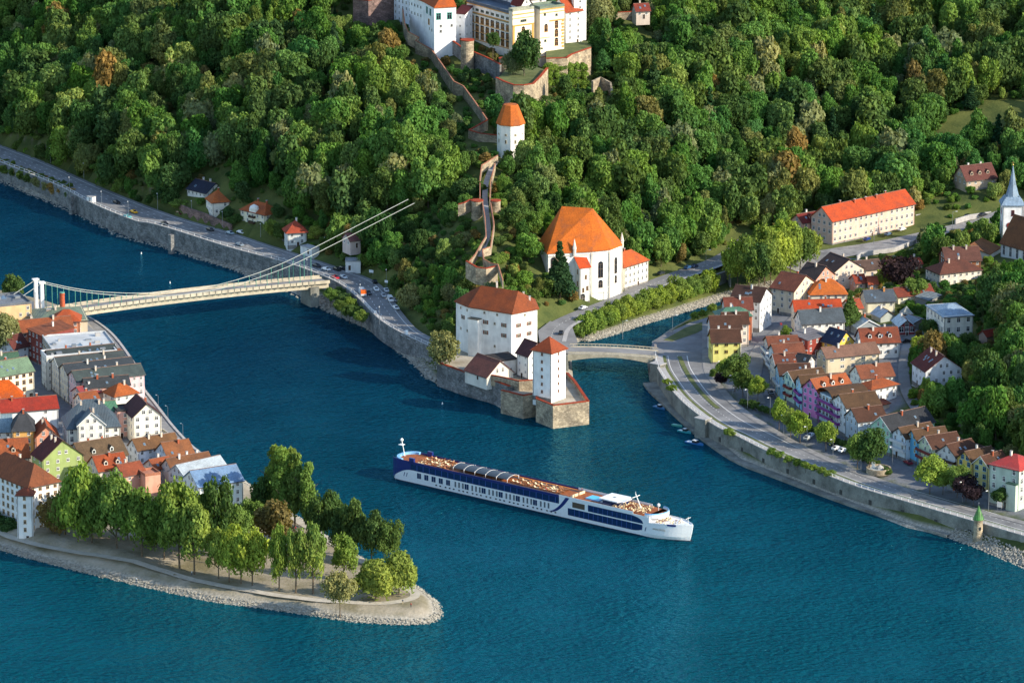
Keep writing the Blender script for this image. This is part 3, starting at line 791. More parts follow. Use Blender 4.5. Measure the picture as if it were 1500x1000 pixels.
        for (x0, y0, x1, y1) in ((-.1,-.1,L+.1,.25),(-.1,Wd-.25,L+.1,Wd+.1),(-.1,.25,.25,Wd-.25),(L-.25,.25,L+.1,Wd-.25)): r.box(x0, y0, h-.1, x1, y1, h + rh)
    ro = r.build("roof", RM, root)
    GUT = flat_mat("gutter_zinc", (.10, .09, .085), .5, .3); RDG = tiles(rc)
    if roof == "gx":
        MB().box(-o, Wd/2-.16, h+rh-.05, L+o, Wd/2+.16, h+rh+.1).build("ridge", kw.get("rm") or noise_mat("ridge_tile", (.20,.12,.09), .85, .2, .8), ro)
        MB().box(-o, -o-.16, h-o*rh/(Wd/2)-.3, L+o, -o-.002, h-o*rh/(Wd/2)-.1).build("gutter", GUT, ro)
    elif roof == "gy":
        MB().box(L/2-.16, -o, h+rh-.05, L/2+.16, Wd+o, h+rh+.1).build("ridge", noise_mat("ridge_tile", (.20,.12,.09), .85, .2, .8), ro)
        MB().box(L+o+.002, -o, h-o*rh/(L/2)-.3, L+o+.16, Wd+o, h-o*rh/(L/2)-.1).build("gutter", GUT, ro)
        for s_ in (0, 1):
            x0_, x1_ = (-o, L/2) if s_ == 0 else (L/2, L+o); z0_, z1_ = (h-o*rh/(L/2), h+rh) if s_ == 0 else (h+rh, h-o*rh/(L/2))
            MB().add([(x0_,-o-.05,z0_-.32),(x1_,-o-.05,z1_-.32),(x1_,-o-.05,z1_+.02),(x0_,-o-.05,z0_+.02),(x0_,-o-.003,z0_-.32),(x1_,-o-.003,z1_-.32),(x1_,-o-.003,z1_+.02),(x0_,-o-.003,z0_+.02)],[(0,1,2,3),(7,6,5,4),(0,4,5,1),(2,6,7,3)]).build("bargeboard", M_DARKWOOD if HN % 3 else M_FRAME, ro)
    elif roof in ("hip", "hipy", "pyr"):
        MB().box(-o, -o-.16, h-.5, L+o, -o-.002, h-.3).build("gutter", GUT, ro)
    if h > 4 and not kw.get("nowin") and zg + h < 60:
        for x_ in (.25, L - .35): MB().box(x_, -.12, -1, x_ + .12, -.003, h - .4).build("downpipe", GUT, root)
        MB().box(-.03, -.035, -1, L + .03, -.004, .7).build("plinth", noise_mat("plinth_grey", (.22,.21,.20), .9, .2, .5), root)
    # which faces look towards the camera
    fr = face_frames(L, Wd)
    cen = Vector((A.x, A.y, zg))
    ww, wh = kw.get("win", (1.0, 1.45)); fcol = kw.get("frame", "#dcdcd6"); kind = kw.get("wkind", "cross")
    wmesh = window_mesh(ww, wh, fcol, kind)
    sp = kw.get("sp", 2.7); st = kw.get("st", 2.85); skip = kw.get("skip", 0.06)
    if not kw.get("nowin"):
        for key, (M, LL, nrm) in fr.items():
            if key == "b": continue
            nw = Mw.to_3x3() @ nrm
            if nw.dot(Vector((0, 0, CAM_H)) - cen) < 0: continue
            fl = max(1, int((h - .5) / st)); cols = max(1, int((LL - 1.0) / sp))
            if key in kw.get("nf", ""): continue
            for fi in range(fl):
                for c in range(cols):
                    if rnd.random() < skip: continue
                    x = LL * (c + .5) / cols; z = h - (fi + .5) * st + .1
                    if fi == 0 and roof == "flat": z -= .2
                    if z < 1.2: continue
                    part("window", wmesh, root, M @ Matrix.Translation((x, 0, z)))
            if roof == "gx" and key in "lr" or roof == "gy" and key == "f":
                if rh > 2.2:
                    for dx in ((-1.3, 1.3) if LL > 8.5 else (0,)):
                        part("window", wmesh, root, M @ Matrix.Translation((LL/2 + dx, 0, h + rh * .28)))
            if key == "f" and not kw.get("nodoor"): part("door", DOOR, root, M @ Matrix.Translation((LL * rnd.uniform(.25, .75), 0, 0)))
    # chimneys along the ridge
    nch = kw.get("ch", 1 + (L > 14)) if roof not in ("flat", "curved") else kw.get("ch", 0)
    cm = chimney_mesh(kw.get("cc", rnd.choice(["#d8d2c8", "#a5522f", "#c9b8a5"])))
    for i in range(nch):
        f = (i + rnd.uniform(.35, .65)) / nch
        if roof in ("gx", "hip", "pyr"): x, y = L * (.15 + .7 * f), Wd / 2 + rnd.choice((-1, 1)) * Wd * .09
        elif roof == "gy" or roof == "hipy": x, y = L / 2 + rnd.choice((-1, 1)) * L * .1, Wd * (.15 + .7 * f)
        else: x, y = L * f, Wd * .6
        zt = h + rh * .8 if roof not in ("flat",) else h + .9
        part("chimney", cm, ro, Matrix.Translation((x, y, zt + .5)))
    for i in range(kw.get("sky", rnd.choice((0, 1, 2)) if roof in ("gx", "gy") else 0)):
        f = rnd.uniform(.2, .8); g = rnd.uniform(.25, .6)
        if roof in ("gx", "hip"): M2 = Matrix.Translation((L * f, Wd/2 * g, h + rh * g + .03)) @ Matrix.Rotation(math.atan2(rh, Wd/2), 4, 'X')
        else: M2 = Matrix.Translation((L - L/2 * g, Wd * f, h + rh * g + .03)) @ Matrix.Rotation(math.atan2(rh, L/2), 4, 'Y') @ Matrix.Rotation(math.pi/2, 4, 'Z')
        part("skylight", SKY, ro, M2)
    for i in range(kw.get("dorm", 0)):
        f = (i + .5) / kw["dorm"]
        if roof in ("gx", "hip"): M2 = Matrix.Translation((L * (.1 + .8 * f), Wd * .14, h + rh * .28 + .5))
        else: M2 = Matrix.Translation((L - L * .14, Wd * (.1 + .8 * f), h + rh * .28 + .5)) @ Matrix.Rotation(math.pi/2, 4, 'Z')
        part("dormer", dormer_mesh(kw.get("dc", wc), rc), ro, M2)
    for (x0, x1, z, mt) in kw.get("balc", []):
        balcony(root, Matrix.Identity(4), x0 * L, x1 * L, z, mt)
    cs = [Mw @ Vector(p) for p in ((0,0,0),(L,0,0),(L,Wd,0),(0,Wd,0))]
    if not kw.get("noguard"): guard(cs, zg + (1 if zg < 10 else .5), zg + h + rh)
    root["_L"] = L; root["_W"] = Wd
    return root, L, Mw
PURP = flat_mat("purple_balcony", srgb("#7a2a80"), .6); REDB = flat_mat("dark_red_balcony", srgb("#6d2320"), .7); WBAL = flat_mat("white_balcony", (.6, .62, .64), .5)
WOODB = M_DARKWOOD
ge = "houses of the east bank"; go = "houses of the old town"
T1, T2, BR, BR2, SL, OR, CH = "#85503c", "#774636", "#583c2f", "#624a35", "#5c6670", "#d2672a", "#3a3d42"
# row facing the embankment road, from the far end to the near end
house("terracotta roofed house at the far top of the curved row beside the street", (1119,497),(1127,506),7,9,12,"gy",2.6,"#c9b8b0",T1,group=ge, balc=[(0,1,2.6,WBAL),(0,1,5.4,WBAL)])
house("second house of the curved row, pale with white balconies over the street", (1126,510),(1136,519),7,9,12,"gy",3,"#c8d2d4",T1,group=ge, balc=[(0,1,2.6,WBAL),(0,1,5.4,WBAL)])
house("narrow terracotta roofed house between the balcony houses and the light blue one", (1128,524),(1137,534),7,9,8,"gy",3,"#d9cdb8",T2,group=ge)
house("small house with dark slate roof behind the curved row", (1164,528),(1182,531),7,8,6,"gx",2.5,"#c9c2b8",CH,group=ge)
house("light blue house with brown roof in the curved row", (1136,538),(1143,549),7,10,12,"gy",3,"#8fc3dc",BR,group=ge, balc=[(0,1,5.2,WBAL)])
house("cream and turquoise house with ornate yellow gable and red flower boxes", (1145,551),(1165,561),7,9,14,"gy",3.4,"#b9d4c0",BR2,group=ge,frame="#8cc4d0", balc=[(.3,.8,2.9,REDB),(.3,.8,5.8,REDB)])
house("narrow sky blue house squeezed beside the pink house", (1166,556),(1176,565),7,10.5,16,"gy",3,"#8ec6e2",BR2,group=ge, balc=[(.1,.9,3.2,PURP),(.1,.9,6.2,PURP)])
house("tall pink house with orange roof and row of white dormers", (1176,565),(1199,573.5),7,11.5,16,"gy",4,"#d277b8","#b4623a",group=ge,dorm=3,dc="#e0dcd4",frame="#9fc8e4",win=(1.3,1.5))
house("glazed white house with three purple balconies next to the pink house", (1199.5,573.5),(1219.5,583.5),7,11.3,15,"curved",2.6,"#bcd6e4",BR2,group=ge,balc=[(0,1,2.7,PURP),(0,1,5.6,PURP),(0,1,8.4,PURP)],sky=0,win=(1.6,1.7),sp=2.3)
house("white house with dark timber gable and purple balconies at its left half", (1220,584),(1240,596),7,11.3,14,"gy",3.4,"#d6dbe0",BR2,group=ge,balc=[(0,.55,2.7,PURP),(0,.55,5.6,PURP),(0,.55,8.4,PURP)])
house("grey blue house with brown roof at the lower end of the upper row", (1238.5,606.5),(1257,616.5),7,9,12,"gy",3.6,"#b4c4d2",BR,group=ge)
house("mint green gabled house with long charcoal roof", (1275,621.5),(1305.5,631),7,9.2,22,"gy",4.4,"#9fd0b8",CH,group=ge,win=(.9,1.6))
house("white house with two glass fronted balconies between the mint and the blue house", (1306.5,633),(1327.5,641),7,8.6,14,"gy",3,"#cfdde6",BR2,group=ge,balc=[(0,1,2.9,WBAL),(0,1,5.7,WBAL)])
house("bright sky blue house with silver roof vents in the lower row", (1328,637),(1344.5,646),7,8.6,13,"gy",3.2,"#58b4e0",BR2,group=ge,frame="#d8d0a0")
house("pale green and cream house with dark red carved balcony", (1345,646.5),(1366,656),7,8.3,13,"gy",3.4,"#c8d8b4",BR,group=ge,balc=[(0,1,2.8,REDB),(0,1,5.4,REDB)])
house("white house with dark timbered gable and long brown balcony", (1373,660),(1401,668.5),7,8.3,12,"gy",3.6,"#d4d4d0",BR,group=ge,balc=[(.4,1,2.6,WOODB),(.4,1,5.3,WOODB)])
house("deep yellow house with red gutter and blue shuttered windows", (1402,669),(1425,677),7,8.6,12,"gy",3.2,"#e0c050",BR2,group=ge,frame="#6fb4dc",win=(1.4,1.6))
house("pale yellow gabled house beside the large green house", (1425.5,677),(1448,683),7,9.4,11,"gy",3.2,"#dcd283",BR,group=ge,frame="#86c0dc",win=(1.4,1.6))
hh, L_, M_ = house("large pale green house with red metal hip roof and bay tower", (1449.5,678),(1493,688),6.5,15,14,"hip",3.2,"#aebfb0","#b33a30",group=ge,win=(1.2,1.8),sp=3.2,st=3.1,metal=True)
hb = MB().box(L_-4.2, -1.6, -2, L_-.2, 0, 9.5, 0).box(L_-4.4,-1.8,9.5,L_,0,9.9,1); hb.build("bay", [plaster("#b4c2b0"), tiles("#37584a", True)], hh)
# the houses behind
house("yellow house with two tiered brown roof above the road junction", (1043,500.5),(1085,499.5),6.5,9,10,"gx",3.8,"#d9d26a",BR,group=ge,win=(1.3,1.3),ch=2,nf="",frame="#b8a040")
house("white walled house right behind the yellow one under an equal brown roof", (1042,481.5),(1086,480.5),6.5,10.5,11,"gx",4,"#dedad2",BR,group=ge)
house("house with a little white framed gable in its brown roof", (1060,474),(1097,473),6.5,9.5,9,"gx",3.6,"#d8c8b8",BR,group=ge,dorm=1)
house("orange walled house with green sheet metal roof", (1052,463.5),(1101,461.5),6.5,11,9,"hip",2.6,"#d8743c","#4f7a62",group=ge,metal=True)
house("white house with reddish brown roof and square skylights", (1063,453),(1103,452),6.5,11.5,10,"gx",3.8,"#ddd6cc","#7a4538",group=ge,sky=3)
house("grey white gabled house with dark brown roof and glazed roof terrace by the side river", (1070,437),(1113,441.5),6.5,12,14,"gx",4.2,"#ccd0d2","#503a32",group=ge,sky=3)
house("broad beige house with red brown roof at the bend of the side river", (1129,420),(1163,426),6.5,10.5,17,"gx",5,"#d8c6a8","#7d4c3c",group=ge,win=(1.0,1.5),sp=3.4)
house("pink gabled house with dark roof behind the beige house", (1169,402),(1195,408),7,9,12,"gx",4.4,"#d98f74","#4b4240",group=ge)
house("beige gabled house with large dark brown roof below the upper road", (1195,388),(1222,398),7.5,8,15,"gx",4.6,"#d9c3ac","#54443f",group=ge)
house("cream house with bright orange hip roof in the middle of the east quarter", (1187,431),(1241,430),7,8,12,"hip",5,"#e0d4bc","#cf7032",group=ge,sky=2,ch=1)
house("low house with glowing red orange roof above the grey slate roof", (1165,455),(1233,453),7,8,9,"gx",3.4,"#d8c8b0","#c04f2c",group=ge,sky=4)
house("white house with wide grey slate roof above the street", (1175,473.5),(1237,469.5),7,9,10,"gx",4.3,"#dedbd0","#58626a",group=ge,sky=0,ch=1)
house("small teal walled annex below the slate roofed house", (1180,482),(1216,479),7,6,4,"shed",1,"#6fa39b","#8b9aa2",group=ge,nowin=True,ch=0)
house("dark red house with flat grey terrace roof", (1183,498),(1211,490),7,7.4,9,"shed",1.4,"#8c3426","#77757a",group=ge)
house("bright yellow gabled house with navy blue roof", (1204,497.5),(1227,504),7,6.4,9,"gx",4.6,"#e6bb2e","#2f3a55",group=ge,win=(1.1,1.3))
house("long tan house with weathered pinkish roof in the middle of the quarter", (1211,523.5),(1288,515.5),7,8.4,9,"gx",3,"#cbbb9a","#8c6a5a",group=ge,win=(1.5,1.1),sp=4)
house("white house with red brown dormer roof and dark balcony", (1263,502),(1318,499.5),7,7.4,11,"gx",4.6,"#e4e4e0","#96513a",group=ge,dorm=3)
house("white farmhouse style house with terracotta roof and carved balcony", (1262,553.5),(1310,548.5),7,7,10,"gx",3.8,"#dcdcd2","#8d553e",group=ge,balc=[(0,.3,3,WOODB)])
house("small white cube house with orange brown hip roof beside the garden lane", (1277,569),(1314,561),7,7,8,"hip",2,"#e2e4e4","#a85a34",group=ge,over=.9)
house("low lean to shed with red brown roof at the garden lane", (1288,593),(1303,590),7,2.8,4,"shed",.8,"#b0a090","#8a4a34",group=ge,nowin=True,ch=0)
house("three storey apricot apartment house with long bright orange roof", (1219.5,323.5),(1340,297.5),9.5,10.8,13,"gx",5.2,"#dcb6a0","#c9532a",group=ge,win=(1.2,1.5),sp=3.0,st=3.4,ch=5,sky=0,name="apartment_house")
house("lower pink wing with dark red roof at the left end of the orange roofed apartments", (1176,326),(1205,321),9.5,8,8,"gx",3,"#d8a58c","#7c2f2a",group=ge,dorm=1)
house("ivy covered villa with maroon roof and three dormers up on the slope", (1416,264),(1460,259),19.5,5,11,"gx",5.4,"#b8a48c","#70453e",group=ge,dorm=3,ch=2,deep=5)
house("cream house with brown hip roof and dark eaves left of the church", (1377,401),(1438,394),8.5,6.5,12,"hip",3.6,"#ddcfc0","#6e4438",group=ge)
house("wooden gabled house with brown roof right behind the hip roofed one", (1386,382),(1437,380),9,7.5,12,"gx",4.4,"#8f5a38","#6e4a40",group=ge)
house("cream cottage with grey slate roof and orange chimney", (1269.5,441.5),(1311,440),7.5,5.6,11,"gx",3.6,"#ddd6b8","#5a646e",group=ge,ch=2,cc="#d08a3c")
house("long low house with rust red roof and three skylights", (1316,434),(1368,428),7.5,3.8,8,"gx",2.8,"#d9d2b4","#8a4434",group=ge,sky=3)
hm_, L_, M_ = house("stately white mansion with pale blue metal roof", (1383,463.5),(1425.5,460.5),8,12.5,20,"hip",2.4,"#ddd9cc","#8aa0b4",group=ge,win=(1.3,1.9),sp=3.5,st=3.9,metal=True,skip=0,name="mansion",ch=0)
for z in (3.9, 7.8): MB().box(-.12,-.12,z,L_+.12,20.12,z+.22).build("cornice", plaster("#ddd9cc"), hm_)
house("white house with wine red roof and solar panels on the wooded slope", (1336,529.5),(1356,543),10,8,15,"gx",5.4,"#d6dade","#6e332e",group=ge,name="house",sky=5)
house("small mauve roofed shed among trees at the back of the lower row", (1418,622),(1436,618),9,3,5,"gx",1.6,"#8a8478","#5f646a",group=ge,noguard=True,nowin=True,ch=0)
house("brown grey roofed house below the upper road retaining wall", (1252,396),(1292,392),8,5,8,"gx",3,"#cdbba8","#5f4c44",group=ge)
house("small house with rusty red roof between gable and yellow tree", (1254,414),(1269,413),7.5,5,8,"gx",2.6,"#c8a890","#a04a34",group=ge)
house("tiny orange roofed house left of the yellow green tree", (1273,415.5),(1286,415),7.5,5,7,"gx",2.4,"#d0b090","#b4583a",group=ge)
house("orange roofed house left of the slate cottage", (1246,452),(1264,450),7.5,5,8,"gx",3,"#d8c0a0","#b0553a",group=ge)
house("salmon roofed cottage hidden by trees above the rust red roof", (1338,387),(1351,385.5),8.5,3.4,6,"gx",2,"#d0b8a0","#b4523c",group=ge,nowin=True)
house("red roofed hut among dense trees right of the mansion", (1446,492),(1462,489),15,2.6,5,"gx",1.8,"#a08878","#a0402e",group=ge,nowin=True,ch=0)
GH = noise_mat("greenhouse_glass", (.36, .42, .46), .25, .2, .6)
house("red based glass hall with gabled skylight roof", (1317,478),(1340,477),7.5,4.2,11,"gy",2.6,"#8c2026","#8aa0a8",group=ge,rm=GH,win=(1.5,2.2),sp=1.8,cat="greenhouse",name="greenhouse",skip=0)
house("large pale greenhouse at the left of the garden", (1256,479),(1288,476),7.5,2.8,12,"gy",2.6,"#8f989c","#8aa0a8",group=ge,rm=GH,nowin=True,cat="greenhouse",name="greenhouse")
house("small pale greenhouse with a pointed end in the garden", (1290,464),(1312,461.5),7.5,2.4,8,"gy",2.4,"#a8b0a8","#8aa0a8",group=ge,rm=GH,nowin=True,cat="greenhouse",name="greenhouse")
house("grey shed with ribbed roof between glass hall and mansion", (1336,474),(1362,470),7.5,3.4,8,"gy",1.6,"#70706c","#7c8a94",group=ge,metal=True,nowin=True,cat="shed",name="shed",ch=0)
house("little garden pavilion with pointed pale roof", (1323,459),(1336,458.5),7.5,2.6,4,"pyr",2.6,"#b06a48","#b8bcb4",group=ge,nowin=True,cat="pavilion",name="pavilion",ch=0)
house("grey lean to roof by the trees above the mansion", (1360,440),(1378,432),8,2.8,6,"shed",1,"#8c8c88","#76828a",group=ge,nowin=True,cat="shed",name="shed",ch=0)

house("long low row of sheds with dark brown roof behind the lower colourful row", (1374,640),(1486,678),8,3.2,5,"gx",1.4,"#7a6a58","#4a3a32",group=ge,noguard=True,nowin=True,ch=0,cat="sheds",name="shed_row",sky=0)
# ---- old town on the peninsula
house("tan theatre block with flat grey roof at the far left edge", (-30,452),(46,444.5),5.5,12,18,"flat",.8,"#d9b27c","#7f858c",group=go,name="theatre",nf="",skip=.5)
house("long hall with green grey roof beside the bridge head", (50,472),(128,468),5.5,8,22,"hip",3,"#c2b79c","#6d7a66",group=go,nowin=True,ch=1,metal=True)
hh,_,_ = house("brewery house with orange hip roof under the tall brick chimney", (76,470),(117,469.5),5.5,9,10,"hip",3.6,"#c88058","#bb5a34",group=go,ch=0)
house("long rusty roofed building stepping down from the brewery", (20,487),(107,479),5.5,9,10,"gx",3.6,"#b06a4a","#9d5838",group=go)
house("dark red brick block with rows of white windows on the street", (41,481.5),(62,491.5),5.5,13,14,"shed",1.5,"#8c4238","#9a5a3c",group=go,sp=2.4)
house("waterfront gallery with big pale flat roof", (62,493),(77,514),5.5,12.5,25,"flat",.7,"#a08a62","#b9c0c4",group=go,rm=noise_mat("pale_roofing",(.44,.46,.47),.7,.1,.15,fine=.1))
house("waterfront block with white roof and glass pyramids", (60,515.5),(68,524),5.5,13,28,"flat",.9,"#d4d4cc","#c4cacc",group=go,rm=noise_mat("white_roofing",(.55,.57,.59),.7,.12,.15,fine=.1))
house("brick orange roof over a waterfront house below the white roofs", (132,526),(178,523),5.5,10,9,"gx",2.4,"#d0b8a4","#8c4c34",group=go)
for i, (a, b, wc, rc, lab) in enumerate([((63,518),(75,528),"#d6d6cc","#3c4442","white street house with black roof at the top of the lane"),((75,528),(87,538),"#d9d2c0","#454c4a","cream street house with dark green grey roof, second in the lane"),((87,538),(100,548),"#d8d0b8","#3a4044","cream street house with charcoal roof, third in the lane"),((100,548),(113,558),"#d3b0b4","#46504c","pale pink street house with charcoal roof at the end of the lane")]):
    house(lab, a, b, 5.5, 12, 27, "gy", 2.8, wc, rc, group=go, win=(.9,1.7), sp=2.4, sky=3, ch=2, metal=True)
house("pink waterfront house with long charcoal roof", (126,567),(190,562),5.5,11,8,"gx",2.6,"#dba898","#43484c",group=go)
house("low house with faded raspberry roof", (121,578),(160,571),5.5,9,8,"gx",2.4,"#d8b8a8","#a2484a",group=go)
house("house with clean orange roof near the quay", (168,580),(203,574),5.5,10,9,"hip",3.4,"#dcd4c4","#b05f30",group=go)
house("house with mid green seamed metal roof", (142,603),(172,600),5.5,10,9,"gx",2.6,"#cfc8b4","#4f7c60",group=go,metal=True)
house("small gabled house with rusty roof left of the green metal roof", (122,588),(146,584),5.5,9,7,"gx",2.6,"#d8c8b4","#9c5734",group=go)
house("grand white house with steep blue grey roof and central front gable", (98.5,627.5),(176,623),5.5,10.5,16,"hip",8.6,"#e0ddcf","#465560",group=go,win=(1.2,1.9),ch=2,cc="#c9b8a5",metal=True,skip=0)
house("white stepped gable rising in front of the blue grey roof", (114,622),(154,620),5.5,12.6,6,"gy",4.6,"#e4e0d2","#465560",group=go,nodoor=True,metal=True)
house("pink town house with flat dark roof terrace", (172,603),(194,601),5.5,10.4,8,"flat",.6,"#dca392","#4c4a4a",group=go)
house("large white gabled house with purple brown roof and cafe terrace on the quay", (194.5,610),(236,606),4.5,11.5,14,"gy",4.7,"#e2d8c4","#5a3438",group=go,win=(1.2,1.5),sp=2.9,sky=2)
house("white terrace with flower boxes projecting to the quay", (221,640),(247,637),4,4.4,6,"flat",.9,"#e0dcd0","#c9c4b8",group=go)
house("white house with brown lichened roof end on to the river", (202,658.5),(262,649),4.5,8.2,8,"gx",3.2,"#dfe2e8","#7d5a3c",group=go,balc=[(.45,.7,2.6,WBAL),(.45,.7,5.2,WBAL)])
house("white gabled house with neatly tiled brown roof", (247,670.5),(285,665),4.5,7.5,12,"gx",4.4,"#ccd6e0","#96603e",group=go)
house("long riverside house with brown roof and two white chimneys", (252,687.5),(312,677),4.5,8,8,"gx",3.2,"#d0c8b8","#80573c",group=go,cc="#d8d2c8",ch=3)
house("low orange roofed house attached at the left of the long brown roof", (228,686),(254,681),4.5,7,8,"gx",2.6,"#cfc8c0","#a85a38",group=go)
house("white house with plain silver metal roof near the park", (271,697.5),(333,683.5),4,8.5,10,"gx",3.4,"#c9d4d6","#a9b4bc",group=go,metal=True,ch=0,sky=0)
house("white park side house with blue and silver mottled metal roof", (291,712),(356,702),3.5,11,13,"gx",4.2,"#dce4e2","#7f9fc4",group=go,ch=0,sky=0,sp=4)
house("salmon pink block with rounded roofline beside the park trees", (213,697),(235,694),4.5,8,7,"flat",.8,"#dc9c80","#c58468",group=go,nowin=True)
house("pink house with rusty roof behind the park trees", (182,696),(213,690),4.5,8,9,"gx",3,"#d09a84","#9a5238",group=go)
house("house with several orange roof planes and red parasols on its terrace", (145,689),(188,683),4.5,8.5,11,"gx",4.2,"#cfc4b2","#a4502e",group=go,dorm=2)
house("long brown roofed house with two small white dormers", (122,674.5),(187,664),4.5,7.5,14,"gx",5,"#cfd4cc","#6e5a44",group=go,dorm=2,sky=0)
house("apple green gabled house with maroon roof", (62,673),(122,664.5),4.5,11,10,"gy",6.4,"#93a55e","#6b3430",group=go,win=(1.0,1.2),sp=3.6,skip=.2)
hl, L_, M_ = house("large white lodge with brown hip roof at the bottom left corner", (42,713),(86,703.5),3,18,30,"hipy",6.2,"#e2e2e0","#8a5236",group=go,win=(1.2,1.6),sp=2.7,frame="#cfae84",skip=0,over=.8)
ho, L_, M_ = house("slender white oriel tower with small brown roof at the corner of the lodge", (24,724),(47,724.5),2.5,17,5,"hip",2,"#e4e4e2","#8a4a36",group=go,win=(.9,1.4),frame="#cfae84",name="tower",cat="tower",ch=0,sp=3)
house("orange brown roofed house left above the lodge", (-30,673),(43,668),5,8,13,"gx",5.4,"#d8c8b0","#a85c36",group=go,dorm=2)
house("ochre yellow house with dark hip roof", (18,630),(50,629),5,10,13,"hip",6,"#dea64e","#4a4c50",group=go,skip=0)
house("salmon gabled house with orange roof and white trim", (52,639.5),(86,637.5),5,8,12,"gy",4,"#dc8f6c","#b9582e",group=go)
house("white house with blue grey metal roof left of the ochre one", (-20,632),(17.5,630.5),5,8,12,"gx",5,"#d8dcdc","#7d929c",group=go,metal=True)
house("long white fire wall house with cherry red roof", (-25,605),(85,596),5,9,9,"gx",3.6,"#dfe2e2","#a3392c",group=go,ch=4,cc="#a5522f",sp=9)
house("house with large plain orange hip roof at the left edge", (-25,588),(37,584.5),5,10,12,"hip",6.4,"#dcd6c4","#d4601c",group=go,ch=0)
house("cream house with moss green roof and pale skylights", (-30,555.5),(49.5,541.5),5.5,12.5,11,"gx",4.2,"#e2dabf","#6c8468",group=go,sky=5,win=(1.3,1.7),metal=True,frame="#b89870")
house("low house with dark green roof behind the skylight roof", (-20,536),(30,530),5.5,12,8,"gx",3.4,"#cfcabc","#3c5a44",group=go,metal=True,nowin=True)
house("small grey white house with maroon roof beside the brick block", (20,510),(42,505),5.5,7,10,"gx",4,"#cdd2d4","#6b3a34",group=go)
ROOFBITS = [o for o in C.objects if o.get("label", "").startswith(("waterfront gallery", "waterfront block", "tan theatre"))]
rb = random.Random(5)
for o in ROOFBITS:
    L, Wd = o["_L"], o["_W"]; h = {"w": 12.6}.get(o["label"][0], 12.1); h = 13.1 if "block" in o["label"] and "waterfront" in o["label"] else h
    for i in range(9):
        x, y = rb.uniform(1.5, L - 3), rb.uniform(1.5, Wd - 4)
        if i % 3 == 0:
            s = rb.uniform(1.6, 2.8); m = MB(); m.add([(x,y,h),(x+s,y,h),(x+s,y+s,h),(x,y+s,h),(x+s/2,y+s/2,h+s*.55)],[(0,1,4),(1,2,4),(2,3,4),(3,0,4)]); m.build("roof_light", flat_mat("roof_glass",(.08,.13,.2),.1), o)
        else:
            w1, w2, w3 = rb.uniform(.8, 2.4), rb.uniform(.8, 2.4), rb.uniform(.5, 1.5)
            MB().box(x, y, h, x+w1, y+w2, h+w3).build("roof_unit", (M_STEEL, M_KERB, GHM)[i % 3] if False else (M_STEEL, M_KERB)[i % 2], o)
# ---- houses by the riverside road
gl = "houses under the wooded slope"
house("white villa with dark blue grey roof on a stone terrace", (274,275.5),(302,282.5),12,6,11,"gx",3.6,"#e2e0da","#343a4c",group=gl,win=(.9,1.5),sp=2.1,ch=2,skip=0)
house("white corner house with orange hip roof attached to the villa", (311,296.5),(336,294.5),10,7.6,10,"hip",4.2,"#e4ddd0","#c96f3c",group=gl)
hh,L_,M_ = house("cream villa with orange hip roof, rounded white gable and balconies", (352,306),(388,314.5),10,7.5,10,"hip",3.6,"#e6dec0","#c4683a",group=gl,balc=[(.4,.62,2.4,WOODB),(.4,.62,4.9,WOODB)],skip=0)
MB().box(L_*.38,-.25,6.5,L_*.64,2,9.0).lathe([(L_*.13,9.0),(L_*.12,9.8),(.3,10.8)],12,L_*.51,.8).build("gable", plaster("#e8e4da"), hh)
house("small grey white house with pyramid red roof by the riverside road", (421,340.5),(449,339),9.5,6.5,8,"pyr",4.4,"#cfd2d0","#b4523a",group=gl,over=.9)
house("white garage with dark openings beside the pyramid roofed house", (440,360),(457,365),9,2.6,4,"flat",.3,"#dcdcd8","#c8c8c8",group=gl,name="garage",cat="garage",sp=2,win=(1.4,1.4))
house("white gate lodge by the road under the slope", (506,383),(528,383),9,3.8,6,"flat",.4,"#d2d4d4","#b0b4b8",group=gl,name="gate_lodge",sp=3)
house("pale pink house with faded roof half hidden by trees", (513,352),(528,350),17,3.6,7,"gx",2.6,"#c8b4ac","#8c5c58",group=gl,noguard=True)

# ------------------------------------------------------------------ bodies on free outlines
def poly_building(name, label, cat, eaves, ze, zb, ridge, rmap, zr, wc, rc, over=.7, wallm=None, group=None):
    """eaves: outline at height ze; ridge: points at height zr; rmap[i]: ridge point above outline point i"""
    E = [P(*p, ze) if not isinstance(p, Vector) else p for p in eaves]
    R = [P(*p, zr) if not isinstance(p, Vector) else p for p in ridge]
    org = E[0].copy(); org.z = zb
    root = empty(name, org); tag(root, label, cat, group)
    E = [e - org for e in E]; R = [r - org for r in R]
    c = sum(E, Vector()) / len(E)
    w = MB().prism([(e.x, e.y) for e in E], -4, ze - zb + .05)
    w.build("wall", wallm or plaster(wc), root)
    O = []
    for e in E:
        d = e - c; d.z = 0; d.normalize(); q = e + d * over; O.append((q.x, q.y, ze - zb - .1))
    n = len(O); r = MB(); vs = O + [tuple(x) for x in R] + [(x, y, z - .35) for x, y, z in O]; k = n + len(R)
    fs = []
    for i in range(n):
        j = (i + 1) % n; a, b = n + rmap[i], n + rmap[j]
        fs.append((i, j, a) if a == b else (i, j, b, a))
        fs.append((k + i, k + j, j, i))
    fs.append(tuple(reversed(range(k, k + n))))
    r.add(vs, fs); ro = r.build("roof", tiles(rc), root)
    guard([e + org for e in E], zb + .5, zr)
    return root, E, ro
def wall_windows(root, a, b, xs, zs, mesh, inv=False):
    """windows on the wall from a to b (local outline points), facing right of a->b"""
    d = b - a; L = math.hypot(d.x, d.y); M = Matrix.Translation((a.x, a.y, 0)) @ Matrix.Rotation(math.atan2(d.y, d.x), 4, 'Z')
    for z in zs:
        for x in xs: part("window", mesh, root, M @ Matrix.Translation((x * L, 0, z)))
    return M, L
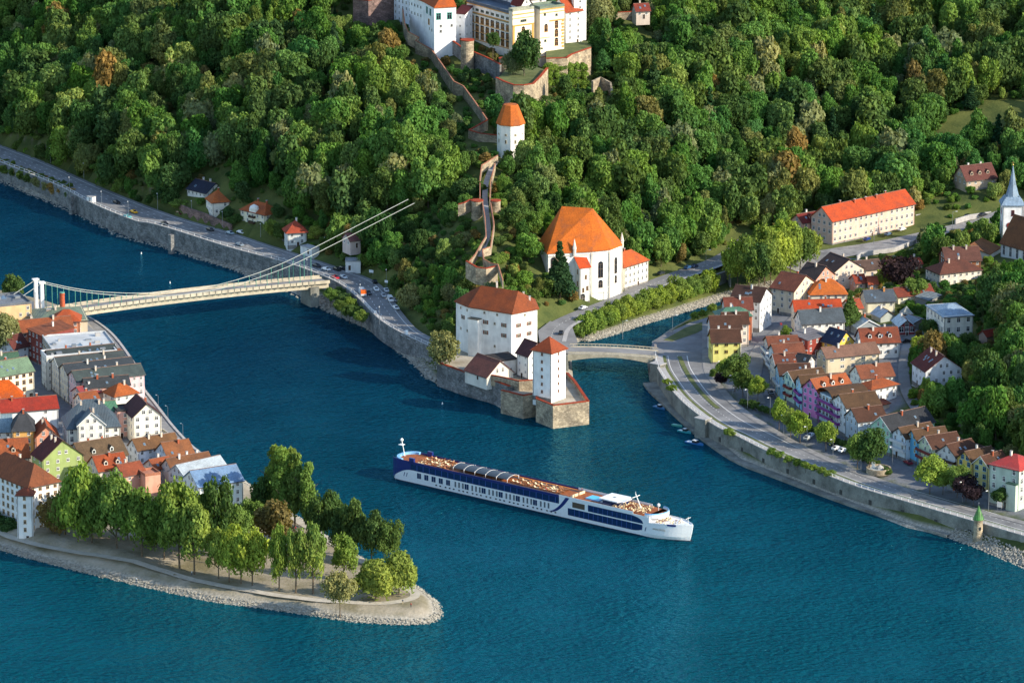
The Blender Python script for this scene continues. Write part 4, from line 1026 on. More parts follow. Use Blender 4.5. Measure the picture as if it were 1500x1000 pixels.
# great church with steep orange roof
ze = 29.0
e = [(803,370.5),(867,367),(893,364.5),(911,357.5)]
E0 = [P(*q, ze) for q in e]; nn = Vector((-(E0[1]-E0[0]).y, (E0[1]-E0[0]).x, 0)).normalized()
E0 += [E0[3] + nn * 9, E0[2] + nn * 19 + Vector((1, 0, 0)), E0[0] + nn * 17]
rr = [P(823, 302, ze + 16.5), P(868, 305, ze + 16.5)]
church, E, ro = poly_building("church", "tall white choir church with huge steep orange roof beside the dark fir", "church", E0, ze, 8, rr, [0,1,1,1,1,1,0], ze + 16.5, "#efece4", "#dc742a", .6)
gw = window_mesh(2.0, 5.4, "#8a7560", "arch"); gs = window_mesh(1.7, 2.2, "#8a7560", "arch")
wall_windows(church, E[1], E[2], (.5,), (12.0,), gw); wall_windows(church, E[1], E[2], (.5,), (6.0,), gs)
wall_windows(church, E[2], E[3], (.5,), (12.4,), gw); wall_windows(church, E[2], E[3], (.5,), (6.6,), gs)
wall_windows(church, E[0], E[1], (.12,), (15,), gw)
for i in (1, 2, 3):
    p = E[i]; MB().box(p.x-.35, p.y-.5, -3, p.x+.35, p.y+.2, ze-8-1).build("pilaster", plaster("#d8d0c0"), church)
cb = MB()
for i in (0, 1, 2):
    a, b = E[i], E[i+1]; d = (b-a).normalized(); nm = Vector((d.y, -d.x, 0)) * .25
    for zz, s in ((ze-8-1.7, .3), (2.6, .25)):
        q = [a, b, b + nm, a + nm]; cb.prism([(x.x, x.y) for x in q], zz, zz + s)
cb.build("cornice", plaster("#cfc8ba"), church)
for p, hgt in ((E[3], 5.0), (E[0] + (E[1]-E[0]) * .6 + Vector((0,-.6,0)), 5.5)):
    MB().lathe([(.7, ze-9.5), (.7, ze-8+1.2), (.9, ze-8+1.3), (.05, ze-8+hgt)], 6, p.x, p.y).build("pinnacle", plaster("#ddd6c8"), church)
hs, L_, M_ = house("white stair wing with steep red orange lean to roof in front of the church", (849.5,391.5),(864,390),8,15.4,9,"shed",6,"#efece4","#d4562a",ch=0,win=(.8,1.8),sp=3.2,st=5,frame="#b08a60",name="church_wing",cat="wing",nf="f")
wm1 = window_mesh(.8, 1.8, "#b08a60", "cross")
for x, z in ((L_*.6, 11), (L_*.35, 5.5), (L_*.75, 6.2)): part("window", wm1, hs, Matrix.Translation((x, 0, z)))
for x in (L_*.3,): part("arch_door", window_mesh(1.8, 2.6, "#c9b8a0", "arch"), hs, Matrix.Translation((x, 0, 1.6)))
house("cream rectory with orange hip roof attached to the church", (914,391),(950,380),8,9.8,11,"hip",4.6,"#e6dcc4","#cf6430",win=(1.0,1.6),sp=2.3,skip=0,name="rectory",ch=1)
# the lower castle: palace block
ze = 28.5
E0 = [P(668,440.5,ze), P(688.5,448.5,ze), P(749,458.5,ze), P(787,451,ze)]
E0 += [E0[3] + Vector((-1.5, 14, 0)), E0[0] + Vector((5, 13, 0))]
rr = [P(705,418,ze+7), P(759,426,ze+7)]
pal, E, ro = poly_building("castle_palace", "massive white lower castle block with red brown hip roof and brown shutters", "castle", E0, ze, 8.5, rr, [0,0,1,1,1,0], ze + 7, "#e3e2dd", "#98502f", .9)
sh = window_mesh(1.1, 1.5, "#cdbfa8", "shutter"); sm = window_mesh(.8, 1.0, "#cdbfa8", "plain")
wall_windows(pal, E[2], E[3], (.28, .68), (14.4, 10.3), sh); wall_windows(pal, E[2], E[3], (.52,), (18.2,), sm)
wall_windows(pal, E[1], E[2], (.38, .82), (14.6, 10.4), sh); wall_windows(pal, E[1], E[2], (.35, .66), (18.4,), sm); wall_windows(pal, E[1], E[2], (.6,), (14.6, 5.4), sm)
wall_windows(pal, E[0], E[1], (.5,), (14.5,), sh); wall_windows(pal, E[0], E[1], (.35, .8), (9.6, 18.0), sm)
q = E[1] + (E[2]-E[1]) * .08; ang = math.atan2((E[2]-E[1]).y, (E[2]-E[1]).x)
Mt = Matrix.Translation((q.x, q.y, 0)) @ Matrix.Rotation(ang, 4, 'Z')
MB().box(-.8, -2.6, -3, 3.9, .4, 15.6, 0, Mt).box(-1, -2.8, 15.6, 4.1, .4, 15.9, 1, Mt).build("stair_turret", [plaster("#e3e2dd"), tiles("#6b6a60")], pal)
for p, c in ((P(752,430,ze+5), 0), (P(767,432,ze+4), 1), (P(776,438,ze+3.5), 2), (P(728,417,ze+6), 3)):
    part("chimney", chimney_mesh("#d9cfc0"), ro, Matrix.Translation(p - pal.location))
gc = "buildings of the lower castle"
house("small white castle building with dark purple roof between palace and tower", (757,514.5),(774,520.5),9,10,8,"gx",4.6,"#e6e2da","#5f3a3c",sp=2.6,win=(.8,1.1),name="castle_house",ch=0,sky=0,group=gc)
house("square white riverside tower with red brown pyramid roof", (780.5,511),(807.5,516.3),8.6,19,9.2,"pyr",4.8,"#e9e8e4","#9c4d2e",sp=5,st=2.95,win=(.8,1.15),frame="#a87c60",name="tower",cat="tower",ch=0,skip=0,over=.8,nodoor=True,group=gc)
house("low gatehouse with broad maroon roof and stone wall above the river", (681,540.5),(713,551.5),9,2.4,13,"gx",5.4,"#d4cfc2","#84544a",win=(.9,1.7),name="castle_gatehouse",ch=0,sky=0,group=gc,frame="#e0dcd4")
house("white wing with dark flat roof linking gatehouse and palace", (722,530),(757,525),9,6.5,8,"shed",.8,"#dcdad4","#3c3838",name="castle_wing",cat="wing",ch=0,sp=4,group=gc)
# stepped bastion on the river
def bastion(label, pts, ztop, mat, cope=M_COPE, par=1.5, zb=-2, closed=True, floor=M_GRAVEL, name="bastion", merlons=None, start=0, end=None):
    r = empty(name, (pts[0].x, pts[0].y, 0)); tag(r, label, "bastion"); o = pts[0]
    Q = [(p.x - o.x, p.y - o.y) for p in pts]
    MB().prism(Q, zb, ztop).build("masonry", mat, r)
    fl = MB(); fl.prism([(x * .999, y * .999) for x, y in Q], ztop, ztop + .02).build("terrace", floor, r)
    n = len(pts); end = n if end is None else end
    c = sum((Vector((x, y, 0)) for x, y in Q), Vector()) / n
    m = MB(); k = MB()
    for i in range(start, end):
        a = Vector((*Q[i], 0)); b = Vector((*Q[(i+1) % n], 0)); d = (b - a).normalized(); nm = Vector((-d.y, d.x, 0))
        if nm.dot(c - a) < 0: nm = -nm
        for mb, z0, z1, w0, w1 in ((m, ztop, ztop + par, 0.02, .8), (k, ztop + par, ztop + par + .3, -.15, 1.0)):
            qq = [a + nm * w0, b + nm * w0, b + nm * w1, a + nm * w1]
            mb.prism([(x.x, x.y) for x in qq], z0, z1)
    m.build("parapet", mat, r); k.build("coping", cope, r)
    guard(pts, max(0, zb + 9), ztop + par)
    return r
cat_a = bastion("grey and warm stone river bastion with red tiled coping below the white tower", BAST_A, 7.6, M_STONE_W, end=7)
cat_b = bastion("long stone river wall of the lower castle left of the bastion", BAST_B, 8.6, M_STONE, par=.9, end=3)
sheet("castle_court", [*BAST_B], 9.0, M_GRAVEL)
def masonry_wall(label, pts, zs, ht, th, mat, cope=M_COPE, group=None, name="castle_wall"):
    Q = [P(u, v, z) for (u, v), z in zip(pts, zs)]
    r = empty(name, Q[0]); tag(r, label, "wall", group); o = Q[0].copy()
    m = MB(); k = MB(); n = len(Q)
    A = [q - o for q in Q]; B = offset(A, th)
    for i in range(n - 1):
        a, b, c, d = A[i], A[i+1], B[i+1], B[i]
        for mb, lo, hi in ((m, -ht, 0), (k, 0, .35)):
            vs = [(p.x, p.y, p.z + lo) for p in (a, b, c, d)] + [(p.x, p.y, p.z + hi) for p in (a, b, c, d)]
            mb.add(vs, [(3,2,1,0),(4,5,6,7),(0,1,5,4),(1,2,6,5),(2,3,7,6),(3,0,4,7)])
    m.build("masonry", mat, r); k.build("coping", cope, r)
    for i in range(n - 1): guard([Q[i], Q[i+1], Q[i+1] + Vector((0, 1.5, 0)), Q[i] + Vector((0, 1.5, 0))], min(Q[i].z, Q[i+1].z) - ht * .8, max(Q[i].z, Q[i+1].z))
    return r
masonry_wall("upper court wall of warm stone with red coping behind the river terrace", [(714,549),(740,554),(758,558.5),(783,557)], [11.5]*4, 4, .8, M_STONE_W)
masonry_wall("low stone wall with red coping stepping down beside the white tower", [(785,566),(790,572),(788,579)], [10.5,10,9.5], 3.5, .8, M_STONE_W)
# ---- walls climbing to the fortress
COPE_P = tiles("#c08468")
gw2 = "walls climbing from the lower castle to the fortress"
masonry_wall("curtain wall with pink coping running from the fortress down to the octagonal tower", [(589,14),(592,35),(597,47),(614,56),(608,60),(631,73),(646,94),(664,120),(678,127),(695,150),(712.7,176)], [80,76,73,70,69,66.5,64.5,62.5,61,58.5,55.5], 6, .6, M_STONE_W, cope=COPE_P, group=gw2)
masonry_wall("low battlemented wall corner just left of the octagonal tower", [(712.7,176),(699,184),(686,191),(702,196),(728,199)], [55.5,54,52.8,52.6,52.4], 5.5, .9, M_STONE_W, group=gw2)
masonry_wall("left wall of the covered stairway below the octagonal tower", [(728.5,228),(716,236),(705,242.5),(702.5,262),(702.5,289)], [50,48.8,47.6,45,42.5], 3.2, .4, M_STONE_W, cope=COPE_P, group=gw2)
masonry_wall("right wall of the stairway, upper part, with orange coping", [(724.6,240),(718,266),(717,292)], [48,45,42], 3.2, .4, M_STONE_W, cope=COPE_P, group=gw2)
masonry_wall("winding left wall of the stairway below the twin turrets", [(706,296),(710,320.5),(711.5,346.5),(703,360),(696,372.5),(686,384)], [42,39.4,36.6,35.2,34,33], 3.2, .4, M_STONE_W, cope=COPE_P, group=gw2)
masonry_wall("winding right wall of the stairway ending above the palace roof", [(718,296),(723,328),(718,362),(706,366),(708,380),(718,386),(729,388),(736,411)], [42,38.5,35.4,35,33.8,33.4,33.2,30], 3.2, .4, M_STONE_W, cope=COPE_P, group=gw2)
masonry_wall("ruined stone wall with orange coping on the crag behind the palace", [(682,383),(697,392),(712,394),(729,390)], [33,32.4,32.2,32.6], 7, .9, M_STONE_W, group=gw2)
masonry_wall("short ruined wall stub jutting left from the turrets", [(671,300),(680,298),(690,293)], [41,41.6,42.5], 5, .9, M_STONE_W, group=gw2)
def turret(label, u, v, z, r, h, mat, cap="flat", capmat=M_COPE, n=18, name="turret", zdeep=5, rt=None, caph=3, group=None):
    p = P(u, v, z); root = empty(name, p); tag(root, label, "turret", group)
    MB().lathe([(r * 1.06, -h - zdeep), (r, -1.2), (r * 1.05, -1.1), (r * 1.05, 0)], n).build("wall", mat, root, smooth=False)
    if cap == "flat": MB().lathe([(r * 1.12, 0), (r * 1.12, .35), (r * .8, .36)], n).build("coping", capmat, root)
    else: MB().lathe([(r * 1.25, -.05), (r * 1.2, .25), (.06, caph), (.05, caph + .9)], n).build("roof", capmat, root)
    guard([p + Vector((-r, -r, 0)), p + Vector((r, -r, 0)), p + Vector((r, r, 0)), p + Vector((-r, r, 0))], z - h, z)
    return root
turret("small round stone turret left of the stairway", 699, 294, 42.5, 2.4, 4, M_STONE_W, group="twin turrets flanking the stairway")
turret("small round stone turret right of the stairway", 726, 294, 42.5, 2.0, 3, M_STONE_W, group="twin turrets flanking the stairway")
pts = [((727,236),46.5),((717,252),44.5),((711,270),42.6),((710,292),40),((714,320),37.4),((716,345),35),((708,362),33.6),((702,376),32.4)]
Q = smooth([P(*a, z) for a, z in pts]); A = offset(Q, 1.15); B = offset(Q, -1.15)
stp = loft("stairway", A, B, M_KERB, None, 60, 1)
# octagonal tower
p = P(748, 180, 60.5); root = empty("octagonal_tower", (p.x, p.y, 60.5)); tag(root, "white octagonal tower with flat topped orange roof on the ridge", "tower")
MB().lathe([(5.9, -16), (5.9, .2)], 8).build("wall", plaster("#e9e6dc"), root)
MB().lathe([(6.4, -.3), (6.4, .1), (3.2, 8.2), (.1, 8.6)], 8).build("roof", tiles("#cf7030"), root)
for i in range(8):
    t = math.pi / 8 + math.pi / 4 * i - math.pi / 2
    M = Matrix.Rotation(t + math.pi / 2, 4, 'Z') @ Matrix.Translation((0, -5.9 * math.cos(math.pi / 8), 0))
    part("window", window_mesh(.9, .8, "#c9bca0", "plain"), root, M @ Matrix.Translation((0, 0, -4.4)))
    part("window", window_mesh(.8, 1.5, "#c9bca0", "plain"), root, M @ Matrix.Translation((0, 0, -7.4)))
guard([p + Vector((-6,-6,0)), p + Vector((6,-6,0)), p + Vector((6,6,0)), p + Vector((-6,6,0))], 51, 68)
# ---- the fortress
gf = "buildings of the hill fortress"
OCW = window_mesh(1.3, 2.3, "#c98f3c", "arch"); OCS = window_mesh(1.1, 1.1, "#6d7a68", "plain"); OCB = window_mesh(1.7, 2.6, "#c98f3c", "arch")
GOLD = plaster("#c9933f")
hp, L_, M_ = house("long white and gold fortress palace with rows of arched windows", (684,4),(751,22.5),66,18.5,12,"flat",1.6,"#e4e2da","#6f7d8c",group=gf,nowin=True,name="fortress_palace",cat="palace",deep=4)
xs = [2.4]
nn_ = 18
for fi, (z, ms) in enumerate(((16.4, OCS), (11.6, OCW), (7.6, OCW), (4.0, OCW))):
    for c in range(nn_):
        x = L_ * (c + .6) / nn_ + (.5 if c % 2 else -.5) * .8
        part("window", ms, hp, Matrix.Translation((x, 0, z)))
bd = MB()
for z, t_ in ((14.6, .5), (10.0, .22), (6.0, .22), (2.2, .3), (18.4, .4)): bd.box(-.2, -.3, z, L_ + .2, 0, z + t_)
bd.build("cornice", GOLD, hp)
MB().box(-.3,-.4,14.3,L_+.3,-.02,14.6).build("green_band", tiles("#4c6b5c", True), hp)
h2, L2, _ = house("sunlit ochre and white end pavilion of the fortress palace", (751,17.2),(782,13.0),63,23.5,3,"flat",1.2,"#e9dcc4","#b9bca8",group=gf,nowin=True,name="fortress_pavilion",cat="pavilion",deep=4)
for x, z, ms in ((.5, 18.6, OCS), (.42, 18.6, OCS), (.6, 18.6, OCS), (.5, 13.6, OCB), (.5, 9.6, OCB), (.4, 9.6, OCW), (.6, 9.6, OCW), (.5, 5, OCW)): part("window", ms, h2, Matrix.Translation((L2*x, 0, z)))
bd = MB()
for z, t_ in ((21.6, .5), (19.9, .3), (16.4, .6), (7.6, .25)): bd.box(-.15, -.25, z, L2 + .15, 0, z + t_)
bd.box(-.1, -.2, 0, 1.1, 0, 16.4); bd.box(L2 - 1.1, -.2, 0, L2, 0, 16.4)
bd.build("cornice", GOLD, h2)
h3, L3, _ = house("tall cream fortress tower block with ochre window surrounds", (791,14),(826.5,9.5),62,24,9.5,"flat",1.2,"#e8dbc2","#8a9a88",group=gf,nowin=True,name="fortress_tower",cat="tower",deep=4)
for x, z, ms in ((.25, 14.5, OCB), (.68, 20.5, OCS), (.68, 15.6, OCB), (.68, 11.6, OCB), (.68, 7.4, OCB), (.7, 3.4, OCS), (.2, 21.3, OCS), (.22, 9, OCS)): part("window", ms, h3, Matrix.Translation((L3*x, 0, z)))
bd = MB()
for x0, x1, z, t_ in ((0, 1, 23.4, .6), (0, 1, 22.0, .3), (.4, 1, 17.8, .5), (0, .4, 10.4, .2), (0, 1, 1.4, .3)): bd.box(L3*x0-.1, -.25, z, L3*x1+.1, 0, z + t_)
for i in range(9): bd.box(L3-1.3 - (.3 if i % 2 else 0), -.18, 17 - i*1.5, L3-.2, 0, 17.9 - i*1.5)
bd.build("cornice", GOLD, h3)
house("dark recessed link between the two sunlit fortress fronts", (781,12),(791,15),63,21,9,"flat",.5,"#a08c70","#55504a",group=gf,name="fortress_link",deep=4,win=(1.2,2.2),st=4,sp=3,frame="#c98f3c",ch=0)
house("white fortress wing with red orange roof at the right end", (829,17),(853,13.5),64,16,10,"gx",6,"#ebe8e2","#b4522e",group=gf,name="fortress_wing",cat="wing",deep=4,sp=3.6)
house("low white lean to chapel at the foot of the right fortress wing", (839,31.5),(853,30),62,11,5,"shed",1.6,"#ece9e4","#4a5a48",group=gf,name="fortress_chapel",cat="chapel",deep=4,sp=5)
house("tall white fortress tower at the upper right with green cornice", (841,-10),(859,-12),70,18,9,"pyr",6,"#ece9e4","#b4522e",group=gf,name="fortress_tower",cat="tower",deep=5,sp=4)
house("white fortress house with orange roof behind the palace parapet", (752,0),(800,-4),72,16,14,"gx",7,"#e8e4dc","#b4522e",group=gf,name="fortress_house",sp=4)
house("white gabled fortress house peeking over the pavilion", (763,8),(780,6),72,15.2,8,"gy",4.6,"#ebe8e4","#8a3a30",group=gf,name="fortress_house",sp=4)
ze = 87.0
E0 = [P(600,-6,ze), P(622,2,ze), P(636,10.7,ze), P(668,9,ze)]
E0 += [E0[3] + Vector((-2, 16, 0)), E0[0] + Vector((8, 14, 0))]
rr = [P(628,-30,ze+8), P(655,-20,ze+8)]
prow, E, ro = poly_building("fortress_keep", "white prow shaped fortress house with orange roof and teal painted window frames", "keep", E0, ze, 66, rr, [0,0,1,1,1,0], ze + 8, "#e6e8ea", "#c4622e", .6, group=gf)
TEAL = window_mesh(2.2, 3.0, "#5fa89c", "big"); SMW = window_mesh(.9, 1.2, "#b8b8b0", "plain")
wall_windows(prow, E[2], E[3], (.2, .7), (16.6,), TEAL); wall_windows(prow, E[2], E[3], (.8, .3), (12.0, ), SMW); wall_windows(prow, E[2], E[3], (.3,), (9.5,), SMW)
wall_windows(prow, E[1], E[2], (.25, .6), (17.6,), TEAL); wall_windows(prow, E[1], E[2], (.45,), (12.6,), window_mesh(2.0,2.6,"#c98f3c","big")); wall_windows(prow, E[1], E[2], (.5, .75), (9.5,), SMW)
wall_windows(prow, E[0], E[1], (.15,.35,.55,.75), (17.5,13.5), SMW)
house("small white fortress tower with dark red lean to roof", (667,19),(681,20.5),68,13.5,7,"shed",2.6,"#e2e4e8","#5c2a2c",group=gf,name="fortress_turret",cat="tower",deep=5,win=(.8,1.0),sp=2.4,st=4,ch=0)
house("white fortress wall house at the upper left", (577,-14),(603,-6),68,16,10,"gx",5,"#dfe3ea","#8a4a3a",group=gf,name="fortress_house",deep=7,sp=3)
def wpoly(label, pts, z, zb, mat, par=1.2, floor=M_GRASS, end=None):
    return bastion(label, [P(u, v, z) for u, v in pts], z, mat, par=par, zb=zb, floor=floor, end=end)
wpoly("square reddish stone bastion at the upper left of the fortress", [(517,3),(539.6,5),(578,0),(570,-14),(525,-12)], 79, 58, M_BRICKW, floor=M_GRAVEL)
wpoly("rounded stone bastion with red coping below the fortress palace", [(726,118),(738,124),(752,129),(768,129),(782,127),(793,116),(803,104),(780,96),(745,98)], 65.5, 48, M_STONE_W, end=6)
wpoly("ivy grown terrace wall under the sunlit fortress tower", [(800,90),(831,89),(838,84),(866,74),(866,60),(800,66)], 66, 44, M_STONE_W, end=3)
turret("round pale stone turret left under the fortress palace", 684.5, 59, 74.5, 2.9, 10, M_STONE_W, group="round turrets under the fortress palace")
turret("round stone turret right under the palace beside the big tree", 740.5, 86, 69.5, 2.9, 8, M_STONE_W, group="round turrets under the fortress palace")
masonry_wall("stone retaining wall with red coping between the two round turrets", [(691,76),(712,85),(732,95)], [68.5,68,67.5], 8, .9, M_STONE, group=gw2)
masonry_wall("stone wall between the prow house and the left round turret", [(651,53),(663,61),(675,70)], [71,70.5,70], 6, .9, M_STONE, group=gw2)
masonry_wall("ruined gate wall of grey stone at the right edge of the clearing", [(869,120),(880,114),(893,122),(896,141)], [60,60.5,59,56], 6, .9, M_STONE_W, cope=M_STONE_W)
masonry_wall("grey terrace wall with red coping at the top right of the fortress", [(902,19),(925,18),(938,20)], [72,72,72], 4, .9, M_STONE_W)
house("small red roofed gate house at the top centre right", (932,16),(952,15),72,4,7,"gx",2.8,"#c9b8a8","#8a4034",group=gf,name="gate_house")
masonry_wall("brown brick retaining wall below the white villa", [(262,300),(276,306),(300,314),(338,330)], [12,12,11.6,10.5], 4.5, .8, M_BRICKW, cope=M_BRICKW)
masonry_wall("low stone garden wall behind the pavement near the cream villa", [(340,322),(356,328),(392,342),(415,352)], [10.5,10.5,10.3,10], 2, .5, M_STONE, cope=M_STONE)
masonry_wall("pale retaining wall at the bend of the valley road", [(1038,407),(1052,402),(1066,397),(1069,404)], [8.8,8.8,8.8,8.8], 5, .6, M_CONC, cope=M_KERB)
masonry_wall("long pale wall at the edge of the upper road", [(1342,316),(1370,311),(1385,309)], [12]*3, 3, .6, M_KERB, cope=M_KERB)
masonry_wall("curved pale wall around the road loop with little piers", [(1256,376),(1262,371),(1280,368),(1310,364),(1342,352)], [11]*5, 1.6, .5, M_KERB, cope=M_KERB)
masonry_wall("pale wall above the parking terrace by the church", [(1400,322),(1420,316),(1452,311)], [13]*3, 2, .6, M_KERB, cope=M_KERB)
# parish church at the right edge
gp = "parish church"
ht, L_, M_ = house("white church tower with slender blue grey spire at the right edge", (1469,302),(1499,302),11,18,9,"flat",.4,"#e4e6e8","#9aa4ac",group=gp,name="church_tower",cat="church tower",win=(1.2,2.4),sp=6,st=6,frame="#8a3a30",ch=0)
SPIRE = tiles("#7f98b0", True)
z0 = 18.3
sp_ = MB()
b_ = [(-.8,-.8),(L_+.8,-.8),(L_+.8,9.8),(-.8,9.8)]; cxx, cyy = L_/2, 4.5
r8 = [(cxx + 3.0*math.cos(math.pi/8+math.pi/4*i), cyy + 3.0*math.sin(math.pi/8+math.pi/4*i)) for i in range(8)]
sp_.add([(x, y, z0) for x, y in b_] + [(cxx + (x-cxx)*.55, cyy + (y-cyy)*.55, z0 + 3.4) for x, y in b_], [(0,1,5,4),(1,2,6,5),(2,3,7,6),(3,0,4,7),(3,2,1,0)])
sp_.lathe([(3.1, z0 + 2.6), (1.6, z0 + 8), (.1, z0 + 16.5)], 8, cxx, cyy).build("spire", SPIRE, ht)
MB().tube((cxx,cyy,z0+16), (cxx,cyy,z0+18.5), .09).lathe([(.05,z0+16.4),(.4,z0+16.9),(.05,z0+17.4)],8,cxx,cyy).box(cxx-.6,cyy-.06,z0+17.8,cxx+.6,cyy+.06,z0+17.95).build("cross", flat_mat("gilt", (.6,.42,.12), .3, .8), ht)
part("clock", MB().lathe([(1.3,0),(1.3,.1),(1.1,.12)],16).mesh("clock",[flat_mat("clock_red",srgb("#7c2620"),.6)]), ht, Matrix.Translation((L_*.35,-.05,9.5)) @ Matrix.Rotation(math.pi/2,4,'X'))
house("white church nave with steep brown roof cut by the right edge", (1466,354),(1535,374),10,8,15,"gx",11,"#e4e6e4","#8a5c3c",group=gp,name="church_nave",cat="church",win=(1.4,3.6),wkind="arch",sp=3.8,st=7,ch=0,sky=0)
house("brown roofed lean to porch at the left foot of the church", (1449,372),(1466,362),10,3.5,9,"shed",3,"#d8d4cc","#8a5c3c",group=gp,name="church_porch",cat="porch",nowin=True,ch=0)
# ------------------------------------------------------------------ suspension bridge
CREAM = noise_mat("bridge_cream", (0.46, 0.41, 0.31), .7, .12, .4, fine=.12)
GREENST = flat_mat("bridge_green", srgb("#4f8a78"), .5)
CABLE = flat_mat("cable_white", (.42, .44, .40), .6)
N0 = P(57, 463, 11.0); N1 = P(462, 414, 10.0)
d = (N1 - N0); d.z = 0; LB = d.length; bd_ = d.normalized(); bn = Vector((-bd_.y, bd_.x, 0)); WB = 6.6
br = empty("suspension_bridge", N0, math.atan2(bd_.y, bd_.x)); tag(br, "cream coloured suspension bridge with green hangers and white portal pylon on the left", "bridge")
BM = Matrix.Translation(N0) @ Matrix.Rotation(math.atan2(bd_.y, bd_.x), 4, 'Z'); BI = BM.inverted()
def arch(x): t = x / LB; return 2.0 * 4 * t * (1 - t) * .55 - t * 1.0
NS = 60
m = MB(); g1 = MB()
def lon(mb, y0, y1, z0, z1, mi=0, x0=-14, x1=None):
    x1 = LB + 6 if x1 is None else x1
    for i in range(NS):
        a = x0 + (x1 - x0) * i / NS; b = x0 + (x1 - x0) * (i + 1) / NS; za, zb = arch(a), arch(b)
        vs = [(a,y0,za+z0),(b,y0,zb+z0),(b,y1,zb+z0),(a,y1,za+z0),(a,y0,za+z1),(b,y0,zb+z1),(b,y1,zb+z1),(a,y1,za+z1)]
        mb.add(vs, [(0,3,2,1),(4,5,6,7),(0,1,5,4),(2,3,7,6)] + ([(3,0,4,7)] if i == 0 else []) + ([(1,2,6,5)] if i == NS-1 else []), mi)
lon(m, .3, WB - .3, -.7, 0); m.build("deck", M_ASPH, br)
for y0, y1 in ((-.3, .3), (WB - .3, WB + .3)):
    g = MB(); lon(g, y0, y1, -2.6, .55); g.build("girder", CREAM, br)
for y in (-1.6, WB + .3):
    g = MB(); lon(g, y, y + 1.3, -.25, -.02); g.build("walkway", M_PAVE, br)
for y in (-1.68, WB + 1.6):
    g = MB(); lon(g, y, y + .1, -.35, 1.0); g.build("parapet", CREAM, br)
rib = MB().box(-.14, -1.5, -.8, .14, -.3, -.3).mesh("bracket", [CREAM]); post = MB().box(-.14, -.1, -.2, .14, .1, 1.15).mesh("rail_post", [flat_mat("rail_dark", (.12,.11,.09), .6)])
for i in range(44):
    x = 1 + (LB - 2) * i / 43
    part("bracket", rib, br, Matrix.Translation((x, 0, arch(x))))
    part("rail_post", post, br, Matrix.Translation((x, -1.7, arch(x))))
# pylon portal
for y, (pu, pv) in ((0.0, (61, 414.7)), (WB, (52, 410))):
    top = BI @ plane_hit(pu, pv, N0 + bn * y, N1 + bn * y)
    MB().add([(top.x-.8, y-.7, -8),(top.x+.8, y-.7, -8),(top.x+.8, y+.7, -8),(top.x-.8, y+.7, -8),(top.x-.65, y-.6, top.z),(top.x+.65, y-.6, top.z),(top.x+.65, y+.6, top.z),(top.x-.65, y+.6, top.z)],[(0,3,2,1),(4,5,6,7),(0,1,5,4),(1,2,6,5),(2,3,7,6),(3,0,4,7)]).build("pylon", M_WHITE, br)
    MB().box(top.x-1.3, y-.9, top.z, top.x+1.3, y+.9, top.z+.6).build("saddle", M_WHITE, br)
def cable(y, pix):
    pts = [BI @ plane_hit(u, v, N0 + bn * y, N1 + bn * y) for u, v in pix]
    pts.sort(key=lambda p: p.x); q = []
    for i in range(len(pts) - 1):
        for k in range(5):
            q.append(pts[i].lerp(pts[i+1], k / 5))
    q.append(pts[-1])
    for _ in range(3): q = [q[0]] + [(q[i-1] + q[i] * 2 + q[i+1]) / 4 if abs(q[i].x - xt[y]) > 1.5 else q[i] for i in range(1, len(q)-1)] + [q[-1]]
    m = MB()
    for a, b in zip(q, q[1:]): m.tube(a, b, .13, n=6)
    m.build("main_cable", CABLE, br)
    return q
xt = {}
for y, (pu, pv) in ((0.0, (61, 414.7)), (WB, (52, 410))): xt[y] = (BI @ plane_hit(pu, pv, N0 + bn * y, N1 + bn * y)).x
cn = cable(0.0, [(34,433),(61,414.7),(80,419),(104,424.5),(140,430),(192,434.3),(240,434),(285,429.5),(320,423.5),(365,411.5),(412,395),(440,382.5),(475,365),(607,297.6)])
cf = cable(WB, [(20,431),(52,410),(76,415.5),(104,421.6),(130,425.5),(156,428),(192,429.6),(235,428.3),(275,425.5),(312,419),(345,410.5),(379.5,399.5),(421,382.7),(460,363),(598,292)])
def zc(q, x):
    for a, b in zip(q, q[1:]):
        if a.x <= x <= b.x: return a.z + (b.z - a.z) * (x - a.x) / (b.x - a.x)
    return None
for q, y in ((cn, 0.0), (cf, WB)):
    for i in range(24):
        x = 6 + (LB - 8) * i / 23
        z1 = zc(q, x)
        if z1 is None or z1 - arch(x) < .9: continue
        MB().tube((x, y, arch(x) + .4), (x, y, z1), .15, n=5).build("hanger", GREENST, br)
pier = MB().box(LB - 3, -1.5, -11, LB + 1, WB + 1.5, -2.6).build("pier", M_CONC, br)
house("stone bridge abutment block carrying the pylon on the left bank", (36,470),(62,468),3,7,14,"flat",.3,"#b8aa90","#8c8578",name="abutment",cat="abutment",nowin=True,ch=0)
anc = P(606, 300, 1).xy

# bridge over the side river
a0 = P(832, 518, 8.2); a1 = P(962, 524, 7.2); dv = (a1 - a0); dv.z = 0; L2b = dv.length; aa = math.atan2(dv.y, dv.x)
ib = empty("road_bridge", (a0.x, a0.y, 0), aa); tag(ib, "low arched concrete road bridge over the mouth of the side river", "bridge")
m = MB(); n = 24; wd = 13
def az(t): return 8.0 + (7.0 - 8.0) * t + .5 * math.sin(math.pi * t)
def ab(t): return az(t) - 2.8 + 1.7 * math.sin(math.pi * t)
vs = []
for i in range(n + 1):
    t = i / n; x = L2b * t; vs += [(x, 0, ab(t)), (x, 0, az(t)), (x, wd, az(t)), (x, wd, ab(t))]
m.add(vs, [(i*4+j, (i+1)*4+j, (i+1)*4+(j+1) % 4, i*4+(j+1) % 4) for i in range(n) for j in range(4)] + [(0,1,2,3), (n*4+3, n*4+2, n*4+1, n*4)])
m.build("span", noise_mat("bridge_concrete", (.40,.36,.27), .85, .15, .4, fine=.15), ib)
m = MB(); 
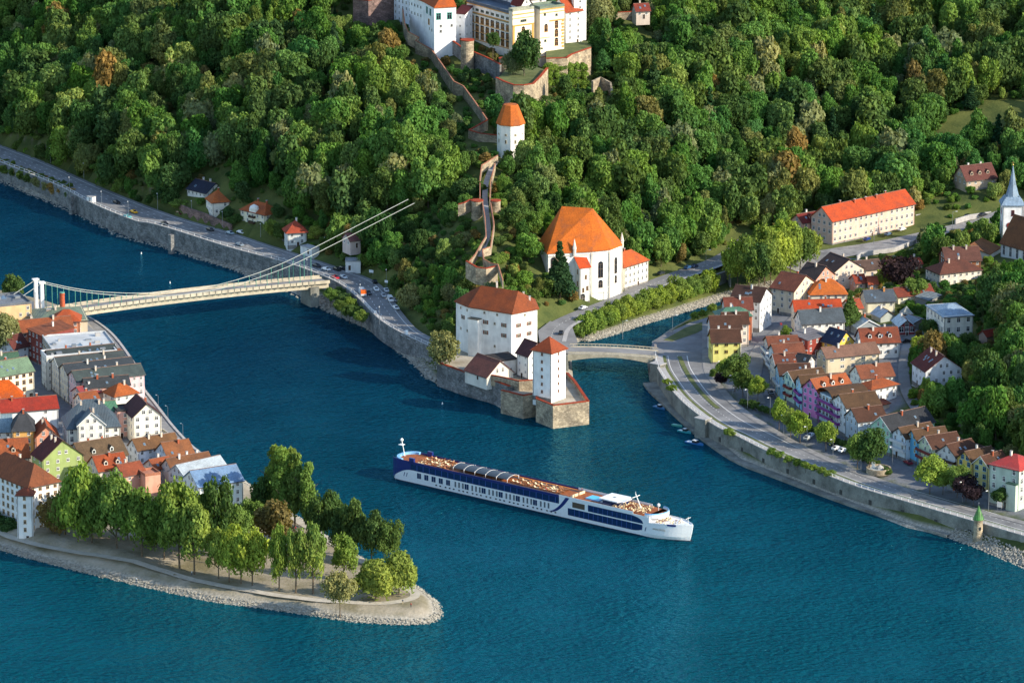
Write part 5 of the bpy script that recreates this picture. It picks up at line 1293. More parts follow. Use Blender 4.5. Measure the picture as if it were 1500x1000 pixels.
for i in range(n):
    t0, t1 = i / n, (i+1) / n
    m.add([(L2b*t0, 2.4, az(t0)+.03),(L2b*t1, 2.4, az(t1)+.03),(L2b*t1, wd-2.4, az(t1)+.03),(L2b*t0, wd-2.4, az(t0)+.03)], [(0,1,2,3)])
m.build("roadway", M_ASPH, ib)
for y in (0, wd - .2):
    m = MB()
    for i in range(n):
        t0, t1 = i / n, (i+1) / n
        m.add([(L2b*t0, y, az(t0)+.7),(L2b*t1, y, az(t1)+.7),(L2b*t1, y+.15, az(t1)+.7),(L2b*t0, y+.15, az(t0)+.7),(L2b*t0, y, az(t0)+1.0),(L2b*t1, y, az(t1)+1.0),(L2b*t1, y+.15, az(t1)+1.0),(L2b*t0, y+.15, az(t0)+1.0)], [(0,3,2,1),(4,5,6,7),(0,1,5,4),(2,3,7,6)])
        m.box(L2b*t0-.06, y, az(t0), L2b*t0+.06, y+.12, az(t0)+.75)
    m.build("railing", CREAM, ib)
MB().box(-3, -.5, -2, 0, wd+.5, 7.7).build("abutment", M_CONC, ib); MB().box(L2b, -.5, -2, L2b+4, wd+.5, 6.4).build("abutment", M_CONC, ib)

# ------------------------------------------------------------------ river cruise ship
S0 = P(574, 700.5, 0); S1 = P(1001, 798.5, 0); dv = S1 - S0; SL = dv.length; sa = math.atan2(dv.y, dv.x)
SB = 5.75
org = S0 + Vector((-math.sin(sa), math.cos(sa), 0)) * SB
ship = empty("cruise_ship", org, sa); tag(ship, "long white and navy river cruise ship under way in the middle of the river", "ship")
SM = Matrix.Translation(org) @ Matrix.Rotation(sa, 4, 'Z')
HW = flat_mat("ship_white", (.74,.75,.76), .35); NAVY = flat_mat("navy_paint", srgb("#1c2a6a"), .3); NGL = flat_mat("navy_glass", srgb("#152a55"), .12, 0, .7)
DECK = noise_mat("teak_deck", srgb("#96552c"), .7, .2, .8, fine=.15); DTRK = flat_mat("deck_track", srgb("#43322c"), .8); ORG = flat_mat("deck_edge_orange", srgb("#e08c38"), .6)
LBL = flat_mat("light_blue_rail", srgb("#78b0dc"), .4)
def hwid(x, z=3.0):
    """half width of the hull at x from the stern"""
    if x < 4: w = SB * math.sqrt(max(0, 1 - ((4 - x) / 4) ** 2)) * .25 + SB * .75 if x > 0 else SB * .75
    elif x > SL - 17:
        t = (x - (SL - 17)) / 17; w = SB * (1 - t ** 2.4) 
        w = max(w, .12)
    else: w = SB
    if z < 1 and x > SL - 20: w *= 1 - .25 * (x - SL + 20) / 20
    return w
def band(mb, x0, x1, z0, z1, off=0.0, mi=0, n=None, th=.12, sides=(-1, 1)):
    """a plate following the ship's side; z0, z1 may be functions of x"""
    n = n or max(2, int((x1 - x0) / 1.5))
    f0 = z0 if callable(z0) else (lambda x: z0); f1 = z1 if callable(z1) else (lambda x: z1)
    for s in sides:
        vs = []
        for i in range(n + 1):
            x = x0 + (x1 - x0) * i / n
            a, b = f0(x), f1(x); wa, wb = hwid(x, a) + off, hwid(x, b) + off
            vs += [(x, s*wa, a), (x, s*wb, b), (x, s*(wb-th), b), (x, s*(wa-th), a)]
        fs = []
        for i in range(n):
            for j in range(4):
                q = (i*4+j, i*4+(j+1) % 4, (i+1)*4+(j+1) % 4, (i+1)*4+j); fs.append(q if s > 0 else q[::-1])
        e = [(0,1,2,3), (n*4+3, n*4+2, n*4+1, n*4)]
        mb.add(vs, fs + [f if s < 0 else f[::-1] for f in e], mi)
    return mb
def outline(x0, x1, z, off=0, n=60, inset=0):
    L = [];
    for i in range(n + 1):
        x = x0 + (x1 - x0) * i / n; L.append((x, -(hwid(x, z) + off)))
    return L + [(x, -y) for x, y in reversed(L)]
# hull
hull = MB(); n = 90; lv = (-1.0, .0, 1.4, 3.0, 4.9)
def sheer(x): return 4.9 + (0 if x < SL - 20 else (x - SL + 20) / 20 * 1.1)
rings = []
for i in range(n + 1):
    x = SL * i / n; row = []
    for s in (-1, 1):
        for z in (lv if s < 0 else lv[::-1]):
            zz = z if z < 4.9 else sheer(x); rake = 0
            if x > SL - 12: rake = -(4.9 - z) * .28 * (x - SL + 12) / 12
            row.append((x + rake, s * hwid(x, z), zz))
    rings.append(row)
vs = [p for r in rings for p in r]; k = 10
fs = [(i*k+j, (i+1)*k+j, (i+1)*k+(j+1) % k, i*k+(j+1) % k) for i in range(n) for j in range(k)] + [tuple(range(k)), tuple(reversed(range(n*k, n*k+k)))]
hull.add(vs, fs)
hull.build("hull", HW, ship)
band(MB(), .5, SL-.6, -.9, .28, .03, n=90).build("boot_stripe", flat_mat("boot_black", (.02,.025,.05), .5), ship)
# navy upper deck with a stern that wraps round
DK = 7.4; XF = SL * .585
nv = MB().prism(outline(-.6, XF, 6, -.03), 4.92, DK - .1)
nv.build("superstructure", NAVY, ship)
band(MB(), -.5, XF, DK - .1, DK + .75, .0).build("bulwark", NAVY, ship)
band(MB(), -.5, 9.5, lambda x: .6 + 4.3 * math.sin(min(1, max(0, (x + .5)) / 10) * math.pi/2), 4.95, .035, n=16).build("stern_panel", NAVY, ship)
band(MB(), 9, XF, 5.0, DK-.2, .03).build("cabin_glass", NGL, ship)
mu = MB().box(-.07, -.1, 5.0, .07, 0, DK - .2).mesh("mullion", [flat_mat("mullion_blue", srgb("#3a5aa0"), .4)])
x = 12.0
while x < XF - 1:
    part("mullion", mu, ship, Matrix.Translation((x, -hwid(x) - .02, 0))); x += 2.9
# cabin windows on the side facing the camera and the other side
ww = MB().box(-1.0, -.09, -1.1, 1.0, .02, 1.1, 0).box(-.92, -.11, -1.02, -.05, .0, 1.02, 1).box(.05, -.11, -1.02, .92, .0, 1.02, 1).mesh("window", [M_FRAME, NGL])
wn_ = MB().box(-.45, -.09, -1.1, .45, .02, 1.1, 0).box(-.37, -.11, -1.02, .37, .0, 1.02, 1).mesh("window", [M_FRAME, flat_mat("grey_glass", (.12,.13,.15), .2)])
ph = MB().box(-.36, -.07, -.24, .36, .02, .24).mesh("porthole", [M_GLASS])
x = 13.0; i = 0
while x < XF - 3:
    big = x < 28 or i % 4 in (0,)
    for s in (-1, 1):
        M = Matrix.Translation((x, s * (hwid(x) + .0), 3.35)) @ (Matrix.Identity(4) if s < 0 else Matrix.Rotation(math.pi, 4, 'Z'))
        part("window", ww if big else wn_, ship, M)
    x += 3.4 if x < 28 else (2.6 if big else 1.75); i += 1
x = 21.0
while x < XF:
    part("porthole", ph, ship, Matrix.Translation((x, -hwid(x), 1.35)));  x += 1.9 if int(x / 1.9) % 3 else 2.5
# forward part
UP = MB().prism(outline(XF, SL - 15, 6, -.02), 4.9, DK + .0); UP.build("superstructure", HW, ship)
band(MB(), XF, SL - 22, DK - .1, DK + .85, .0).build("bulwark", HW, ship)
def swoop(x): return 1.3 + 6.0 * max(0, min(1, (x - (XF - 5)) / 7)) ** 1.6
sw = MB()
for i in range(12):
    x0, x1 = XF - 5 + 8 * i / 12, XF - 5 + 8 * (i+1) / 12
    for s in (-1,):
        a0, a1 = 1.4 + 6.4 * (i/12) ** 1.8, 1.4 + 6.4 * ((i+1)/12) ** 1.8
        y = -SB - .07
        sw.add([(x0, y, a0), (x1, y, a1), (x1 + 1.6, y, a1), (x0 + 1.6, y, a0), (x0, y+.1, a0), (x1, y+.1, a1), (x1+1.6, y+.1, a1), (x0+1.6, y+.1, a0)], [(0,3,2,1),(0,1,5,4),(3,7,6,2),(4,5,6,7)])
sw.build("swoosh", NAVY, ship)
XE = SL - 17.5
def endz_lo(c, r, x): return c - (r if x < XE - r else math.sqrt(max(0, r*r - (x - XE + r) ** 2)))
def up0(x): return 4.55
def up1(x): return 6.9 if x < XE - 6 else 4.55 + 2.35 * math.sqrt(max(0, 1 - ((x - XE + 6) / 6) ** 2))
def lo0(x): return 1.5 if x < XE - 5 else 4.1 - 2.6 * math.sqrt(max(0, 1 - ((x - XE + 5) / 6) ** 2))
band(MB(), XF + 13, XE, up0, up1, .05, n=60).build("lounge_window", NGL, ship)
band(MB(), XF + 4, XE - .4, lo0, lambda x: 4.1 , .05, n=60).build("restaurant_window", NGL, ship)
band(MB(), XF + 6, XF + 11.5, 4.7, 6.7, .05).build("lounge_window", flat_mat("lounge_lit_glass", (.10,.07,.05), .2), ship)  # brown light of the lounge inside is put into the pane colour
x = XF + 7
while x < XE - 4:
    part("mullion", MB().box(-.06,-.1,1.6,.06,0,4.05).mesh("mullion", [flat_mat("mullion_blue", srgb("#3a5aa0"), .4)]) if x == XF + 7 else mul_lo, ship, Matrix.Translation((x, -SB - .03, 0)))
    if x == XF + 7: mul_lo = KIDS[ship.name][-1].data; mul_up = MB().box(-.06,-.1,4.65,.06,0,6.6).mesh("mullion", [MC["mullion_blue"]])
    if x > XF + 14: part("mullion", mul_up, ship, Matrix.Translation((x, -SB - .03, 0)))
    x += 2.1
# decks
def deckplate(name, x0, x1, z, inset, mat, t=.06):
    return MB().prism([(a, math.copysign(max(.05, abs(b) - inset), b)) for a, b in outline(x0, x1, z)], z, z + t).build(name, mat, ship)
deckplate("sun_deck", .4, SL - 15, DK + .0, .25, DECK, .1)
deckplate("foredeck", SL - 17, SL - 1.2, 4.95, .3, DECK, .08)
for s in (-1, 1): band(MB(), 30, XF, DK + .12, DK + .14, -.35, th=.5, sides=(s,)).build("deck_edge", ORG, ship)
MB().box(30, -4.6, DK + .1, XF + 2, -2.9, DK + .125).box(30, 2.9, DK + .1, XF + 2, 4.6, DK + .125).build("walking_track", DTRK, ship)
MB().lathe([(SB * .93, DK + .75), (SB * .99, DK + .85), (SB * .85, DK + .86)], 24).build
rs = MB()
for i in range(16):
    t0 = math.pi/2 + math.pi * i / 16; t1 = math.pi/2 + math.pi * (i+1) / 16
    pts = [(4.5 + 5.0*math.cos(t), 5.6*math.sin(t)) for t in (t0, t1)]; inn = [(4.5 + 3.9*math.cos(t), 4.6*math.sin(t)) for t in (t0, t1)]
    rs.prism([pts[0], pts[1], inn[1], inn[0]], DK + .1, DK + .95)
rs.build("stern_rail", LBL, ship)
MB().box(8.2, -5.75, DK, 10.4, -4.9, DK + 2.0).box(8.2, 4.9, DK, 10.4, 5.75, DK + 2.0).build("stair_house", NAVY, ship)
# stern mast
MB().tube((1.5, 0, DK), (.2, 0, DK + 5.6), .16).box(-.9, -.9, DK+4.2, .9, .9, DK+4.35).lathe([(.1,DK+5.4),(.6,DK+5.8),(.6,DK+6.3),(.1,DK+6.8)],10,.1,0).build("stern_mast", M_FRAME, ship)
# arched canopy
cp = MB(); n = 8
for i in range(n):
    a0_, a1_ = math.pi * (.12 + .76 * i / n), math.pi * (.12 + .76 * (i+1) / n)
    p0 = (3.4*math.cos(a0_), DK + .5 + 1.5*math.sin(a0_)); p1 = (3.4*math.cos(a1_), DK + .5 + 1.5*math.sin(a1_))
    cp.add([(27,p0[0],p0[1]),(52,p0[0],p0[1]),(52,p1[0],p1[1]),(27,p1[0],p1[1]),(27,p0[0],p0[1]+.08),(52,p0[0],p0[1]+.08),(52,p1[0],p1[1]+.08),(27,p1[0],p1[1]+.08)], [(0,1,2,3),(7,6,5,4),(0,4,5,1),(3,2,6,7)])
cp.build("canopy", flat_mat("canopy_grey", srgb("#3c4650"), .5), ship)
for x in (27, 32, 37, 42, 47, 52):
    m = MB()
    for i in range(n):
        a0_, a1_ = math.pi * (.06 + .88 * i / n), math.pi * (.06 + .88 * (i+1) / n)
        m.tube((x, 3.45*math.cos(a0_), DK+.5+1.6*math.sin(a0_)), (x, 3.45*math.cos(a1_), DK+.5+1.6*math.sin(a1_)), .07, n=5)
    m.tube((x, 3.35, DK), (x, 3.35, DK+1.5), .1, n=5).tube((x, -3.35, DK), (x, -3.35, DK+1.5), .1, n=5)
    m.build("canopy_hoop", M_FRAME, ship)
# pool, wheelhouse, masts
MB().box(XF + 9, -2.0, DK + .1, XF + 15, 2.2, DK + .55).build("pool_rim", LBL, ship)
MB().box(XF + 9.3, -1.7, DK + .5, XF + 14.7, 1.9, DK + .58).build("pool_water", flat_mat("pool_water", srgb("#3fb0c8"), .1), ship)
for s in (-1, 1):
    MB().box(XF + 17, s*3.2 - 1.2, DK + .1, XF + 22, s*3.2 + 1.2, DK + 1.1).build("wing_console", NGL, ship)
MB().box(XF + 17.5, -3.1, DK + .1, XF + 24.5, 3.1, DK + 2.0).build("wheelhouse", NGL, ship)
MB().prism([(XF+16.4,-3.9),(XF+24.6,-4.1),(XF+26.2,-2.4),(XF+26.2,2.4),(XF+24.6,4.1),(XF+16.4,3.9)], DK + 2.0, DK + 2.35).build("wheelhouse_roof", HW, ship)
MB().box(XF+20,-.4,DK+2.35,XF+21,.4,DK+2.5).build("roof_hatch", M_STEEL, ship)
XM = SL - 24
MB().tube((XM + 1.5, 0, DK), (XM - 1.2, 0, DK + 5.4), .22, .14).tube((XM-1.0, -2.2, DK+4.4), (XM-1.0, 2.2, DK+4.4), .13).tube((XM-1.2, 0, DK+5.3), (XM-1.2, 0, DK+6.2), .08).build("mast", M_FRAME, ship)
MB().tube((SL-2.2, 0, 6), (SL-2.2, 0, 8.6), .1).tube((SL-2.2, -1.4, 8.1), (SL-2.2, 1.4, 8.1), .1).build("bow_mast", M_FRAME, ship)
MB().lathe([(.1,DK),(.12,DK+1.5),(.6,DK+1.9),(.5,DK+2.6),(.1,DK+2.8)],10,SL-17,2.6).build("radar_dome", M_FRAME, ship)
# rounded front terrace with white rim over the dark lounge front
rr_ = MB(); XC = SL - 17
for i in range(18):
    t0 = -math.pi/2 + math.pi * i / 18; t1 = -math.pi/2 + math.pi * (i+1) / 18
    o_ = [(XC + 5.2*math.cos(t), 5.7*math.sin(t)) for t in (t0, t1)]; q_ = [(XC + 4.8*math.cos(t), 5.3*math.sin(t)) for t in (t0, t1)]
    rr_.prism([o_[0], o_[1], q_[1], q_[0]], DK - .5, DK + .7)
rr_.build("terrace_rim", HW, ship)
MB().prism([(XC + 5*math.cos(-math.pi/2 + math.pi*i/18), 5.5*math.sin(-math.pi/2 + math.pi*i/18)) for i in range(19)], DK - .3, DK + .1).build("front_terrace", DECK, ship)
gl_ = MB()
for i in range(18):
    t0 = -math.pi/2 + math.pi * i / 18; t1 = -math.pi/2 + math.pi * (i+1) / 18
    o_ = [(XC + 5.1*math.cos(t), 5.6*math.sin(t)) for t in (t0, t1)]; q_ = [(XC + 5.0*math.cos(t), 5.5*math.sin(t)) for t in (t0, t1)]
    gl_.prism([o_[0], o_[1], q_[1], q_[0]], DK + .7, DK + 1.15)
gl_.build("windscreen", LBL, ship)
MB().prism([(XC + 2*math.cos(-math.pi/2 + math.pi*i/12), 4.9*math.sin(-math.pi/2 + math.pi*i/12)) for i in range(13)], 4.9, DK - .3).build("lounge_front", flat_mat("lounge_dark", (.05,.035,.03), .3), ship)
band(MB(), SL - 16, SL - .3, lambda x: sheer(x) - .1, lambda x: sheer(x) + .35, .02, n=16).build("bow_rail", HW, ship)
part("bow_window", MB().box(-1.6,-.06,-.35,1.6,.05,.35).mesh("bow_window", [NAVY]), ship, Matrix.Translation((SL-6.5, -hwid(SL-6.5)-.02, 5.6)) @ Matrix.Rotation(math.atan2(hwid(SL-8)-hwid(SL-5), 3), 4, 'Z'))
for xx in (SL-18.5, SL-16.8, 5.6, 6.8):
    m = MB(); m.add([(xx,-SB-.08 if xx > 20 else -hwid(xx)-.08,2.1),(xx+.3,-SB-.08 if xx > 20 else -hwid(xx)-.08,2.1),(xx+.75,-SB-.08 if xx > 20 else -hwid(xx)-.08,3.6),(xx+.45,-SB-.08 if xx > 20 else -hwid(xx)-.08,3.6)], [(0,1,2,3)])
    o = m.build("hull_mark", NAVY, ship)
cu = bpy.data.curves.new("ship_name", 'FONT'); cu.body = "AMACERTO"; cu.size = .95; cu.extrude = .01; cu.materials.append(flat_mat("name_gold", (.25,.2,.12), .5))
to = bpy.data.objects.new("ship_name", cu); dg = bpy.context.evaluated_depsgraph_get(); link(to)
bpy.context.view_layer.update(); me = bpy.data.meshes.new_from_object(to.evaluated_get(bpy.context.evaluated_depsgraph_get())); bpy.data.objects.remove(to)
xn = SL - 13.5
part("lettering", me, ship, Matrix.Translation((xn, -hwid(xn, 3) - .12, 3.2)) @ Matrix.Rotation(math.atan2(hwid(xn)-hwid(xn+4), 4), 4, 'Z') @ Matrix.Rotation(math.pi/2, 4, 'X'))
def ship_pos(x, y, z): return SM @ Vector((x, y, z))
# loungers and terrace furniture: every one a thing
BE = flat_mat("lounger_cloth", srgb("#d8c49c"), .8); LF = flat_mat("lounger_frame", srgb("#7a4a2a"), .6)
lou = MB().box(-.95,-.32,.28,.45,.32,.40,0).box(-.9,-.3,0,-.8,-.22,.28,1).box(-.9,.22,0,-.8,.3,.28,1).box(.3,-.3,0,.4,-.22,.28,1).box(.3,.22,0,.4,.3,.28,1)
lou.add([(.45,-.32,.28),(.45,.32,.28),(1.0,.32,.78),(1.0,-.32,.78),(.45,-.32,.4),(.45,.32,.4),(.95,.32,.88),(.95,-.32,.88)],[(0,1,2,3),(7,6,5,4),(0,4,5,1),(1,5,6,2),(2,6,7,3),(3,7,4,0)],0)
lm = lou.mesh("lounger", [BE, LF]); lm2 = lou.mesh("lounger", [flat_mat("lounger_brown", srgb("#8a5a36"), .8), LF])
chm = MB().box(-.28,-.28,.40,.28,.28,.50,0).box(.2,-.28,.5,.3,.28,1.0,0)
for a in (-.25,.2):
    for b in (-.25,.2): chm.box(a,b,0,a+.06,b+.06,.4,1)
cm_ = chm.mesh("chair", [BE, LF])
tbm = MB().lathe([(.3,0),(.05,.06),(.05,.68),(.5,.70),(.5,.76)],10).mesh("table", [LF])
first = True
def ship_thing(mesh, name, label, cat, group, x, y, z, rz):
    o = bpy.data.objects.new(name, mesh); link(o); p = ship_pos(x, y, z); o.location = p; o.rotation_euler = (0, 0, sa + rz); tag(o, label, cat, group); return o
rnd = random.Random(4)
for x0, x1, ys, lab, grp in ((12, 26, (-4.3,-3.2,-2.1,-1.0,.2,1.3,2.4,3.5,4.5), "sun lounger in the crowded rows on the stern end of the ship's sun deck", "sun loungers on the stern sun deck"),
                             (54, XF - 1, (-2.3,-1.3,-.3,.7,1.7,2.6), "sun lounger on the middle of the ship's sun deck ahead of the dark canopy", "sun loungers on the middle sun deck")):
    x = x0
    while x < x1:
        for y in ys:
            if rnd.random() < .1: continue
            ship_thing(rnd.choice((lm, lm2, lm2)), "lounger", lab, "lounger", grp, x + rnd.uniform(-.3,.3), y + rnd.uniform(-.15,.15), DK + .1, rnd.choice((0, 0, math.pi)) + rnd.uniform(-.15,.15))
        x += 2.1
for x0, x1, w, z, lab, grp in ((XE - 13, SL - 17, 4.2, DK + .1, "small beige chair on the forward sun deck near the mast", "chairs on the forward sun deck"), (SL - 13, SL - 4, 3.4, 5.03, "small chair on the bow terrace under the rounded rim", "chairs on the bow terrace")):
    x = x0
    while x < x1:
        ww_ = min(w, hwid(x) - 1.0); y = -ww_; 
        while y <= ww_:
            if rnd.random() < .75: ship_thing(cm_, "chair", lab, "chair", grp, x + rnd.uniform(-.2,.2), y, z, rnd.uniform(0, 6.28))
            elif rnd.random() < .7: ship_thing(tbm, "table", lab.replace("small beige chair", "round brown table").replace("small chair", "round brown table"), "table", grp.replace("chairs", "tables"), x, y, z, 0)
            y += 1.25
        x += 1.5
for x in (XE - 15, XF + 4):
    for y in (-2, 2): ship_thing(MB().box(-.5,-1.6,0,.5,1.6,.45,0).box(.35,-1.6,.45,.55,1.6,.95,0).mesh("sofa", [BE]) if (x, y) == (XE-15, -2) else sofa_m, "sofa", "long beige sofa on the sun deck near the wheelhouse" if x > XF+5 else "long beige sofa by the pool of the sun deck", "sofa", "sofas by the wheelhouse" if x > XF+5 else "sofas by the pool", x, y, DK+.1, 0); sofa_m = bpy.data.meshes["sofa"]

# ------------------------------------------------------------------ small boats
def boat(label, u, v, L, heading, hullc, deckc, cabin=True, group=None):
    p = P(u, v, 0); r = empty("motor_boat", (p.x, p.y, .0), heading); tag(r, label, "boat", group)
    m = MB(); n = 8; vs = []
    for i in range(n + 1):
        t = i / n; x = (t - .5) * L; w = L * .16 * (1 - max(0, (t - .45) / .55) ** 2.2) + .02; s = .55 + .3 * t * t
        vs += [(x, -w * .7, -.2), (x, -w, s), (x, w, s), (x, w * .7, -.2)]
    m.add(vs, [(i*4+j, (i+1)*4+j, (i+1)*4+(j+1) % 4, i*4+(j+1) % 4) for i in range(n) for j in (0,1,2,3)] + [(0,1,2,3)])
    m.build("hull", flat_mat("boat_" + hullc, srgb(hullc), .35), r)
    w = L * .12; MB().box(-L*.42, -w, .56, L*.15, w, .62).build("deck", flat_mat("boatd_" + deckc, srgb(deckc), .5), r)
    if cabin:
        c = MB(); c.add([(-L*.1,-w,.6),(L*.22,-w*.8,.6),(L*.22,w*.8,.6),(-L*.1,w,.6),(-L*.08,-w*.85,1.5),(L*.1,-w*.7,1.5),(L*.1,w*.7,1.5),(-L*.08,w*.85,1.5)],[(0,1,5,4),(1,2,6,5),(2,3,7,6),(3,0,4,7)],1); c.box(-L*.1,-w*.9,1.5,L*.12,w*.9,1.58,0)
        c.build("cabin", [M_FRAME, M_GLASS], r)
    return r
boat("blue motor boat with white cabin moored at the tow path", 1018, 650, 8, math.radians(-40), "#2a6aa8", "#e4e8ea")
boat("small turquoise and white boat right behind the blue motor boat", 1003, 633, 6, math.radians(-40), "#3aa0a8", "#dfe6e0")
boat("open teal rowing boat moored second from the bridge", 992, 624, 4.6, math.radians(-38), "#4fa090", "#7fb8ac", False)
boat("small blue covered boat at the wall nearest the road bridge", 966, 598, 6, math.radians(-50), "#3a6f9c", "#3f7fa8")
boat("tiny dark skiff beside the wall just below the road bridge", 952, 574, 4.2, math.radians(-70), "#3f5f70", "#60808c", False)
bo = MB().lathe([(.1,-.3),(.5,0),(.4,.7),(.1,1.5),(.02,1.9)],8).mesh("buoy",[flat_mat("buoy_white",(.7,.7,.68),.5)])
for i, (u, v, lab) in enumerate(((207,372,"small white buoy floating off the far stone wall"),(249,415,"small white buoy just above the bridge deck line"),(648,592,"small pale yellow buoy near the long castle river wall"))):
    o = bpy.data.objects.new("buoy", bo); link(o); o.scale = (.6, .6, .6); o.location = P(u, v, 0); tag(o, lab, "buoy", "river buoys")

# ------------------------------------------------------------------ cars
CARS = {}
def car_proto(col, van=False):
    key = (col, van)
    if key in CARS: return CARS[key]
    pm = flat_mat("car_" + col, srgb(col), .25, 0, .6)
    L, w = (5.2, .98) if van else (4.4, .88)
    if van: low = [(-2.6,.35),(2.55,.35),(2.6,1.0),(1.9,1.25),(1.4,2.1),(-2.55,2.15)]; glass = [(1.35,1.3),(1.85,1.3),(1.42,2.0),(.3,2.0),(.3,1.3)]
    else: low = [(-2.2,.35),(2.15,.35),(2.2,.75),(1.2,.95),(.55,1.42),(-.95,1.45),(-1.75,1.0),(-2.2,.9)]; glass = [(-1.55,1.0),(1.08,.98),(.5,1.36),(-.9,1.38)]
    m = MB(); n = len(low)
    for ww, zz in ((w, low),):
        vs = [(x, -ww + (.14 if z > 1.2 else 0), z) for x, z in zz] + [(x, ww - (.14 if z > 1.2 else 0), z) for x, z in zz]
        m.add(vs, [tuple(range(n)), tuple(reversed(range(n, 2*n)))] + [(i, n+i, n+(i+1) % n, (i+1) % n) for i in range(n)])
    me_b = m.mesh("body", [pm])
    g = MB(); k = len(glass); gw = w - .04
    vs = [(x, -gw + (.1 if z > 1.2 else -.02), z) for x, z in glass] + [(x, gw - (.1 if z > 1.2 else -.02), z) for x, z in glass]
    g.add(vs, [tuple(range(k)), tuple(reversed(range(k, 2*k)))])
    if not van:
        g.add([(1.2,-.72,.97),(1.2,.72,.97),(.58,.62,1.42),(.58,-.62,1.42)], [(0,1,2,3)]); g.add([(-1.74,.7,1.02),(-1.74,-.7,1.02),(-1.0,-.62,1.44),(-1.0,.62,1.44)], [(0,1,2,3)])
    else: g.add([(1.93,-.8,1.28),(1.93,.8,1.28),(1.45,.72,2.05),(1.45,-.72,2.05)], [(0,1,2,3)])
    me_g = g.mesh("windows", [M_GLASS])
    wh = MB(); 
    for i in range(1): wh.tube((0,-.1,0),(0,.1,0),.33,n=10)
    me_w = wh.mesh("wheel", [flat_mat("tyre",(.02,.02,.02),.8)])
    CARS[key] = (me_b, me_g, me_w, L, w); return CARS[key]
def place_car(label, u, v, z, u2, v2, col, van=False, group="cars on the streets"):
    b, g, w, L, wd = car_proto(col, van); p = P(u, v, z); q = P(u2, v2, z)
    r = empty("van" if van else "car", (p.x, p.y, z + .02), math.atan2(q.y - p.y, q.x - p.x)); tag(r, label, "van" if van else "car", group)
    part("body", b, r); part("windows", g, r)
    for x in (-L*.3, L*.3):
        for y in (-wd+.08, wd-.08): part("wheel", w, r, Matrix.Translation((x, y, .33)))
    return r
zl = ZL
for args in [
 ("black car driving beneath the terrace of the villa", 241,329,zl,275,343,"#20242a"), ("dark car on the road between villa and cream house", 308,338,zl,340,349,"#2a2e34"),
 ("silver blue car at the right of the dark car below the villa", 337,343,zl,365,352,"#8fa0ac"), ("white car near the pavement left of the pyramid roofed house", 353,342,zl,380,350,"#dcdcdc"),
 ("small grey car in the near lane before the bridge head", 351,360,zl,380,369,"#7f8c98"), ("teal car parked on the lay by platform of the river wall", 187,319,zl,200,323,"#4fa8a8"),
 ("yellow car on the road beside the lay by", 196,312,zl,215,319,"#d8a020"), ("dark car in the sunny stretch left of the yellow car", 171,298,zl,190,305,"#30343a"),
 ("dark parked car under the trees at the left end of the villa wall", 254,308,zl,272,315,"#26262c"), ("dark red car parked behind the dark one at the villa wall", 263,314,zl,280,321,"#5a2428"),
 ("white car at the junction of the suspension bridge", 478,396,zl,498,402,"#e4e4e4"), ("dark car turning at the suspension bridge head", 464,391,zl,480,396,"#2c3036"),
 ("black car queueing right of the white car", 494,396,zl,510,402,"#1c1e22"), ("second black car close behind the queueing black one", 502,394.5,zl,520,400,"#24262c"),
 ("bright red car beside the bridge head", 491,408,zl,510,416,"#c0202c"), ("pale silver car next to the bright red car", 503,407.5,zl,520,415,"#b8c4cc"),
 ("dark car next to the orange lorry", 540,431,zl,550,442,"#24303c"), ("black car at the top of the parking bay", 549,414.5,zl,556,424,"#16181c"),
 ("white car in the parking bay under the slope", 551,425.5,zl,560,437,"#e6e6e6"), ("small white car at the outer edge of the parking bay", 566,427,zl,572,437,"#d0d4d8"),
 ("silver car in the middle of the parking bay", 562,434.5,zl,570,446,"#b0b4b8"), ("grey parked car right of the white van", 580,441,zl,586,452,"#909498"),
 ("white car at the lower end of the parking bay", 580,452.5,zl,592,462,"#ececec"),
 ("silver car parked in front of the church wing", 854,452.5,zl,866,448,"#c4c8cc"), ("dark suv on the valley road right of the rectory", 968,402,zl,990,394,"#2a3034"),
 ("blue car ahead of the suv on the valley road", 1008,393.5,zl,1022,388,"#2a4c74"), ("dark blue car furthest along the valley road", 1017,391.5,zl,1030,386,"#1c2c48"),
 ("dark car stopped near the castle palace on the valley road", 822,489,zl,826,480,"#1e2228"),
 ("dark car by the garage entrance in the town street", 1129,577,6.9,1134,584,"#203038"), ("dark red car parked in front of the bright blue house", 1330,679,6.7,1322,675,"#7a1c2c"),
 ("white car parked below the grey blue house", 1226,658,6.7,1237,655,"#dcdcdc"), ("black car parked behind the white one by the round tree", 1221,652,6.7,1232,650,"#181c20"),
 ("white car parked nearest the hedge below the row", 1236,661,6.7,1248,658,"#e8e8e8"), ("pale blue car parked between round tree and hedge", 1188,639,6.7,1196,634,"#a8b8c8"),
 ("silver car parked left of the pale blue one", 1183,643,6.7,1192,638,"#b0b4b4"),
 ("deep blue car in front of the orange roofed apartments", 1270,352,10.2,1280,348,"#1c3470"), ("white car parked before the apartment entrance", 1321,337.5,10.4,1332,334,"#dcdcd8"),
 ("blue grey car parked by hedges before the apartments", 1301,344.5,10.3,1310,341,"#4a6078"),
 ("black car at the left of the parking terrace", 1418,318,11.9,1430,315,"#1c2428"), ("black car at the right of the parking terrace", 1440,316,12.2,1452,313,"#20262c"),
 ("black car in the yard before the glass hall", 1327,501.5,7.8,1340,500,"#16181c"), ("dark car beside the mansion's yard wall", 1350,483,8.1,1353,490,"#24282c")]:
    place_car(*args)
place_car("white box van in the middle of the parking bay", 572,441,zl,580,452,"#e4e4e4",True)
lor = place_car("lorry with orange cab and white load driving beside the parking bay", 531,432,zl,536,440,"#c8ccd0",True); lor.scale = (1.35, 1.2, 1.25)
part("cab", MB().box(1.2,-.95,.5,2.5,.95,2.25).mesh("cab",[flat_mat("orange_cab",srgb("#e0641c"),.4)]), lor)

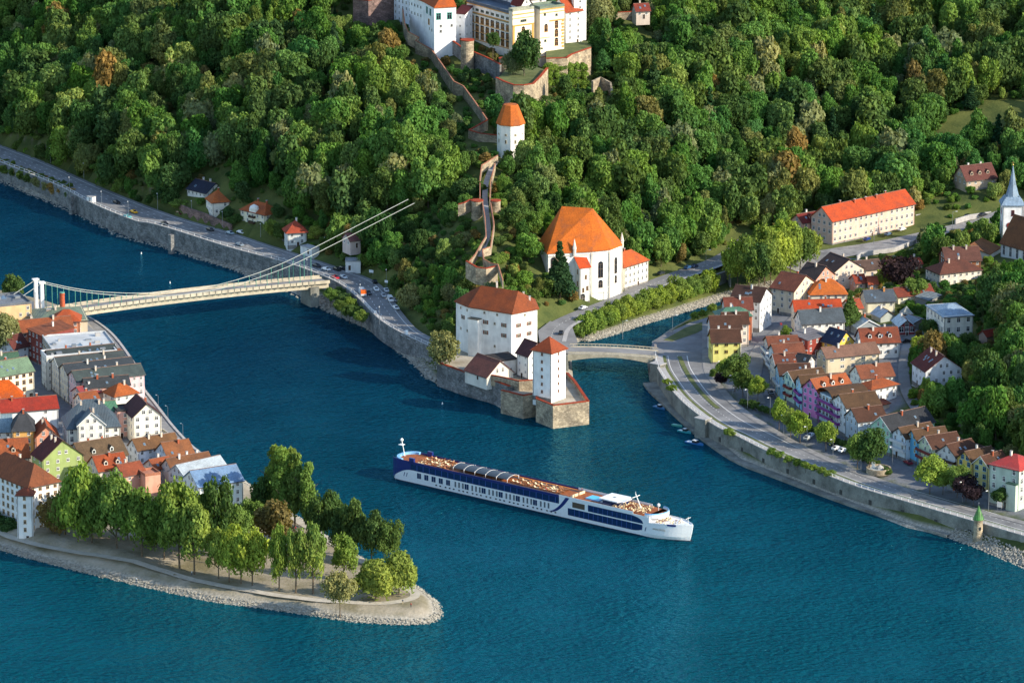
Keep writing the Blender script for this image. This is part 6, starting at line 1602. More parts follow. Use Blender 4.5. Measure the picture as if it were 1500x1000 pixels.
# ------------------------------------------------------------------ lamps, signs, shelter, fountain, turret
def lamp_proto():
    return (MB().tube((0,0,0),(0,0,7.6),.11,.07,n=6).mesh("pole",[M_STEEL]), MB().tube((0,0,7.5),(1.5,0,7.9),.06,n=5).mesh("arm",[M_STEEL]), MB().box(1.2,-.18,7.72,2.1,.18,7.92).mesh("lamp_head",[M_FRAME]))
LP_ = lamp_proto()
def lamp(label, u, v, z, ang, g):
    p = P(u, v, z); r = empty("street_lamp", p, ang); tag(r, label, "street lamp", g)
    for n_, m_ in zip(("pole", "arm", "lamp_head"), LP_): part(n_, m_, r)
g1_ = "street lamps by the far river road"; g2_ = "street lamps by the embankment road"
for u, v, lab in ((74,239,"street lamp furthest left along the shaded road"),(123,262,"street lamp at the left bend by a parked car"),(102,283,"short lamp on the river wall at the ramp top"),(149,304,"street lamp on the wall platform by the white box"),(188,319,"street lamp beside the teal car"),(231,307,"tall lamp in front of dark trees left of the villa"),(326,334,"street lamp in front of the orange hip roofed corner house"),(281,318,"street lamp before the brown stone wall"),(382,352,"street lamp below the cream villa"),(424,365,"street lamp left of the pyramid roofed house"),(476,372,"street lamp among trees beside the cables"),(450,405,"street lamp at the end of the suspension bridge"),(566,420,"street lamp by the parking bay with a sign"),(528,442,"street lamp at the wall beyond the lorry"),(556,475,"street lamp at the wall near the road bend")):
    lamp(lab, u, v, ZL, -math.pi/2, g1_)
for u, v, lab in ((1056,556,"street lamp by the dark red bush"),(1073,577,"street lamp with white banner next to the tall green tree"),(1095,598,"curved white lamp in front of the yellow green tree"),(1128,610,"white lamp by the planter at the street corner"),(1148,636,"street lamp between the bright green trees"),(1182,653,"street lamp at the hedge below the pink house"),(1220,672,"street lamp below the parked cars"),(1261,690,"street lamp beside the big round tree"),(1307,683,"slim post lamp near the round fountain"),(1365,718,"street lamp behind the leafy tree at the fountain"),(1410,735,"street lamp left of the dark purple bush"),(1448,748,"street lamp with flag at the large green house")):
    lamp(lab, u, v, ZR + .1, -2.2, g2_)
for u, v, z, lab in ((1034,392,8,"lamp on the valley road near the big trees"),(884,447,8,"lamp beside the shrubs below the church"),(912,497,8,"lamp on the road bridge parapet"),(985,489,6.6,"lamp at the road junction by the grass island"),(1280,358,10,"tall lamp in front of the apartment house"),(1395,335,11,"lamp near the parking terrace")):
    lamp(lab, u, v, z, 0, "street lamps of the valley road")
qp = [(232,596,"lamp post at the quay edge, upper one"),(246,612,"lamp post at the quay edge by the white gabled house"),(268,638,"lamp post at the lower end of the quay")]
for u, v, lab in qp:
    lamp(lab, u, v, 3.95, 2.5, "lamp posts on the quay")
    for o in [o for o in C.objects if o.get("label") == lab]: o.scale = (.6, .6, .6)
def sign(label, u, v, z, w, h, col, zc=2.2, rz=-.6, name="sign_board", cat="sign", group=None):
    p = P(u, v, z); r = empty(name, p, rz); tag(r, label, cat, group)
    MB().tube((-w*.35,0,0),(-w*.35,0,zc+h/2),.05,n=5).build("post", M_STEEL, r)
    MB().tube((w*.35,0,0),(w*.35,0,zc+h/2),.05,n=5).build("post", M_STEEL, r)
    MB().box(-w/2,-.07,zc-h/2,w/2,.0,zc+h/2).build("panel", flat_mat("sign_" + col, srgb(col), .5), r)
sign("white banner board beside the shrubs left of the fountain", 1279,691,6.6,1.4,3.2,"#e8e8e8",2.4)
sign("pale square board in front of the large green house", 1464,749,6.6,2.0,2.0,"#e4d8cc",2.6)
sign("white poster board at the lower road bend near the castle", 596,492,8.1,1.3,1.9,"#f0f0f0",1.6)
sign("white board on a post at the wall by the road bend", 550,463,8.1,.9,1.1,"#e8e8e8",1.8)
sign("tall white banner on the lamp by the parking bay", 566,423,8.6,1.6,1.0,"#e0e4e8",3.2)
sign("small red and white round sign in the town street", 1144,482,6.8,.9,.9,"#c84040",2.2)
sign("pale orange banner post among shrubs at the junction", 960,512,7,1.0,1.8,"#e0c8b8",1.4)
sign("white direction board hanging low by the road tunnel", 544,404,8.4,2.2,1.2,"#c8d0d4",2.0)
p = P(1391, 718, 6.6); r = empty("bus_shelter", p, math.radians(-40)); tag(r, "small glass bus shelter with bright flat roof at the embankment road", "bus shelter")
MB().box(-2,-.9,2.4,2,1.1,2.55).build("roof", M_FRAME, r); MB().box(-1.9,.95,.1,1.9,1.0,2.4).build("back_panel", flat_mat("shelter_glass",(.25,.3,.33),.15), r)
MB().box(1.85,-.8,.3,1.92,.9,2.2).build("poster", flat_mat("poster_brown", srgb("#a06038"), .5), r)
for x in (-1.9, 1.85):
    for y in (-.8,.95): MB().box(x,y-.05,0,x+.08,y+.03,2.4).build("post", M_STEEL, r)
p = P(1287, 692, 6.6); r = empty("fountain", p); tag(r, "round stone fountain basin with raised rim beside the shrubs", "fountain")
MB().lathe([(4.5,0),(4.5,2.0),(3.9,2.0),(3.9,1.3),(.5,1.3)],28).build("basin", M_STONE_W, r)
MB().lathe([(3.88,1.3),(3.88,1.55),(.1,1.56)],28).build("water", flat_mat("basin_water",(.35,.38,.38),.2), r)
MB().lathe([(1.5,1.3),(1.3,2.3),(.9,2.5),(.3,3.0)],9,.4,0).build("rock", M_KERB, r)
pb = P(1278,676,7); MB().box(-1.8,-.4,0,1.8,.4,1.0).build
# round turret with green cone
p = P(1433, 768, 7.2); r = empty("round_turret", (p.x, p.y, 0)); tag(r, "slim round stone turret with green cone cap at the river wall", "turret")
MB().lathe([(2.0,-2),(1.75,3),(1.8,3.2),(1.65,3.3),(1.6,8.6),(1.85,8.9),(1.85,9.2)],20).build("wall", M_STONE_W, r)
MB().lathe([(1.95,9.15),(1.9,9.4),(.12,14.0),(.05,14.3)],20).build("roof", tiles("#3f7a34", True), r)
MB().tube((0,0,14),(0,0,15.4),.05).lathe([(.02,14.9),(.2,15.1),(.02,15.3)],8).build("finial", M_STEEL, r)
MB().box(.3,-1.75,5.6,.8,-1.5,6.8).build("window", M_GLASS, r)
# stone stair blocks on the flood wall
for (u, v, lab) in ((1032,616,"concrete stair tower on the flood wall above the moored boats"),(966,536,"stone pier at the start of the flood wall by the road bridge")):
    p = P(u, v, ZR); r = empty("stair_block", (p.x, p.y, 0), math.radians(-40)); tag(r, lab, "stair")
    MB().box(-2.5,-2.8,-1,2.5,1.0,ZR+1.2).build("block", M_CONC, r); MB().box(-2.7,-3.0,ZR+1.2,2.7,1.2,ZR+1.5).build("coping", M_KERB, r)
p = P(134, 296, ZL); r = empty("kiosk", p, -.6); tag(r, "white box shaped kiosk on the road platform at the river wall", "kiosk"); MB().box(-1.6,-1.2,0,1.6,1.2,2.6).build("body", M_WHITE, r); MB().box(-1.8,-1.4,2.6,1.8,1.4,2.75).build("roof", M_KERB, r); MB().box(-.5,-1.26,.2,.5,-1.2,2.2).build("door", M_STEEL, r)
# wall platform (lay by) on the far road and wall ribs
rib_m = MB().box(-.9,-2.0,-9,.9,0,.6).mesh("buttress", [M_STONE])
for u, v, lab in ((107,288,"stone buttress at the ramp end of the far river wall"),(253,345,"stone buttress in the middle of the far river wall")):
    p = P(u, v, ZL); o = bpy.data.objects.new("buttress", rib_m); link(o); o.location = p; o.rotation_euler = (0, 0, -.75); tag(o, lab, "buttress", "buttresses of the far river wall")
# niches in the flood wall
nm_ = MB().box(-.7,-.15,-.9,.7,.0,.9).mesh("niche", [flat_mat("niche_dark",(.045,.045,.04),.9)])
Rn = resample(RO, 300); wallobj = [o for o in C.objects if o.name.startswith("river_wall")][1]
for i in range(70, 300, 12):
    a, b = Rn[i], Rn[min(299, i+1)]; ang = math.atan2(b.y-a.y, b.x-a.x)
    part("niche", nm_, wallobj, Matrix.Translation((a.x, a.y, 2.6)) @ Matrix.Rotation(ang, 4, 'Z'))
# brewery chimneys
for u, v, h_, r0, lab in ((92,469,13.5,1.0,"tall round red brick chimney of the brewery with green cap"),(72,474,8,.9,"shorter square pale chimney left of the tall one")):
    p = P(u, v, 10); root = empty("brick_chimney", (p.x, p.y, 8)); tag(root, lab, "chimney")
    if r0 == 1.0: MB().lathe([(1.25,-3),(.95,h_-.8),(1.05,h_-.6),(1.05,h_)],14).build("shaft", noise_mat("brick_red", srgb("#b8593a"), .85, .2, 1.2, fine=.2), root); MB().lathe([(1.1,h_),(1.0,h_+.3)],14).build("cap", GREENST, root)
    else: MB().box(-.9,-.8,-3,.9,.8,h_).build("shaft", plaster("#c9a890"), root); MB().box(-1,-.9,h_,1,.9,h_+.25).build("cap", M_KERB, root)
# ------------------------------------------------------------------ people
def person_mesh(shirt, trousers):
    me = bpy.data.meshes.new("person")
    v = [(0,0,.95),(0,0,1.2),(0,0,1.42),(0,0,1.52),(0,.02,1.66),(.19,0,1.40),(.26,.05,1.12),(.24,.15,.9),(-.19,0,1.40),(-.26,-.04,1.12),(-.24,.02,.88),(.1,0,.88),(.12,.08,.5),(.12,.0,.08),(.12,.14,.04),(-.1,0,.88),(-.11,-.06,.5),(-.11,-.16,.08),(-.11,-.02,.04)]
    e = [(0,1),(1,2),(2,3),(3,4),(2,5),(5,6),(6,7),(2,8),(8,9),(9,10),(0,11),(11,12),(12,13),(13,14),(0,15),(15,16),(16,17),(17,18)]
    rd = [.15,.14,.15,.06,.11,.075,.05,.04,.075,.05,.04,.09,.07,.045,.04,.09,.07,.045,.04]
    me.from_pydata(v, e, []); o = bpy.data.objects.new("person", me); C.objects.link(o)
    o.modifiers.new("s", 'SKIN'); o.modifiers.new("u", 'SUBSURF').levels = 1
    for i, q in enumerate(me.skin_vertices[0].data): q.radius = (rd[i], rd[i]); q.use_root = i == 0
    bpy.context.view_layer.update()
    m2 = bpy.data.meshes.new_from_object(o.evaluated_get(bpy.context.evaluated_depsgraph_get())); bpy.data.objects.remove(o)
    for mt in (flat_mat("skin",(.5,.3,.2),.6), flat_mat("cloth_" + shirt, srgb(shirt), .8), flat_mat("cloth_" + trousers, srgb(trousers), .8), flat_mat("hair",(.06,.04,.03),.7)): m2.materials.append(mt)
    for pl in m2.polygons:
        z = pl.center.z; x = abs(pl.center.x)
        pl.material_index = 3 if z > 1.68 or (z > 1.58 and pl.center.y < -.03) else 0 if z > 1.5 or (x > .2 and z < 1.0 and z > .8) else 1 if z > .95 else 2
    return m2
PM = [person_mesh("#b03030", "#26303c"), person_mesh("#e0e0dc", "#3a4a6a"), person_mesh("#3a4a5a", "#a89878")]
for u, v, z, k, lab in ((602,889,3.2,0,"person in a red top walking on the gravel tip of the park"),(433,777,3.3,0,"person in red on the park path under the tall poplars"),(590,884,3.2,2,"person sitting out on the gravel near the willow"),(1333,733,6.7,1,"person in white walking along the flood wall pavement"),(960,519,7.3,1,"person in white at the end of the road bridge"),(459,405,10.2,2,"person standing at the right end of the suspension bridge"),(200,852,2.2,1,"person in white on the bank below the big park trees"),(281,842,3.3,1,"person in white under the park trees near the path"),(1264,354,10,2,"person crossing the road before the apartment house"),(131,808,3.3,1,"person in white beside the second park trunk")):
    o = bpy.data.objects.new("person", PM[k]); link(o); o.location = P(u, v, z); o.rotation_euler = (0, 0, u % 6.28); tag(o, lab, "person")
for x, y in ((58, -3.6), (70, -3.8), (24, -3.4), (XF + 6, -4.4), (XF + 3, 3.8)):
    o = bpy.data.objects.new("person", PM[0]); link(o); o.location = ship_pos(x, y, DK + .1); o.rotation_euler = (0, 0, x); tag(o, "person in a red top standing at the edge of the ship's sun deck", "person", "people on the sun deck")
# ------------------------------------------------------------------ trees
def leaf_material(name, cols, tl=.3):
    m = bpy.data.materials.new(name); m.use_nodes = True; nt = m.node_tree; N = nt.nodes; Lk = nt.links
    for n in list(N): N.remove(n)
    out = N.new("ShaderNodeOutputMaterial"); oi = N.new("ShaderNodeObjectInfo")
    r = N.new("ShaderNodeValToRGB"); e = r.color_ramp.elements
    e[0].position = 0; e[0].color = (*cols[0], 1); e[1].position = 1; e[1].color = (*cols[-1], 1)
    for i, c in enumerate(cols[1:-1]): x = e.new((i + 1) / (len(cols) - 1)); x.color = (*c, 1)
    Lk.new(oi.outputs["Random"], r.inputs[0])
    at = N.new("ShaderNodeAttribute"); at.attribute_name = "tone"
    mr = N.new("ShaderNodeMapRange"); mr.inputs[3].default_value = .45; mr.inputs[4].default_value = 1.7; Lk.new(at.outputs["Fac"], mr.inputs[0])
    mx = N.new("ShaderNodeVectorMath"); mx.operation = 'SCALE'; Lk.new(r.outputs[0], mx.inputs[0]); Lk.new(mr.outputs[0], mx.inputs["Scale"])
    geo = N.new("ShaderNodeNewGeometry"); nz = N.new("ShaderNodeTexNoise"); nz.inputs["Scale"].default_value = .022; nz.inputs["Detail"].default_value = 3
    Lk.new(geo.outputs["Position"], nz.inputs["Vector"])
    nr = N.new("ShaderNodeMapRange"); nr.inputs[1].default_value = .42; nr.inputs[2].default_value = .62; Lk.new(nz.outputs["Fac"], nr.inputs[0])
    vm = N.new("ShaderNodeMix"); vm.data_type = 'RGBA'; Lk.new(nr.outputs[0], vm.inputs[0]); vm.inputs[6].default_value = (.92, 1.0, 1.05, 1); vm.inputs[7].default_value = (1.55, 1.34, 1.15, 1)
    vx = N.new("ShaderNodeVectorMath"); vx.operation = 'MULTIPLY'; Lk.new(mx.outputs[0], vx.inputs[0]); Lk.new(vm.outputs[2], vx.inputs[1]); mx = vx
    d = N.new("ShaderNodeBsdfDiffuse"); t = N.new("ShaderNodeBsdfTranslucent"); s = N.new("ShaderNodeMixShader"); s.inputs[0].default_value = tl
    tw = N.new("ShaderNodeVectorMath"); tw.operation = 'MULTIPLY'; tw.inputs[1].default_value = (1.4, 1.3, .5); Lk.new(mx.outputs[0], tw.inputs[0])
    Lk.new(mx.outputs[0], d.inputs[0]); Lk.new(tw.outputs[0], t.inputs[0]); Lk.new(d.outputs[0], s.inputs[1]); Lk.new(t.outputs[0], s.inputs[2]); Lk.new(s.outputs[0], out.inputs[0])
    return m
GREENS = [(.15,.175,.06),(.035,.08,.022),(0.054,0.138,0.029),(0.091,0.184,0.037),(0.060,0.152,0.040),(0.121,0.198,0.046),(0.072,0.158,0.026),(0.150,0.218,0.066),(0.048,0.112,0.029),(0.097,0.177,0.040),(0.066,0.158,0.046),(0.134,0.131,0.046)]
M_LEAF = leaf_material("leaves_forest", GREENS)
M_LEAF_B = leaf_material("leaves_bright", [(.17,.25,.04),(.20,.27,.05),(.14,.22,.04)])
M_LEAF_P = leaf_material("leaves_park", [(.12,.19,.04),(.15,.21,.05),(.115,.18,.035)])
M_LEAF_D = leaf_material("leaves_dark", [(.05,.095,.03),(.065,.11,.03),(.055,.10,.035)])
M_LEAF_O = leaf_material("leaves_olive", [(.17,.19,.085),(.14,.17,.08)])
M_LEAF_R = leaf_material("leaves_copper", [(.16,.12,.045),(.19,.145,.05)])
M_LEAF_U = leaf_material("leaves_purple", [(.035,.022,.028),(.045,.03,.03)])
M_LEAF_N = leaf_material("needles", [(.02,.055,.022),(.03,.065,.03)])
M_LEAF_W = leaf_material("leaves_willow", [(.17,.22,.05),(.14,.19,.045)])
M_BARK = noise_mat("bark", (.13,.10,.07), .9, .3, 1.5)
def quads_mesh(name, cen, nrm, size, tone, mat, asp=1.0, up=None):
    n = len(cen); r = RNG
    a = r.normal(size=(n, 3)) if up is None else up + r.normal(size=(n, 3)) * .25
    t1 = np.cross(nrm, a); t1 /= np.linalg.norm(t1, axis=1, keepdims=True) + 1e-9
    t2 = np.cross(nrm, t1)
    s = size[:, None]
    v = np.empty((n, 4, 3)); h = .5
    v[:, 0] = cen - t1*s*h - t2*s*h*asp; v[:, 1] = cen + t1*s*h*.8 - t2*s*h*asp*.7; v[:, 2] = cen + t1*s*h + t2*s*h*asp; v[:, 3] = cen - t1*s*h*.7 + t2*s*h*asp*.9
    me = bpy.data.meshes.new(name)
    me.vertices.add(n * 4); me.vertices.foreach_set("co", v.ravel())
    me.loops.add(n * 4); me.loops.foreach_set("vertex_index", np.arange(n * 4))
    me.polygons.add(n); me.polygons.foreach_set("loop_start", np.arange(n) * 4); me.polygons.foreach_set("loop_total", np.full(n, 4))
    me.update(calc_edges=True)
    at = me.attributes.new("tone", 'FLOAT', 'FACE'); at.data.foreach_set("value", tone.astype(np.float32))
    me.materials.append(mat)
    return me
def crown(name, mat, seed, R=1.0, H=1.6, lobes=16, leaves=3600, size=.13, kind="round", spread=.62, small=1.0):
    """crown of leaf sized faces on many lobes; unit crown, base of crown at z = 0, radius R, height H"""
    r = np.random.default_rng(seed); cs = []; rs = []
    for i in range(lobes):
        if kind == "poplar":
            z = (i + .5) / lobes; w = R * (.55 + .3 * math.sin(math.pi * min(1, z * 1.15))) ; a = r.uniform(0, 6.28); q = r.uniform(.1, .55) * w
            cs.append((q*math.cos(a), q*math.sin(a), H*(.06+z*.88))); rs.append(R * r.uniform(.36, .58) * (1 - .4*z))
        elif kind == "cone":
            z = (i + .5) / lobes; w = R * (1 - z) ; a = i * 2.4; q = w * .6
            cs.append((q*math.cos(a), q*math.sin(a), H*(.03+z*.9))); rs.append(max(.12, w * r.uniform(.45, .6)))
        else:
            a = r.uniform(0, 6.28); b = r.uniform(-.75, 1.0); q = math.sqrt(1 - b*b) ; k = spread * r.uniform(.55, 1.25)
            cs.append((R*q*k*math.cos(a), R*q*k*math.sin(a), H*.5 + H*.5*b*k*1.15)); rs.append(R * r.uniform(.2, .48) * small)
    cs = np.array(cs); rs = np.array(rs)
    if kind == "round": cs = np.vstack([cs, [[0, 0, H*.5]]]); rs = np.append(rs, R * .6)
    wgt = rs ** 2; wgt /= wgt.sum(); li = r.choice(len(cs), leaves, p=wgt)
    d = r.normal(size=(leaves, 3)); d /= np.linalg.norm(d, axis=1, keepdims=True)
    d[:, 2] = np.where((d[:, 2] < -.3) & (r.random(leaves) < .6), -d[:, 2], d[:, 2])
    rad = rs[li] * np.where(r.random(leaves) < .8, r.uniform(.86, 1.12, leaves), r.uniform(.4, .9, leaves))
    # second level of bumps on each lobe
    ph = r.uniform(0, 6.28, (len(cs), 3))
    bump = 1 + .16 * np.sin(d[:, 0] * 7 + ph[li, 0]) * np.sin(d[:, 1] * 7 + ph[li, 1]) + .1 * np.sin(d[:, 2] * 9 + ph[li, 2])
    c = cs[li] + d * (rad * bump)[:, None]
    if kind == "willow": c[:, 2] -= np.abs(r.normal(size=leaves)) * .18 * H * (np.hypot(c[:, 0], c[:, 1]) / R)
    nrm = d + r.normal(size=(leaves, 3)) * .55; nrm /= np.linalg.norm(nrm, axis=1, keepdims=True)
    tone = np.clip(.5 + r.normal(size=leaves) * .17 + (r.random(len(cs))[li] - .5) * .35, 0, 1)
    sz = size * r.uniform(.7, 1.35, leaves)
    return quads_mesh(name, c, nrm, sz, tone, mat, asp=2.2 if kind == "willow" else 1.0)
def trunk_mesh(name, H, r0, cr, seed, hc):
    """tapered trunk up into the crown with limbs; crown begins at hc"""
    rd = random.Random(seed); m = MB(); p = Vector((0, 0, -1.2)); q = p; n = 4
    pts = [Vector((rd.uniform(-.02,.02)*H*i/n*1.4, rd.uniform(-.02,.02)*H*i/n*1.4, -1.2 + (H*.72+1.2)*i/n)) for i in range(n+1)]
    for i in range(n): m.tube(pts[i], pts[i+1], r0*(1-.2*i), r0*(1-.2*(i+1)), n=6)
    for i in range(5):
        b = pts[3].lerp(pts[4], i/5); a = rd.uniform(0, 6.28)
        m.tube(b, b + Vector((cr*.6*math.cos(a), cr*.6*math.sin(a), H*.16)), r0*.35, r0*.1, n=5)
    return m.mesh(name, [M_BARK])
# individual trees: crown meshes are unit sized and scaled
CR = {}
def crown_set(key, mat, n, **kw):  # n variants of a kind
    CR[key] = [crown("crown", mat, 100 + hash(key) % 7 + i * 17 if False else 100 + i * 17 + len(CR) * 131, **kw) for i in range(n)]
crown_set("forest", M_LEAF, 6, leaves=6000, size=.09, lobes=30, small=.72)
crown_set("bright", M_LEAF_B, 3, leaves=5000, size=.09, lobes=28, spread=.7, small=.8)
crown_set("park", M_LEAF_P, 3, leaves=5400, size=.08, lobes=30, spread=.72, small=.8)
crown_set("dark", M_LEAF_D, 3, leaves=5200, size=.09, lobes=28, spread=.68, small=.8)
crown_set("olive", M_LEAF_O, 1, leaves=6000, size=.085, lobes=22)
crown_set("copper", M_LEAF_R, 1, leaves=4200, size=.11, lobes=20)
crown_set("purple", M_LEAF_U, 1, leaves=4200, size=.11, lobes=20)
crown_set("poplar", M_LEAF_P, 2, leaves=5000, size=.12, lobes=22, kind="poplar", H=4.0)
crown_set("willow", M_LEAF_W, 1, leaves=6500, size=.075, lobes=24, kind="willow")
crown_set("cone", M_LEAF_N, 1, leaves=6500, size=.16, lobes=34, kind="cone", H=4.2)
CR["cone_bright"] = [CR["cone"][0].copy()]; CR["cone_bright"][0].materials[0] = M_LEAF_D
CH_ = {"poplar": 4.0, "cone": 4.2, "cone_bright": 4.2}
TK = [trunk_mesh("trunk", 1.0, .028, .3, s, .3) for s in range(3)]
TN = 0
def tree(label, x, y, z, H, R, kind, group=None, cat="tree", name="tree", bole=.22):
    global TN; TN += 1
    rd = random.Random(TN * 7 + 3); root = empty(name, (x, y, z), rd.uniform(0, 6.28)); sx = rd.uniform(.86, 1.16); tag(root, label, cat, group)
    cm = CR[kind][TN % len(CR[kind])]; ch = CH_.get(kind, 1.6); hc = H * bole
    c = part("crown", cm, root, Matrix.Translation((0, 0, hc - (H * .16 if bole < .06 else 0))) @ Matrix.Diagonal((R * sx, R / sx, (H - hc) / ch, 1)))
    t = part("trunk", TK[TN % 3], root, Matrix.Diagonal((H * 1.0, H * 1.0, H * (.6 if bole < .06 else 1), 1)))
    return root
def ptree(label, u, v, z, H, R, kind, group=None, **kw):
    p = P(u, v, z); return tree(label, p.x, p.y, z, H, R, kind, group, **kw)
gp_ = "trees of the park on the tip"
park = [
 ((400,762),28,4.6,"poplar","tall poplar at the left of the dense clump beside the white house"),((416,768),29,5,"poplar","tallest poplar of the clump above the copper tree"),((433,770),27,4.6,"poplar","third poplar of the tall clump"),((450,774),24,5,"poplar","rightmost poplar of the tall clump"),((424,758),26,5,"poplar","poplar at the back of the tall clump"),
 ((405,806),17,7.6,"copper","copper brown tree in front of the tall poplars"),
 ((408.5,865),21,4.4,"park","narrow tree with ivy clad trunk below the copper tree"),((433,868),21,3.8,"park","slim dark tree in the middle of the lower row"),((457.5,869),24,4.8,"park","tall narrow tree at the right of the slim dark one"),
 ((504,850),15,4.8,"park","small pointed tree left of the willows"),((489,800),19,5,"dark","tree with upright crown on the river side, second from the poplars"),((467,803),19,4.6,"dark","tree at the river side right next to the poplar clump"),((517,818),20,6,"dark","broad dark tree in the middle of the river side row"),((545,826),18,5,"dark","pointed dark tree next to last of the river side row"),((570,830),16,4.6,"dark","last dark tree of the river side row near the willows"),((498,812),16,4.5,"dark","lower dark tree between two taller ones of the river side row"),
 ((551,877),13,6.6,"willow","round yellow green weeping willow in front"),((585,870),14,5.8,"willow","weeping willow at the right end of the park trees"),((498,893),13.5,5.2,"olive","silvery willow bush leaning over the stony bank"),
 ((320,847),16,4.6,"park","first tree of the lower row, partly in shade"),((336,852),18,5.2,"bright","bright green tree of the lower row, second from the left"),((353,854),19,5.4,"bright","bright green tree in the middle of the lower row"),((369,857),19,5.4,"bright","bright green tree at the right end of the lower row"),
 ((115,802),28,8,"bright","big light green tree right of the oriel tower"),((134,804),24,6.5,"park","tree close behind the big light green one"),((171,812),27,8,"park","large tree in front of the brown roofed house"),((208,822),25,7.5,"park","large shady tree left of the salmon house"),((264,834),29,8,"park","tallest broad tree in front of the silver roofs"),((284,840),24,6.6,"park","broad tree beside the tallest one"),((315,826),30,5.5,"dark","dark conical tree in front of the blue mottled roof"),((240,822),22,6.5,"park","green tree filling the gap before the salmon house"),((150,790),22,6.5,"bright","yellow green crown behind the first park trees"),
 ((79,791),15,5,"copper","small brownish tree beside the lodge"),((96,792),17,5.5,"park","modest green tree just right of the lodge"),((228,800),14,5,"olive","pale shrubby tree before the salmon wall"),((345,815),18,5,"park","mid green tree left of the light row"),((300,800),18,6,"dark","dark crown below the white park side house"),((370,792),14,4.5,"park","small tree between white house and copper tree"),((352,790),12,3.6,"dark","little dark tree at the right foot of the white house"),((383,762),15,4.2,"dark","dark conifer like tree by the river terrace"),
 ((283,812),17,5,"park","rounded tree behind the tall conical one"),((188,798),18,6,"park","green crown between two large park trees")]
for (u, v), H, R, k, lab in park: ptree(lab, u, v, 3.1, H, R * (1.1 if u < 395 else 1.0), k, gp_, bole=.15)
ptree("round topped tree behind the theatre by the water", 22, 447, 5, 12, 5.2, "dark")
ptree("large dark tree at the left edge above the moss green roof", 4, 528, 5.5, 20, 7, "olive")
ptree("ivy bush at the foot of the lodge's left wall", 10, 778, 3, 6, 5, "dark", bole=.02, cat="bush", name="bush")
ptree("dark bush between ivy and oriel tower", -8, 770, 3, 6, 5, "dark", bole=.02, cat="bush", name="bush")
ge_ = "trees along the embankment road"
for (u, v), H, R, k, lab in [((1110,586),9,4.2,"bright","yellow green tree beside the street entrance"),((1076,572),14,5.6,"dark","tall dark green tree at the road in front of the yellow house"),((1088,580),10,5,"dark","low dark tree right of the tall dark green one"),((1060,556),8,3.2,"bright","small palm like yellow green tree at the cafe"),((1141,628),11,3.6,"bright","first pointed bright tree below the turquoise house"),((1158,640),10,4.2,"park","mid green tree between two bright ones at the road"),((1172,646),11,4.4,"bright","bright tree below the narrow blue house"),((1210,657),10,4,"bright","round lemon green tree below the purple balconies"),((1273,691),15,6.2,"dark","large round tree in front of the mint house"),((1256,688),13,5.2,"park","tree with yellow left side beside the large round one"),((1362,722),13,6.4,"bright","spreading bright tree in front of the red balcony house"),((1381,722),9,4.4,"bright","smaller spreading tree next to the bus shelter"),((1402,727),11,3.8,"park","small green tree in front of the deep yellow house"),((1415,733),8.5,5.2,"purple","deep purple round bush in front of the yellow houses"),((1426,740),7,4,"purple","second purple bush leaning to the large green house"),((1464,743),7,3.6,"dark","dark shrub at the foot of the large green house"),((1245,486),18,4,"cone_bright","tall conifer between orange and slate roofs"),((1151,508),8,3,"park","small tree at the wall of the slate roofed house"),((1056,566),5,3.2,"purple","dark red bush by the cafe awning")]:
    ptree(lab, u, v, 6.6, H, R, k, ge_)
for (u, v, z), H, R, k, lab in [((1318,430,8),15,8,"purple","big dark purple tree left of the hip roofed cream house"),((1293,422,8),8,4,"bright","bright yellow green tree above the slate cottage"),((820,446,9),28,5.6,"cone","tall dark fir in front of the church"),((805,447,9),12,5,"dark","dark bush left of the tall fir"),((648,548,5),18,7,"olive","large olive green tree at the left foot of the castle"),((768,122,62),22,8,"dark","big tree on the rounded bastion of the fortress"),((752,120,62),14,4.5,"olive","paler tree at the left side of the bastion tree"),((880,60,62),24,7.5,"olive","large pale tree right of the fortress"),((1340,440,8),9,5,"park","garden tree right of the rust roofed house"),((1362,500,8),9,4.5,"dark","dark tree at the corner of the mansion"),((1345,522,9),8,4.5,"bright","yellowish tree beside the white dormer house"),((664,42,70),9,3.5,"dark","dark round shrub under the small white fortress tower"),((722,76,68),9,3.6,"dark","dark shrub under the palace windows"),((1224,350,9.5),7,4,"dark","dark shrub at the left gable of the apartments")]:
    ptree(lab, u, v, z, H, R, k)
def gtree(label, u, v, H, R, kind, group):
    zs = np.linspace(60, 0, 181); pp = [P(u, v, z) for z in zs]; hh_ = h_land([p.x for p in pp], [p.y for p in pp])
    i = int(np.argmin(np.abs(hh_ - zs))); p = pp[i]; q = float(hh_[i])
    return tree(label, p.x, p.y, q, H, R, kind, group, bole=.0, cat="shrub", name="shrub")
for i, (u, v) in enumerate([(345,328),(398,347),(412,350),(332,322),(262,312),(250,303),(408,322),(462,350),(478,362),(488,372),(540,392),(236,300),(220,294),(176,278),(150,264),(120,250),(90,238),(60,226),(30,214)]):
    gtree("green bush between the riverside road and the wooded slope", u, v - 3, 4.5 + (i * 7 % 4), 3.4 + (i % 3) * .6, ("dark","park","dark")[i % 3], "bushes behind the riverside road")
gi_ = "trees on the bank of the side river"
for i, ((u, v), H, R) in enumerate([((1080,413),17,6),((1096,416),18,6.5),((1112,417),17,6),((1128,414),18,6.5),((1143,408),19,6.5),((1158,402),19,6.5),((1172,394),18,6),((1120,400),19,7),((1150,392),20,7),((1185,385),14,5.5),((1098,402),16,6)]):
    ptree("broad leafy tree in the dense grove at the bend of the side river", u, v, 6.5, H, R, ("bright","park","dark","park")[i % 4], gi_, bole=.07)
gs_ = "shrubs along the gravel bank below the valley road"
